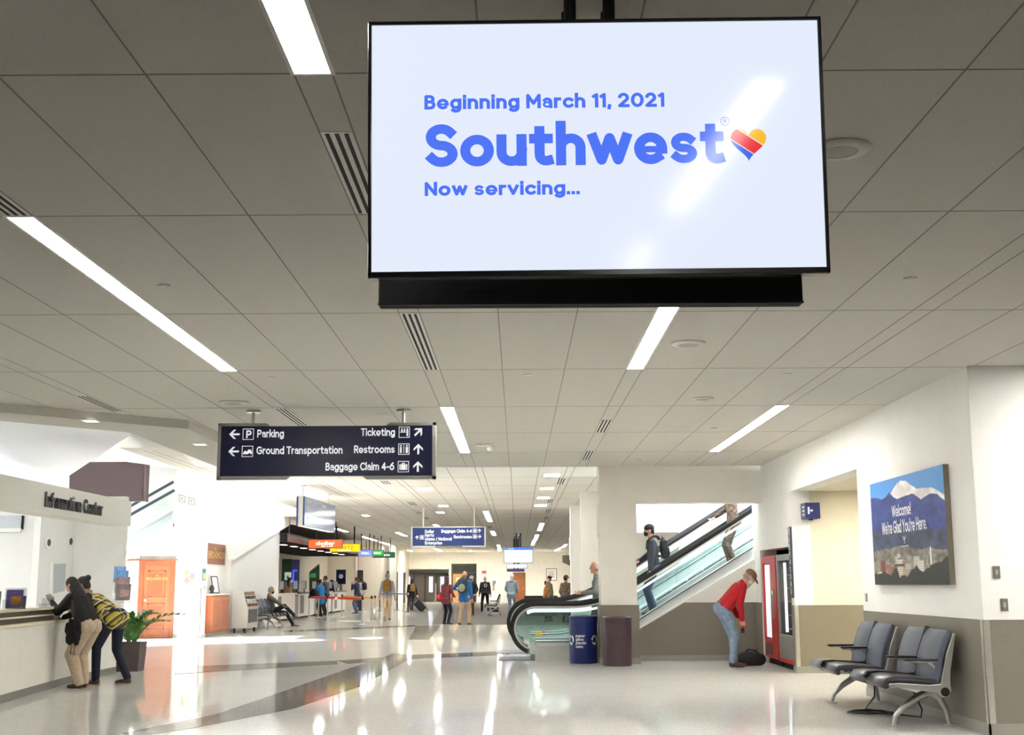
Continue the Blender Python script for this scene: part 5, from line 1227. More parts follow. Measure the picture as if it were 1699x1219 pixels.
for k in (-1, 1):
    d_ = MB().box((.19, min(k * .02, k * (hw - .03)), .14), (.21, max(k * .02, k * (hw - .03)), ch_ - .05)).build('cabinet_door', wood2, t); MB().box((.21, min(k * .12, k * (hw - .13)), .24), (.214, max(k * .12, k * (hw - .13)), ch_ - .15)).build('inset_panel', woodr, d_)
t = thing('photo_frame', 'dark photo frame standing on the wooden cabinet', 'photo frame', (XS + .25, y0_ + 1.25, ch_ + .044), R(70))
m_ = MB().box((-.16, 0, 0), (-.13, .02, .5)).box((.13, 0, 0), (.16, .02, .5)).box((-.13, 0, 0), (.13, .02, .03)).box((-.13, 0, .47), (.13, .02, .5)).xf(Matrix.Rotation(R(-12), 4, 'X')); m_.build('frame', M('dark_frame_wood', (70, 46, 40), .4), t)
MB().box((-.13, .008, .03), (.13, .014, .47)).xf(Matrix.Rotation(R(-12), 4, 'X')).build('photo', M('pale_photo', (226, 226, 226), .4, var=.08), t)
t = thing('ornament', 'small dark ornament beside the photo frame on the cabinet', 'ornament', (XS + .25, y0_ + .65, ch_ + .042)); MB().lathe([(.06, 0), (.07, .02), (.03, .05), (.08, .13), (.05, .22), (.02, .25)], n=16).build('figure', M('ornament_dark', (70, 60, 60), .3, var=.2), t, smooth=True)
p = PX(310, 832, Y=YA - .32)

# ------------------------------------------------------------------ cart and bench along the white wall
c0, c1 = FL(388, 1050), FL(420, 1046)
cx0, cx1 = PX(384.5, 1030, Y=37.6).x, PX(411, 1030, Y=37.6).x
t = thing('display_cart', 'pale metal rolling display cart with leaflets, parked by the white wall', 'cart', ((cx0 + cx1) / 2, 37.9, 0))
hw = (cx1 - cx0) / 2; ctop = PX(390, 981, Y=37.6).z
cm = M('cart_metal', (196, 196, 190), .35, metal=.3, var=.04)
m_ = MB().prism([(-hw, -.35, .14), (hw, -.35, .14), (hw, -.35, ctop * .60), (hw * .35, -.35, ctop), (-hw, -.35, ctop)], (0, 1.5, 0)); m_.build('cart_body', cm, t)
MB().prism([(hw + .002, -.2, .30), (hw + .002, 1.0, .30), (hw + .002, 1.0, ctop * .56), (hw + .002, -.2, ctop * .56)], (.015, 0, 0)).build('leaflet_rack', M('dark_rack', (66, 66, 74), .4, var=.3, vs=14), t)
for k in range(4):
    z = ctop * (.62 + k * .09); x = hw * (1 - .65 * (z - ctop * .6) / (ctop * .4)); b__ = MB().box((x - .02, -.28, z), (x + .07, 1.05, z + .02)).build('shelf', cm, t)
    m_ = MB()
    for j in range(6): m_.box((x - .0, -.25 + j * .21, z + .02), (x + .03, -.09 + j * .21, z + .12))
    m_.build('leaflet_row', M('leaflet_row_%d' % k, ((120, 70, 66), (200, 196, 190), (90, 80, 84), (150, 116, 90))[k], .5, var=.4, vs=9), b__)
for x in (-hw + .08, hw - .08):
    for y in (-.28, 1.05): MB().cyl((x - .02, y, .06), (x + .02, y, .06), .06, n=16).box((x - .03, y - .03, .06), (x + .03, y + .03, .14)).build('wheel', black, t)
bench('slate beam seat along the white wall, with the masked man sitting on it', (-8.33, 39.9, 0), R(90), [(i * .62, (i + 1) * .62, 's') for i in range(6)], (.0, 1.86, 3.72), (.4, 1.86, 3.3))

# ------------------------------------------------------------------ rental desks and canopy
t = thing('slatted_canopy', 'dark slatted canopy over the rental counters with a row of lights', 'canopy', (-10.2, 59, 2.95))
m_ = MB()
for k in range(24): m_.box((-11.95, 46.4 + k * 1.05, 2.95), (-8.5, 46.62 + k * 1.05, 3.2))
m_.build('slats', M('dark_slat_wood', (44, 36, 34), .6, var=.15), t, world=True); MB().box((-11.98, 46.1, 3.2), (-8.4, 71.5, 3.26)).build('deck', M('dark_brown_deck', (40, 33, 31), .7), t, world=True); MB().box((-8.5, 46.1, 2.95), (-8.4, 71.5, 3.2)).build('edge_beam', darkm, t, world=True)
for k in range(8):
    y = 49.2 + k * 2.35; MB().box((-9.28, y, 2.925), (-9.08, y + .7, 2.949)).build('light_bar', M('canopy_light', (255, 248, 236), .4, var=0, emis=1.8), t, world=True)
for y in (47, 59, 71):
    for x in (-8.5, -11.5): MB().cyl((x, y, 3.26), (x, y, ZF), .02, n=6).build('hanger_rod', darkm, t, world=True)
cw = M('counter_white', (228, 224, 216), .4, var=.02); cg = M('counter_grey', (120, 114, 108), .4)
for i, (y0, y1) in enumerate(((48.2, 52.6), (53.4, 57.6), (58.4, 62.6), (63.4, 68.0))):
    t = thing('rental_counter', 'white rental counter, %s of the row under the dark canopy' % ['nearest', 'second', 'third', 'farthest'][i], 'counter', (-9.5, (y0 + y1) / 2, 0), 0, 'white rental counters')
    MB().box((-9.9, y0, .08), (-9.2, y1, 1.02)).build('counter_body', cw, t, world=True); MB().box((-9.95, y0 - .03, 1.02), (-9.12, y1 + .03, 1.07)).build('counter_top', cg if i % 2 else cw, t, world=True); MB().box((-9.88, y0 + .04, 0), (-9.26, y1 - .04, .08)).build('plinth', darkm, t, world=True)
    MB().box((-9.19, y0 + .4, .2), (-9.185, y0 + 1.3, .95)).build('front_panel', cg, t, world=True)
    for k in range(2):
        y = y0 + 1.0 + k * 2.0; s_ = thing('counter_screen', 'computer screen on the %s white rental counter, %s one' % (['nearest', 'second', 'third', 'farthest'][i], ['nearer', 'farther'][k]), 'computer screen', (-9.5, y, 1.07), R(-60), 'screens on the rental counters')
        MB().box((-.26, -.012, .14), (.26, .02, .48)).build('monitor', black, s_); MB().box((-.25, -.016, .15), (.25, -.012, .47)).build('display', M('pale_display', (190, 196, 204), .3, var=.05, emis=.3), s_); MB().box((-.03, .02, .01), (.03, .04, .2)).box((-.11, -.08, 0), (.11, .1, .012)).build('stand', darkm, s_)
t = thing('box', 'brown cardboard box on the nearest rental counter in front of the clerk', 'box', (-9.45, 51.9, 1.071)); 
b0 = FL(485, 994)
MB().box((-.2, -.22, 0), (.2, .22, .24)).build('carton', M('cardboard', (170, 130, 88), .8, var=.06), t); MB().box((-.2, -.03, .24), (.2, .03, .242)).build('tape', M('tape', (196, 166, 120), .4), t)
# coloured panels on the rental wall
XR = -11.98
def wallpanel(x0, x1, y0, y1, Y, mat, label, nm='wall_panel'):
    a, c = PX(x0, y1, Y=Y), PX(x1, y0, Y=Y); t = thing(nm, label, 'panel', ((a.x + c.x) / 2, Y + .0, a.z)); w = (c.x - a.x) / 2
    MB().box((-w, 0, 0), (w, .06, c.z - a.z)).build('panel_face', mat, t); return t, w, c.z - a.z
t, w, h = wallpanel(467, 484, 927, 965, 64, M('dark_green_panel', (70, 100, 70), .5, var=.05), 'tall green wall panel behind the rental counters'); MB().box((-w, 0, -(PX(470, 965, Y=64).z)), (w, .06, 0)).build('panel_support', M('pale_support', (180, 176, 166), .5), t)
t, w, h = wallpanel(483, 497, 928, 967, 63, M('slate_blue_panel', (96, 104, 150), .5, var=.05), 'tall slate-blue wall panel beside the green one'); MB().box((-w, 0, -(PX(490, 967, Y=63).z)), (w, .06, 0)).build('panel_support', M('pale_support'), t)
m_ = MB().box((-w * .6, -.03, h * .05), (-w * .3, -.002, h * .55)).box((-w * .6, -.03, h * .5), (w * .5, -.002, h * .55)).box((-w * .6, -.03, h * .05), (w * .4, -.002, h * .1)); m_.build('lit_bracket', M('blue_neon', (84, 100, 255), .4, var=0, emis=1.1), t)
t, w, h = wallpanel(472, 483, 949, 962, 62.6, M('pale_green_screen', (206, 226, 214), .4, var=.06, emis=.5), 'pale lit screen in front of the green wall panel', 'wall_screen'); MB().box((-.03, 0, -1.5), (.03, .05, 0)).build('stand', darkm, t)
MB().box((-w * .3, -.003, h * .1), (w * .3, 0, h * .55)).build('green_mark', M('screen_green', (60, 120, 80), .4, emis=.4), t)
pY = 66
q = [PX(*p, Y=pY) for p in ((513, 950), (530, 936), (530, 990), (513, 990))]
t = thing('wall_panel', 'green panel with slanted top behind the second rental counter', 'panel', q[3])
MB().prism([v for v in q], (0, .08, 0)).build('panel_face', M('mid_green_panel', (98, 130, 92), .5), t, world=True); MB().prism([q[0] + V(0, -.01, .06), q[1] + V(0, -.01, .06), q[1] + V(0, -.01, .0), q[0] + V(0, -.01, 0)], (0, .1, 0)).build('pale_edge', cw, t, world=True)
a, c = PX(515, 958, Y=pY - .02), PX(524, 951, Y=pY - .02); MB().box((a.x, pY - .03, a.z), (c.x, pY - .002, c.z)).build('green_plate', M('bright_green', (70, 170, 90), .4, emis=.4), t, world=True)
MB().box((q[3].x, pY, 0), (q[2].x, pY + .08, q[3].z)).build('panel_foot', M('pale_support'), t, world=True)
dk_door = M('dark_door', (52, 46, 44), .4, var=.1)
for i, (x0, x1, y0, Y, lb) in enumerate(((530, 535, 947, 79.9, 'narrow dark doorway behind the rental counters, left of two'), (594, 601, 947, 79.9, 'narrow dark doorway behind the rental counters, right of two'))):
    a, c = PX(x0, 990, Y=Y), PX(x1, y0, Y=Y); t = thing('dark_door', lb, 'door', ((a.x + c.x) / 2, Y + .09, 0)); w = (c.x - a.x) / 2
    MB().box((-w, -.05, 0), (w, 0, c.z)).build('door_leaf', dk_door, t); MB().box((-w - .05, -.07, 0), (-w, 0, c.z + .05)).box((w, -.07, 0), (w + .05, 0, c.z + .05)).box((-w, -.07, c.z), (w, 0, c.z + .05)).build('door_frame', darkm, t); MB().box((w - .12, -.09, 1.0), (w - .06, -.05, 1.05)).build('door_handle', steel, t)
for i, (x, y) in enumerate(((637, 84), (648, 90), (662, 96))):
    Y0 = y; t = thing('dark_door', 'dark passage door past the rental desks, %s of three' % ['nearest', 'middle', 'farthest'][i], 'door', (-8.6, Y0, 0)); MB().box((.0, -.5, 0), (.04, .5, 2.2)).build('door_leaf', dk_door, t); MB().box((.0, -.56, 0), (.06, -.5, 2.26)).box((.0, .5, 0), (.06, .56, 2.26)).box((0, -.5, 2.2), (.06, .5, 2.26)).build('door_frame', darkm, t); MB().box((.04, .36, 1.0), (.07, .42, 1.05)).build('door_handle', steel, t)
p = PX(591.5, 938, Y=79.95); t = thing('wall_alarm', 'thin red-edged notice on the rental wall right of the yellow sign', 'notice', (p.x, 80, p.z - .3)); MB().box((-.09, -.03, 0), (.09, -.001, .85)).build('plate', white, t); MB().box((-.12, -.035, -.03), (-.09, -.001, .88)).box((.09, -.035, -.03), (.12, -.001, .88)).build('red_edge', M('dull_red', (170, 60, 56), .5), t)
p = PX(570, 958, Y=63); t = thing('counter_sign', 'dark upright sign with pale mark on the farthest white rental counter', 'sign', (-9.3, 66.8, 1.07)); MB().box((-.25, -.02, .35), (.25, .02, 1.1)).build('sign_panel', M('navy_sign'), t); MB().box((-.06, -.02, 0), (.06, .02, .35)).build('post', steel, t); m_ = MB(); disc(m_, (0, -.022, .75), (1, 0, 0), (0, 0, 1), 0, 0, .12); m_.build('pale_mark', wgl, t)

# ------------------------------------------------------------------ belt barriers
def post(px, py, label, mat, Y=None, h=.96, group='silver belt posts'):
    p = FL(px, py); t = thing('barrier_post', label, 'barrier post', p, 0, group)
    MB().lathe([(.17, 0), (.17, .012), (.05, .03), (.032, .04)], n=20).build('post_base', mat, t, smooth=True); MB().cyl((0, 0, .03), (0, 0, h - .1), .032, n=12).build('tube', mat, t, smooth=True); MB().lathe([(.04, h - .1), (.04, h), (.02, h + .01)], n=12).build('belt_head', darkm if mat is not darkm else steel, t, smooth=True); return p
silver = M('silver_post', (206, 206, 204), .3, metal=.6)
sp_ = [(512.5, 1028, 'first silver belt post from the left'), (528, 1024.5, 'second silver belt post from the left'), (543, 1030, 'third silver belt post from the left'), (567, 1024, 'fourth silver belt post from the left'), (601, 1036, 'nearest silver belt post, at the end of the red belt'), (616, 1031.5, 'silver belt post beside the nearest one'), (621.5, 1030.5, 'silver belt post at the right end of the yellow belt')]
PP = [post(x, y, lb, silver) for x, y, lb in sp_]
for x, y, lb in ((630, 1013.5, 'black belt post right of the yellow belt'), (677, 1015, 'black belt post beside the woman with the suitcase'), (659, 1012, 'black belt post between the two backpack carriers')):
    PP.append(post(x, y, lb, darkm, group='black belt posts'))
def belt(i, j, rgb, label, z=.90):
    a, c = PP[i], PP[j]; d = (c - a).normalized() * .045; n_ = V(-d.y, d.x, 0).normalized() * .003
    m_ = MB().prism([a + d + V(0, 0, z - .05), c - d + V(0, 0, z - .05), c - d + V(0, 0, z + .02), a + d + V(0, 0, z + .02)], n_)
    tag(m_.build('barrier_belt', M('belt_%d_%d' % rgb[:2], rgb, .5, var=.05)), label, 'belt')
belt(0, 1, (206, 44, 70), 'pinkish red belt between the first two silver posts'); belt(1, 4, (226, 50, 30), 'long red belt to the nearest silver post'); belt(0, 2, (212, 36, 50), 'red belt between the first and third silver posts'); belt(2, 4, (230, 54, 34), 'red belt from the third silver post to the nearest one')
belt(3, 5, (244, 200, 20), 'yellow belt from the fourth silver post to the right'); belt(5, 6, (240, 206, 30), 'short yellow belt at the right end of the barrier')
belt(7, 9, (70, 96, 84), 'dull green belt between the first two black posts'); belt(9, 8, (66, 92, 80), 'dull green belt reaching the woman with the suitcase')

# ------------------------------------------------------------------ far wall: vestibule doors, glazed door, wooden door, notices
a, c = PX(668, 951, Y=YF + 2), PX(743, 990, Y=YF + 2)
t = thing('entrance_doors', 'dark glazed entrance doors set back at the far left end', 'doors', ((a.x + c.x) / 2, YF + 2, 0)); w = (c.x - a.x) / 2
frm = M('bronze_frame', (54, 48, 44), .4, metal=.3)
m_ = MB().box((-w, 0, 2.15), (w, .1, a.z))
for k in range(5): x = -w + k * w / 2; m_.box((x - .08, 0, 0), (x + .08, .1, 2.15))
m_.build('door_frame', frm, t)
for k in range(4):
    x = -w + k * w / 2; l_ = MB().box((x + .08, .03, .0), (x + w / 2 - .08, .07, 2.15)).build('door_leaf', M('dark_bronze_leaf', (82, 74, 66), .35), t)
    if k in (0, 2, 3): MB().box((x + .3, .02, .75), (x + .62, .03, 2.0)).build('bright_pane', M('pane_daylight_glow', (200, 212, 240), .2, var=0, emis=.8), l_)  # pane glows in place of daylight behind it
a, c = PX(749, 935, Y=YF - .05), PX(790.5, 998, Y=YF - .05)
t = thing('glazed_door', 'tall dark-framed glazed doorway with a wooden door in it, on the far wall', 'door', ((a.x + c.x) / 2, YF, 0)); w = (c.x - a.x) / 2; h = a.z
MB().box((-w, -.08, 0), (-w + .1, -.002, h)).box((w - .1, -.08, 0), (w, -.002, h)).box((-w + .1, -.08, h - .12), (w - .1, -.002, h)).box((-w + .1, -.08, 2.2), (w - .1, -.002, 2.32)).build('door_frame', M('dark_green_frame', (52, 52, 44), .4), t)
MB().box((-w + .1, -.04, 0), (w - .1, -.003, h - .12)).build('dark_glass', M('dark_glass', (66, 66, 60), .15, var=.15, vs=2), t)
l_ = MB().box((-w + .12, -.07, 0), (-w * .15, -.04, 2.18)).build('door_leaf', M('honey_wood', (196, 138, 74), .4, var=.1), t); MB().box((-w * .62, -.075, 1.0), (-w * .36, -.07, 1.9)).build('door_pane', M('pale_pane', (206, 206, 200), .2), l_)
a, c = PX(851, 950, Y=YF - .05), PX(872, 998, Y=YF - .05); t = thing('wooden_door', 'plain brown wooden door on the far wall under the arrivals screen', 'door', ((a.x + c.x) / 2, YF, 0)); w = (c.x - a.x) / 2
MB().box((-w + .05, -.05, 0), (w - .05, -.002, a.z - .05)).build('door_leaf', M('brown_wood', (158, 98, 50), .4, var=.12, vs=6), t); MB().box((-w, -.06, 0), (-w + .05, -.002, a.z)).box((w - .05, -.06, 0), (w, -.002, a.z)).box((-w, -.06, a.z - .05), (w, -.002, a.z)).build('door_frame', M('dark_wood_frame', (96, 60, 34), .4), t); MB().box((w - .2, -.09, 1.0), (w - .12, -.05, 1.06)).build('door_handle', steel, t)
p = PX(803, 949, Y=YF - .05); t = thing('exit_sign', 'small red lit exit sign on the far wall beside the glazed doorway', 'exit sign', (p.x, YF, p.z)); MB().box((-.17, -.06, -.1), (.17, -.002, .1)).build('sign_box', M('exit_red', (170, 24, 34), .3, var=0, emis=.6), t); m_ = MB(); text(m_, 'EXIT', (0, -.062, -.06), (1, 0, 0), (0, 0, 1), .12, 1.3, align='c'); m_.build('lettering', M('exit_letters', (240, 120, 120), .4, var=0, emis=.8), t)
p, q_ = PX(906, 943, Y=YF - .05), PX(924, 963, Y=YF - .05); t = thing('poster', 'white framed notice on the far wall behind the waiting area', 'poster', ((p.x + q_.x) / 2, YF, q_.z)); w = (q_.x - p.x) / 2; h = p.z - q_.z
MB().box((-w, -.05, 0), (w, -.002, h)).build('frame', black, t); MB().box((-w + .04, -.055, .04), (w - .04, -.05, h - .04)).build('sheet', white, t); m_ = MB()
for k in range(5): m_.box((-w * .6, -.058, h * (.3 + .11 * k)), (w * (.6 - .2 * (k % 2)), -.055, h * (.33 + .11 * k)))
m_.build('print_lines', darkm, t)
for i, (x, y, w, h, rgb, lb) in enumerate(((820, 965.5, .22, .2, (66, 60, 120), 'small violet wall box on the far wall right of the man in black'), (819, 974, .14, .5, (150, 146, 140), 'thin grey wall unit under the violet box on the far wall'))):
    p = PX(x, y, Y=YF - .03); t = thing('wall_box', lb, 'wall box', (p.x, YF, p.z)); MB().box((-w / 2, -.1, -h / 2), (w / 2, -.002, h / 2)).build('case', M('wallbox_%d' % rgb[0], rgb, .4), t, bevel=.01); MB().box((-w / 4, -.105, -h / 4), (w / 4, -.1, h / 4)).build('face_plate', M('pale_display'), t)
a, c = PX(934, 921, Y=70), PX(947, 944, Y=70)
tag(MB().prism([(a.x, 70, a.z), (c.x + .4, 70, a.z), (c.x + .4, 70, c.z), (a.x + .18, 70, PX(934, 934, Y=70).z), (a.x, 70, PX(934, 932, Y=70).z)], (0, 1.2, 0)).build('ceiling_bulkhead', M('bulkhead_grey', (120, 112, 100), .7)), kind='structure')

# ------------------------------------------------------------------ waiting seats and counter beside the escalator, far off
for i, (x, y, rot, lb) in enumerate(((833, 1020, 90, 'dark beam seat in the far waiting area, left of the man in the pale hoodie'),)):
    p = FL(x, y); bench(lb, (p.x - .2, p.y, 0), R(rot + 180), [(0, .6, 's'), (.6, 1.2, 's'), (1.2, 1.8, 's')], (0, .6, 1.2, 1.8), (.3, 1.5), padm=black, seatmat=black)
p = FL(872, 1022); q_ = FL(925, 1022)
t = thing('low_partition', 'low dark counter behind the escalator handrail where the uniformed people stand', 'counter', ((p.x + q_.x) / 2, p.y + 1, 0)); w = (q_.x - p.x) / 2
MB().box((-w, 0, 0), (w, .5, .72)).build('counter_body', M('dark_slate', (76, 78, 88), .5, var=.06), t); MB().box((-w - .05, -.04, .72), (w + .05, .55, .86)).build('counter_top', matteblack, t)
# ------------------------------------------------------------------ people
SK = lambda n, rgb: M('skin_' + n, rgb, .5, var=.05, vs=30)
skin1, skin2, skin3 = SK('light', (206, 152, 128)), SK('tan', (176, 122, 96)), SK('brown', (120, 82, 62))
def cloth(n, rgb, var=.10, vs=26, rough=.85): return M('cloth_' + n, rgb, rough, var=var, vs=vs, bump=.12, bs=90)
hair_d, hair_b, hair_g = M('hair_dark', (26, 20, 18), .6, var=.3, vs=60), M('hair_brown', (70, 44, 32), .6, var=.3, vs=60), M('hair_grey', (150, 146, 140), .7, var=.15, vs=60)
maskm, maskb = M('mask_white', (226, 228, 230), .7, var=.02), M('mask_black', (22, 22, 24), .8)
eyew = M('eye_dark', (30, 22, 18), .2, var=0)
shoe_b, shoe_k = M('shoe_brown', (78, 54, 42), .5, var=.12), M('shoe_black', (24, 22, 22), .5, var=.1)
solem = M('shoe_sole', (176, 164, 144), .6)
def ik(a, c, l1, l2, pole):
    d = c - a; L = max(1e-4, min(d.length, (l1 + l2) * .999)); u = d.normalized()
    x = (l1 * l1 - l2 * l2 + L * L) / (2 * L); h = math.sqrt(max(0, l1 * l1 - x * x))
    p = pole - u * pole.dot(u); p = p.normalized() if p.length > 1e-4 else u.orthogonal()
    return a + u * x + p * h, a + u * L
def person(label, at, face, H=1.75, lean=4, hip=(0, 0, .93), feet=((-.10, 0, 0, 4), (.10, .04, 0, -4)), hands=((-.25, .08, .80), (.25, .08, .80)), head=(0, 0), twist=0, skin=skin1,
           top=None, top_len=.02, pants=None, shoe=shoe_k, hair='short', hairm=hair_d, mask=None, cap=None, capm=None, build=1.0, vox=.013, open_=None, belt=None, curl=.5, knee=None, hood=False, skirt=0, legw=1.0, sole=True, hold=None, elbow=None, face_det=False):
    """facing +Y in its own frame, right is +X; face = heading in degrees (0 looks away from the camera, 90 to the left, -90 to the right)"""
    s = H / 1.75; k = build; root_m = Matrix.Scale(s, 4)
    t = Vector((0, math.sin(R(lean)), math.cos(R(lean)))); pel = Vector(hip); fw = Vector((0, math.cos(R(lean)), -math.sin(R(lean))))
    tw = R(twist); sx = Vector((math.cos(tw), 0, 0)) + fw * math.sin(tw)
    zb_ = Vector((0, 0, 1)); tb = (t * .35 + zb_ * .65).normalized(); fb = Vector((0, tb.z, -tb.y)); chest = pel + t * .32; nb = pel + t * .53; sh = [pel + t * .47 - sx * .175, pel + t * .47 + sx * .175]
    hl = R(lean * .55 + head[0]); hy = R(head[1])
    hf = Vector((-math.sin(hy) * math.cos(hl), math.cos(hy) * math.cos(hl), -math.sin(hl))); hu = Vector((math.sin(hl) * -math.sin(hy), math.sin(hl) * math.cos(hy), math.cos(hl))); hr = hf.cross(hu)
    hm = Matrix((hr, hf, hu)).transposed(); hc = nb + hu * .165 + hf * .02
    HP = lambda x, y, z: hc + hm @ Vector((x, y, z))
    hipj = [pel + Vector((-.09, 0, -.02)), pel + Vector((.09, 0, -.02))]
    legs = []
    for i in (0, 1):
        f = feet[i]; ank = Vector((f[0], f[1], f[2] + .085)); a = R(f[3]); fd = Vector((-math.sin(a), math.cos(a), 0)); pit = R(f[4]) if len(f) > 4 else 0
        fd3 = Vector((fd.x * math.cos(pit), fd.y * math.cos(pit), -math.sin(pit)))
        kn, ank = ik(hipj[i], ank, .44, .43, Vector(knee[i]) if knee else fd); legs.append((hipj[i], kn, ank, fd3))
    arms = []
    for i in (0, 1):
        pole = Vector(elbow[i]) if elbow else Vector(((-.5 if i == 0 else .5), -1, -.3))
        el, wr = ik(sh[i], Vector(hands[i]), .29, .26, pole); arms.append((sh[i], el, wr, (wr - el).normalized()))
    # one continuous body
    b = MB()
    b.ell(HP(0, 0, .015), (.074, .094, .108), hm, 18).ell(HP(0, .028, -.06), (.052, .06, .055), hm).cap(nb - t * .03, HP(0, -.02, -.06), .058, .052)
    b.ell(HP(0, .098, -.012), (.013, .02, .022), hm, 10).ell(HP(0, .088, .012), (.011, .014, .03), hm, 10).ell(HP(0, .085, -.055), (.024, .012, .010), hm, 10).ell(HP(0, .082, -.088), (.022, .016, .016), hm, 10).ell(HP(0, .083, .038), (.045, .012, .010), hm, 10)
    for sg in (-1, 1): b.ell(HP(.078 * sg, -.01, .0), (.012, .020, .032), hm, 10)
    for q in (-1, 1):
        b.cap(pel + sx * .075 * q, pel + t * .22 + sx * .07 * q, .095 * k, .085 * k).cap(pel + t * .22 + sx * .07 * q, chest + t * .08 + sx * .09 * q, .085 * k, .085)
        b.cap(nb - t * .04, sh[(q + 1) // 2], .05, .05)
    b.cap(pel, chest, .10 * k, .10 * k)
    for hp_, kn, an, fd in legs:
        b.cap(hp_, kn, .078 * k, .052).cap(kn, an, .050, .034).cap(an - Vector((0, 0, .04)) - fd * .03, an - Vector((0, 0, .055)) + fd * .15, .03, .022)
    hand_axes = []
    for i, (a, e, w, d) in enumerate(arms):
        b.cap(a, e, .045 * k, .036).cap(e, w, .036, .025)
        side = d.cross(Vector((0, 1, 0.2))); side = side.normalized() if side.length > .2 else d.orthogonal().normalized()
        pn = side.cross(d).normalized(); sg = 1 if i else -1
        if hold and hold[i] is not None: pn = (Vector(hold[i]) - d * Vector(hold[i]).dot(d)).normalized(); side = d.cross(pn)
        hand_axes.append((w, d, side, pn)); rr = max(.0085, vox * .72)
        for f in range(4):
            o = (f - 1.5) * .021; L1, L2 = (.042, .036) if f in (1, 2) else (.036, .03)
            p0 = w + d * .02 + side * o * .7; p1 = w + d * .085 + side * o; b.cap(p0, p1, .014, .011)
            c1 = curl * .8; d1 = (d * math.cos(c1) + pn * math.sin(c1)); p2 = p1 + d1 * L1; d2 = (d * math.cos(c1 * 2.3) + pn * math.sin(c1 * 2.3)); p3 = p2 + d2 * L2
            b.cap(p1, p2, rr, rr).cap(p2, p3, rr, rr * .85)
        ts = side * (-1 if i else 1) * (1 if hold is None else 1); p0 = w + d * .025 + ts * .02; p1 = p0 + d * .03 + ts * .03 + pn * .012; b.cap(p0, p1, .014, .011).cap(p1, p1 + d * .032 + pn * .014, rr, rr * .9)
    o = b.xf(root_m).build('person', [skin], voxel=vox * .72 if vox < .012 else vox * .8, sm=3)
    o.location = at; o.rotation_euler = (0, 0, R(face)); tag(o, label, 'person')
    B = lambda m_, nm, mat, v=None, sm=4: m_.xf(root_m).build(nm, mat, o, voxel=v or vox, sm=sm)
    if face_det or vox < .012:
        for sg in (-1, 1): MB().ell(HP(.031 * sg, .082, .016), (.0115, .008, .008), hm, 10).xf(root_m).build('eye', eyew, o, smooth=True)
    # clothes
    if top:
        m_ = MB(); g = .022
        for q in (-1, 1):
            m_.cap(pel - (tb if top_len > 0 else t) * top_len + sx * .078 * q, pel + t * .22 + sx * .072 * q, .112 * k + skirt, .103 * k).cap(pel + t * .22 + sx * .072 * q, chest + t * .09 + sx * .095 * q, .103 * k, .098)
            m_.cap(nb - t * .045, sh[(q + 1) // 2], .062, .068)
        m_.cap(pel - t * min(0, top_len), chest + t * .08, .118 * k + skirt * .5, .108 * k)
        if top_len >= 0:
            for q in (-1, 1): m_.ell(pel + sx * .066 * q - fb * .045 - tb * .02, (.104 * k + skirt, .110 * k + skirt, .10 * k), n=12)
        for a, e, w, d in arms: m_.cap(a, e, .066 * k, .056 * k).cap(e, w - d * .012, .055 * k, .042)
        m_.cap(nb - t * .02, nb + t * .015, .068, .062)
        if hood: m_.ell(nb - fw * .08 - t * .02, (.10, .06, .07), n=12)
        B(m_, 'top', top)
    if pants:
        m_ = MB()
        for hp_, kn, an, fd in legs: m_.cap(hp_, kn, .094 * k * legw ** .5, .068 * k * legw).cap(kn, an + Vector((0, 0, .01)), .066 * k * legw, .056 * legw)
        for q in (-1, 1): m_.cap(pel + sx * .07 * q + tb * .02, hipj[(q + 1) // 2] - fb * .01, .105 * k, .105 * k).ell(pel + sx * .065 * q - fw * .045 - t * .03, (.085 * k, .09 * k, .095 * k), n=12)
        B(m_, 'trousers', pants)
    for hp_, kn, an, fd in legs:
        sd = fd.cross(Vector((0, 0, 1))).normalized(); up = sd.cross(fd); b0 = an - up * .045
        rm = Matrix((sd, fd, up)).transposed(); m_ = MB()
        m_.ell(b0 - fd * .015 + up * .01, (.042, .05, .055), rm).ell(b0 + fd * .08 - up * .005, (.043, .085, .036), rm).ell(b0 + fd * .15 - up * .012, (.045, .06, .03), rm).cap(an + up * .02, b0, .045, .042)
        sh_ = B(m_, 'shoe', shoe, max(vox * .9, .009), 3)
        if sole:
            m_ = MB(); pts = []
            for i in range(16):
                a = 2 * math.pi * i / 16; y = math.sin(a); pts.append(b0 + sd * (.046 * math.cos(a) * (1 if y > 0 else .85)) + fd * (.07 + .145 * y) - up * .040)
            m_.prism(pts, up * .018).xf(root_m).build('sole', solem, sh_)
    if belt:
        m_ = MB(); c = pel + t * (.04); pts = [c + sx * (.175 * k * math.cos(2 * math.pi * i / 24)) + fw * (.125 * k * math.sin(2 * math.pi * i / 24)) for i in range(24)]
        m_.tube(pts, .02, sec=[(-.006, -.018), (.006, -.018), (.006, .018), (-.006, .018)], up=t, closed=True).xf(root_m).build('belt', belt, o)
    # hair, cap, mask
    if hair:
        m_ = MB().ell(HP(0, -.018, .035), (.084, .098, .098), hm, 16)
        if hair == 'short': m_.ell(HP(0, -.05, -.01), (.072, .06, .08), hm)
        if hair == 'long': m_.ell(HP(0, -.06, -.05), (.085, .06, .12), hm).ell(HP(0, -.075, -.17), (.095, .05, .13), hm).ell(HP(.06, -.02, -.09), (.035, .05, .12), hm).ell(HP(-.06, -.02, -.09), (.035, .05, .12), hm)
        if hair == 'bun': m_.ell(HP(0, -.05, -.01), (.072, .06, .08), hm).ell(HP(0, -.11, .07), (.045, .045, .045), hm)
        if hair == 'bald': m_ = MB().ell(HP(0, -.035, -.02), (.082, .075, .06), hm, 16)
        ho = B(m_, 'hair', hairm, max(vox * .8, .009), 3)
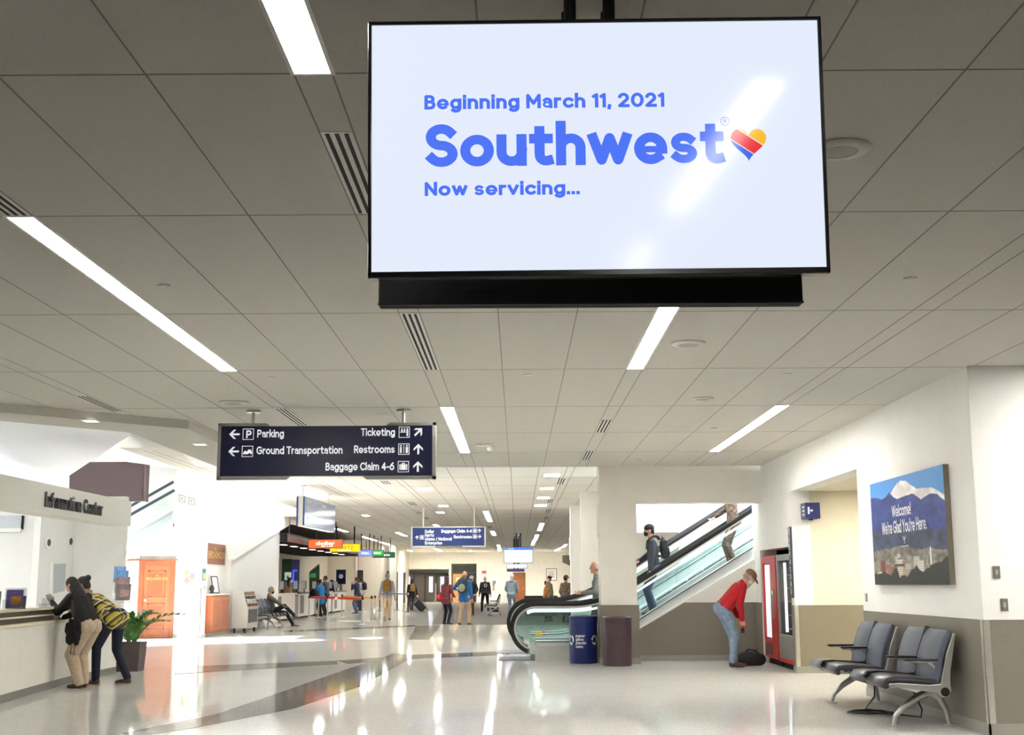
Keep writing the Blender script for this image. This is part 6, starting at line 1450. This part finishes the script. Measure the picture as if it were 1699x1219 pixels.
    if mask:
        m_ = MB().ell(HP(0, .055, -.048), (.062, .058, .052), hm, 14); mo = m_.xf(root_m).build('face_mask', mask, o, smooth=True)
        for sg in (-1, 1): MB().tube([HP(.058 * sg, .05, -.04), HP(.085 * sg, .0, -.005)], .003, n=5).xf(root_m).build('ear_loop', mask, mo)
    if cap:
        m_ = MB().ell(HP(0, -.012, .055), (.090, .106, .082), hm, 18); co = m_.xf(root_m).build('cap', capm, o, smooth=True)
        if cap == 'peak':
            pts = [HP(.078 * math.cos(a), .055 + .12 * math.sin(a), .052 - .03 * math.sin(a)) for a in [math.pi * i / 12 for i in range(13)]]
            MB().prism(pts, hm @ Vector((0, 0, .007))).xf(root_m).build('peak', capm, co)
    W = Matrix.Translation(Vector(at)) @ Matrix.Rotation(R(face), 4, 'Z') @ root_m
    return dict(o=o, W=W, pel=pel, t=t, fw=fw, sx=sx, chest=chest, nb=nb, sh=sh, arms=arms, hand=hand_axes, hm=hm, hc=hc, HP=HP, s=s)
def backpack(P, mat, label, w=.30, h=.44, d=.16, strap=True, off=.145, drop=0, accent=None):
    W = P['W']; up, fw, sx = P['t'], P['fw'], P['sx']; rm = Matrix((sx, fw, up)).transposed()
    c = P['chest'] + up * (.02 - drop) - fw * (off + d / 2)
    cw = W @ c
    r4 = Matrix.Translation(c) @ rm.to_4x4()
    t = thing('backpack', label, 'backpack', (0, 0, 0)); t.matrix_world = Matrix.Translation(cw) @ W.to_3x3().normalized().to_4x4() @ rm.to_4x4()
    s = P['s']
    MB().ell((0, 0, 0), (w / 2 * s, d / 2 * s, h / 2 * s)).cbox((0, .0, -.02), (w * .86 * s, d * .75 * s, h * .78 * s)).build('pack_body', mat, t, voxel=.014, sm=6)
    MB().ell((0, -d * .48 * s, -h * .16 * s), (w * .36 * s, d * .22 * s, h * .24 * s), n=14).build('front_pocket', accent or mat, t, smooth=True)
    MB().tube([(-.04 * s, .02, h * .5 * s), (0, .02, h * .56 * s), (.04 * s, .02, h * .5 * s)], .008, n=6).build('grab_handle', mat, t)
    if strap:
        for q in (-1, 1):
            pts = [V(q * .09, d * .42, .17), V(q * .10, d * .5 + .03, .23), V(q * .105, d * .5 + .12, .245), V(q * .115, d * .5 + .215, .16), V(q * .125, d * .5 + .24, .03), V(q * .155, d * .5 + .16, -.10), V(q * .14, d * .4, -.16)]
            MB().tube([p * s for p in pts], .02, sec=[(-.02 * s, -.005), (-.02 * s, .005), (.02 * s, .005), (.02 * s, -.005)], up=(1, 0, .01)).build('shoulder_strap', mat, t)
    return t
def sat(x, y): p = FL(x, y); return V(p.x, p.y, 0)

# plaid and camouflage fabrics
def plaid():
    m = bpy.data.materials.new('yellow_plaid'); m.use_nodes = True; nt = m.node_tree; L = nt.links; b = nt.nodes['Principled BSDF']; b.inputs['Roughness'].default_value = .85
    tc = nt.nodes.new('ShaderNodeTexCoord'); mp = nt.nodes.new('ShaderNodeMapping'); mp.inputs['Rotation'].default_value = (R(38), R(12), R(8)); L.new(tc.outputs['Object'], mp.inputs[0]); sx = nt.nodes.new('ShaderNodeSeparateXYZ'); L.new(mp.outputs[0], sx.inputs[0])
    def mth(op, a, v=None, w=None):
        n = nt.nodes.new('ShaderNodeMath'); n.operation = op
        for i, q in enumerate((a, v, w)):
            if q is None: continue
            if isinstance(q, (int, float)): n.inputs[i].default_value = q
            else: L.new(q, n.inputs[i])
        return n.outputs[0]
    def band(ax, per, off, wd):
        f = mth('FRACT', mth('ADD', mth('DIVIDE', ax, per), off)); return mth('LESS_THAN', f, wd)
    ab = mth('ADD', sx.outputs[0], mth('MULTIPLY', sx.outputs[1], .8)); cz = sx.outputs[2]
    dark = mth('MULTIPLY', mth('ADD', band(ab, .11, 0, .4), band(cz, .11, .1, .4)), .5); lite = mth('MAXIMUM', band(ab, .11, .6, .12), band(cz, .11, .72, .12))
    r = nt.nodes.new('ShaderNodeValToRGB'); e = r.color_ramp.elements; r.color_ramp.interpolation = 'CONSTANT'; e[0].color = (.56, .42, .035, 1); e[1].position = .4; e[1].color = (.13, .10, .03, 1); e2 = r.color_ramp.elements.new(.8); e2.color = (.012, .012, .014, 1)
    L.new(dark, r.inputs[0]); mx = nt.nodes.new('ShaderNodeMix'); mx.data_type = 'RGBA'; L.new(lite, mx.inputs[0]); L.new(r.outputs[0], mx.inputs[6]); mx.inputs[7].default_value = (.72, .66, .42, 1); L.new(mx.outputs[2], b.inputs['Base Color'])
    return m
def camo(n, cols):
    m = bpy.data.materials.new(n); m.use_nodes = True; nt = m.node_tree; b = nt.nodes['Principled BSDF']; b.inputs['Roughness'].default_value = .9
    tc = nt.nodes.new('ShaderNodeTexCoord'); no = nt.nodes.new('ShaderNodeTexNoise'); no.inputs['Scale'].default_value = 22; r = nt.nodes.new('ShaderNodeValToRGB'); r.color_ramp.interpolation = 'CONSTANT'
    for i, c in enumerate(cols):
        el = r.color_ramp.elements[i] if i < 2 else r.color_ramp.elements.new(.5); el.position = (0, .44, .51, .58)[i]; el.color = (*[s2l(v) for v in c], 1)
    nt.links.new(tc.outputs['Object'], no.inputs['Vector']); nt.links.new(no.outputs['Fac'], r.inputs[0]); nt.links.new(r.outputs[0], b.inputs['Base Color']); return m
plaidm = plaid()
camo1 = camo('camo_olive', ((150, 132, 92), (104, 98, 62), (74, 70, 44), (168, 150, 110))); camo2 = camo('camo_brown', ((134, 112, 94), (96, 78, 66), (66, 54, 48), (150, 132, 112)))
jeans = cloth('blue_jeans', (128, 146, 168), .16, 18); navyj = cloth('navy_jeans', (24, 30, 50)); khaki = cloth('khaki', (196, 170, 136)); khaki2 = cloth('stone', (190, 178, 150)); blackc = cloth('black', (22, 20, 22))

# the two at the desk
P = person('woman in black top and beige trousers leaning on the desk, looking at her phone', sat(131, 1141), 66, H=1.64, lean=28, hip=(0, -.13, .90), feet=((-.09, -.08, 0, 8), (.10, .0, 0, -6)), hands=((-.12, .50, 1.25), (.16, .52, 1.02)), head=(18, 8), skin=skin1,
           top=blackc, top_len=-.10, legw=1.3, pants=cloth('beige_sweatpants', (190, 172, 148), .08), shoe=shoe_b, hair='long', hairm=hair_d, build=1.16, vox=.0085, hold=((0, .6, .8), (0, -.3, -1)), curl=.7, elbow=((-.3, .1, -1), (.4, .0, -1)), sole=False)
w, d, sd, pn = P['hand'][0]
c = w + d * .09 + pn * .035
t = thing('phone', 'dark phone held up by the woman in black at the desk', 'phone', (0, 0, 0)); rm = Matrix((sd, d, pn)).transposed().to_4x4(); t.matrix_world = Matrix.Translation(P['W'] @ c) @ P['W'].to_3x3().normalized().to_4x4() @ rm
MB().box((-.036, -.075, -.004), (.036, .075, .004)).build('phone_case', black, t, bevel=.004); MB().box((-.033, -.07, .0042), (.033, .07, .0048)).build('phone_screen', M('phone_screen', (110, 116, 120), .1, var=0), t)
# shaggy black bag hanging from a thin strap on her left
c = P['W'] @ (P['pel'] + V(-.30, .02, -.02))
t = thing('shoulder_bag', 'shaggy black bag hanging at the hip of the woman in black', 'bag', c)
m_ = MB(); br = random.Random(5)
for k in range(42): a = br.uniform(0, 6.28); zz = br.uniform(-.20, .10); rr = .085 * math.sqrt(max(.1, 1 - ((zz + .05) / .2) ** 2)); m_.ell((math.cos(a) * rr, math.sin(a) * rr, zz), (.03, .03, .05), n=8)
m_.ell((0, 0, -.05), (.095, .095, .16)); m_.build('bag_body', M('black_fur', (22, 20, 20), .95, var=.3, vs=80, bump=.6, bs=140), t, voxel=.011, sm=1)
shl = P['W'] @ (P['sh'][0] + P['t'] * .055)
dlt = shl - c
MB().tube([V(0, .0, .08), dlt * .5 + V(.05, -.05, 0), dlt + V(.02, 0, .02), dlt * .55 + V(-.02, .06, 0), V(0, .03, .08)], .009, n=6).build('strap', black, t)
MB().tube([V(-.01, 0, -.20), V(-.02, -.0, -.34), V(.03, 0, -.36), V(.03, 0, -.20)], .008, n=6).build('wrist_loop', black, t)
P = person('man in yellow and black plaid shirt bent far over the desk beside the woman', sat(183, 1136), 74, H=1.80, lean=57, hip=(0, -.02, .93), feet=((-.12, .16, 0, 6), (.16, -.16, 0, -8)), hands=((-.20, .74, 1.03), (.22, .72, 1.03)), head=(-6, 10), skin=skin2,
           top=plaidm, skirt=.017, top_len=.05, pants=navyj, shoe=shoe_b, hair='bun', hairm=hair_d, build=1.02, vox=.0085, curl=.3, elbow=((-.8, .2, -.3), (.8, .2, -.3)))

# man in red at the vending machine
P = person('bearded man in red sweater and brown cap bending over a black bag', sat(1219, 1106), -84, H=1.80, lean=40, hip=(0, -.17, .94), feet=((-.10, .03, 0, 3), (.10, -.06, 0, -5)), hands=((-.20, .14, .80), (.20, .10, .76)), head=(24, 0), skin=skin1,
           top=cloth('red_sweater', (178, 18, 34), .08), top_len=-.02, pants=jeans, shoe=shoe_b, hair='bald', hairm=hair_g, mask=maskb if False else maskm, cap='peak', capm=cloth('brown_cap', (126, 92, 66), .2, 60), build=1.08, vox=.0085, belt=M('belt_leather', (128, 72, 44), .5), curl=1.0, elbow=((-.3, -1, 0), (.3, -1, 0)), hold=((1, 0, 0), (-1, 0, 0)), sole=False)
m_ = MB().ell(P['HP'](0, .075, -.135), (.045, .035, .075), P['hm'], 14).ell(P['HP'](0, .06, -.085), (.058, .05, .05), P['hm'], 14); m_.xf(Matrix.Scale(P['s'], 4)).build('beard', M('beard_grey', (196, 186, 172), .9, var=.12, vs=70), P['o'], voxel=.009)
w, d, sd, pn = P['hand'][1]
c = P['W'] @ (w + d * .075 + pn * .028)
t = thing('bottle', 'dark cola bottle with a red label in the bent man\'s hand', 'bottle', c - V(0, 0, .14))
MB().lathe([(.026, 0), (.031, .008), (.031, .06), (.027, .075), (.031, .09), (.031, .14), (.012, .19), (.012, .2)], n=20).build('bottle_body', M('cola', (34, 18, 14), .15, var=0), t, smooth=True); MB().lathe([(.0315, .08), (.0315, .125)], n=20).build('label_band', M('cola_label', (190, 30, 30), .4), t, smooth=True); MB().cyl((0, 0, .2), (0, 0, .215), .014, n=14).build('bottle_cap', M('cola_label'), t)
pb_ = FL(1247, 1104)
t = thing('duffel_bag', 'black duffel bag on the floor in front of the man in red', 'bag', (pb_.x, pb_.y, 0))
MB().cap((-.13, 0, .11), (.15, .03, .105), .125, .11).ell((0, 0, .15), (.20, .12, .09)).build('bag_body', M('black_nylon', (20, 20, 22), .6, var=.2, vs=14, bump=.3, bs=20), t, voxel=.014, sm=3)
for q in (-1, 1): MB().tube([(-.12, q * .06, .2), (-.05, q * .05, .27), (.06, q * .05, .26), (.13, q * .06, .19)], .012, n=6).build('carry_handle', black, t)
MB().tube([(-.2, .02, .14), (-.1, .02, .235), (.1, .02, .235), (.2, .02, .13)], .005, n=5).build('zip', darkm, t)

# escalator riders
def rider(px, py, lb, **k):
    Y = (YN + YR) / 2; x = PX(px, py, Y=Y).x; i = int((x - 1.25) / .34); z = max(.03, zh(1.25 + i * .34 + .17) - .95) + .001
    return person(lb, (x, Y, z), 90, vox=.011, **k)
P = rider(1085, 940, 'man in dark jacket and cap riding down the escalator with a black backpack', H=1.73, hands=((-.24, .1, .85), (.50, .22, 1.06)), top=cloth('charcoal', (58, 60, 68)), pants=cloth('denim', (84, 100, 126)), cap='peak', capm=M('cap_black', (26, 26, 32), .8), mask=maskb, hair='short', hairm=hair_d, head=(6, 0), skin=skin1)
backpack(P, M('pack_black', (26, 26, 30), .7, var=.15, vs=20), 'black backpack on the man riding down the escalator')
rider(1216, 850, 'person in camouflage uniform high on the escalator, head hidden by the beam', H=1.75, hands=((-.24, .1, .85), (.48, .26, 1.06)), top=camo2, pants=camo2, hair='short', hairm=hair_d, skin=skin1, head=(8, 0))
rider(993, 960, 'person in grey shirt at the foot of the escalator, half hidden by the pillar', H=1.70, hands=((-.25, .34, 1.14), (.2, .1, .85)), top=cloth('grey_green', (120, 126, 120)), pants=cloth('grey_trousers', (90, 92, 96)), hair='bald', hairm=hair_g, skin=skin1)

# the seated man
P = person('seated man in olive jacket and black face mask, legs crossed, on the slate beam seat', (-8.23, 43.02, 0), -88, H=1.78, lean=-14, hip=(0, -.04, .52), feet=((-.08, .62, 0, 0), (.02, .66, .30, 0, 12)), hands=((-.12, .38, .62), (.12, .40, .64)), head=(22, 8), skin=skin1, top=cloth('olive_jacket', (92, 92, 82)), pants=cloth('dark_navy', (34, 36, 48)), shoe=shoe_b, hair='short', hairm=hair_g, mask=maskb, knee=((0, .3, 1), (0, .3, 1)), vox=.011, elbow=((-.6, -.6, -.4), (.6, -.6, -.4)))
# standing and walking people in the hall
P = person('man in grey-blue shirt and khaki trousers walking away with a brown backpack', sat(642, 1029), 4, H=1.83, lean=3, feet=((-.08, -.22, .05, 0, 40), (.09, .20, 0, 0)), hands=((-.30, .10, .84), (.30, -.04, .84)), top=cloth('grey_blue_shirt', (140, 146, 160)), pants=khaki, shoe=M('shoe_olive', (90, 80, 46), .6), hair='short', hairm=hair_g, mask=None)
backpack(P, M('pack_brown', (128, 94, 44), .8, var=.15, vs=20), 'brown backpack on the man walking away in khaki trousers', w=.34, h=.50)
P = person('woman in maroon jacket and dark jeans standing beside the man in blue', sat(740, 1036), -32, H=1.66, feet=((-.08, 0, 0, 4), (.08, .03, 0, -8)), hands=((-.24, .10, .84), (.22, .24, 1.0)), top=cloth('maroon_jacket', (122, 52, 58)), pants=navyj, hair='long', hairm=hair_b, top_len=.08, skirt=.01)
c = P['W'] @ V(-.27, -.08, .98); t = thing('handbag', 'small bright red bag on the left of the woman in maroon', 'bag', c); MB().ell((0, 0, 0), (.09, .13, .12)).build('bag_body', M('bag_red', (214, 40, 60), .5), t, smooth=True); MB().tube([(0, -.08, .08), (0, 0, .24), (0, .08, .08)], .008, n=6).build('bag_strap', M('bag_red'), t)
P = person('man in bright blue jacket and khaki trousers seen from behind with a striped backpack', sat(770, 1037), -14, H=1.84, feet=((-.16, 0, 0, 8), (.16, .02, 0, -8)), hands=((-.36, .30, 1.14), (.24, .1, .82)), top=cloth('bright_blue', (44, 108, 172)), pants=khaki, shoe=shoe_b, hair='bald', hairm=hair_g, top_len=.08, build=1.06)
backpack(P, M('pack_slate', (52, 62, 76), .7, var=.15, vs=20), 'slate backpack with pale green pocket on the man in bright blue', accent=M('pack_accent', (150, 160, 132), .7), w=.33, h=.54)
P = person('person in black vest, white shirt and brown trousers beyond the man in blue', sat(783, 1021), 160, H=1.76, hands=((-.24, .2, .95), (.26, .12, .86)), feet=((-.10, .10, 0, 4), (.14, -.12, 0, -8)), top=cloth('black_vest', (40, 38, 42)), pants=cloth('rust_trousers', (96, 62, 44)), shoe=shoe_b, hair='short', hairm=hair_g, mask=maskb, cap='peak', capm=cloth('pale_cap', (190, 186, 180)), skin=skin1, face_det=True)
person('man all in black with a white emblem on his back, standing by the far wall', sat(805, 1015), 8, H=1.78, hands=((-.28, .1, .86), (.28, .1, .86)), feet=((-.16, 0, 0, 6), (.16, .02, 0, -6)), top=blackc, pants=blackc, hair='bald', hairm=hair_g, build=1.1, skirt=.02)
o_ = [o for o in bpy.data.objects if o.get('label', '').startswith('man all in black')][0]
m_ = MB(); text(m_, 'O', (0, -.0, 0), (1, 0, 0), (0, 0, 1), .16, 1.2, align='c'); m_.xf(Matrix.Translation((0, -.155, 1.24))).build('back_emblem', M('emblem_grey', (180, 180, 184), .6), o_)
p = sat(822, 1015); t = thing('duffel_bag', 'black bag standing on the floor beside the man all in black', 'bag', p); MB().ell((0, 0, .19), (.22, .2, .2)).cbox((0, 0, .16), (.36, .3, .30)).build('bag_body', M('black_nylon'), t, voxel=.016, sm=4); MB().tube([(-.08, 0, .38), (0, 0, .46), (.08, 0, .38)], .012, n=6).build('carry_handle', black, t)
person('person in pale blue hoodie and pale jeans facing away by the escalator', sat(849, 1023), -10, H=1.82, hands=((-.2, .25, 1.0), (.2, .25, 1.0)), feet=((-.10, -.05, 0, 4), (.12, .1, 0, -6)), top=cloth('pale_blue', (150, 168, 184)), pants=cloth('pale_jeans', (140, 156, 174)), shoe=M('shoe_white', (206, 206, 204), .6), hair='short', hairm=M('hood_white', (206, 208, 212), .8), hood=True, cap='round', capm=M('hood_white'), top_len=.10, skirt=.02)
P = person('woman in black walking with a brown backpack and a suitcase, far down the hall', sat(683, 1013), 20, H=1.66, hands=((-.24, .1, .84), (.30, -.14, .82)), feet=((-.08, -.1, 0, 4), (.09, .15, 0, -4)), top=blackc, pants=cloth('charcoal', (58, 60, 68)), hair='long', hairm=hair_d, top_len=.12, skirt=.02, face_det=True)
backpack(P, M('pack_ochre', (140, 110, 66), .8), 'brown backpack on the woman with the suitcase', w=.30, h=.44)
p = sat(705, 1014); t = thing('suitcase', 'black rolling suitcase tilted behind the woman in black', 'suitcase', p); rm = Matrix.Rotation(R(-42), 4, 'Y')
MB().box((-.2, -.13, .08), (.2, .13, .66)).xf(rm).build('suitcase_shell', M('black_nylon'), t, bevel=.03); MB().tube([(-.14, .0, .66), (-.14, 0, 1.0), (.14, 0, 1.0), (.14, 0, .66)], .014, n=6).xf(rm).build('pull_handle', darkm, t)
for x in (-.16, .16): MB().cyl((x - .02, 0, .05), (x + .02, 0, .05), .05, n=12).xf(rm).build('wheel', rubber, t)
# rental customers and clerks
def at_y(px, Y, z=0): p = PX(px, 1000, Y=Y); return V(p.x, Y, z)
person('customer in bright blue jacket with dark leggings at the nearest rental counter', sat(532, 1023), 55, H=1.64, hands=((-.22, .30, 1.16), (.2, .30, 1.16)), feet=((-.06, 0, 0, 4), (.08, .04, 0, -4)), top=cloth('azure', (34, 124, 190)), pants=blackc, hair='bun', hairm=hair_b, top_len=.22, skirt=.03, lean=10)
c = at_y(521, 55.3, 1.0); t = thing('handbag', 'large black bag hanging before the customer in the bright blue jacket', 'bag', c); MB().ell((0, 0, 0), (.22, .12, .2)).build('bag_body', M('black_nylon'), t, voxel=.016); MB().tube([(-.1, 0, .16), (0, .05, .4), (.1, 0, .16)], .01, n=6).build('bag_strap', black, t)
person('dark-haired customer just behind the one in the bright blue jacket', at_y(541, 58.2), 70, H=1.80, hands=((-.24, .1, .86), (.24, .1, .86)), top=cloth('charcoal', (58, 60, 68)), pants=blackc, hair='short', hairm=hair_b, mask=maskb)
person('customer in navy sweatshirt and jeans at the rental counters, hand to his face', sat(592, 1018), 70, H=1.74, hands=((-.08, .24, 1.42), (.22, .2, .9)), top=cloth('navy_sweat', (32, 38, 74)), pants=cloth('mid_jeans', (70, 84, 116)), hair='short', hairm=hair_b, skin=skin1)
P = person('customer in pale shirt beside the one in navy, with a black backpack', sat(599, 1013.5), 60, H=1.78, hands=((-.22, .26, .95), (.22, .26, .95)), top=cloth('pale_grey', (176, 176, 172)), pants=cloth('dark_jeans', (52, 58, 78)), hair='short', hairm=hair_d, skin=skin2)
backpack(P, M('pack_black'), 'black backpack on the customer in the pale shirt')
person('clerk in grey-beige shirt behind the nearest rental counter', at_y(478, 53.0), -70, H=1.70, hands=((-.22, .3, 1.0), (.22, .3, 1.0)), top=cloth('grey_beige', (150, 144, 132)), pants=blackc, hair='short', hairm=hair_b, mask=maskm)
person('person in dark top standing just past the farthest rental counter', at_y(549, 69.3), -60, H=1.66, hands=((-.22, .3, 1.0), (.22, .3, 1.0)), top=cloth('dark_slate', (50, 54, 70)), pants=blackc, hair='bun', hairm=hair_d, skin=skin3, mask=maskm)
# waiting area behind the escalator
person('person in olive camouflage uniform with a white face mask behind the escalator handrail', at_y(913, 47.5), 108, H=1.68, top=camo1, pants=camo1, shoe=shoe_b, hair='bun', hairm=hair_d, mask=maskm, hands=((-.24, .15, .9), (.24, .15, .9)), face_det=True)
person('person in brown camouflage uniform and patrol cap behind the escalator handrail', at_y(938, 46.5), -40, H=1.70, top=camo2, pants=camo2, shoe=shoe_b, hair='short', hairm=hair_d, cap='peak', capm=camo2, hands=((-.24, .15, .9), (.24, .15, .9)))
person('person in orange top behind the person in olive camouflage', at_y(905, 50.5), -100, H=1.52, top=cloth('orange', (232, 130, 30)), pants=blackc, hair='short', hairm=hair_b, mask=maskb, hands=((-.24, .15, .9), (.24, .15, .9)))
p = at_y(886, 55.2, .0);
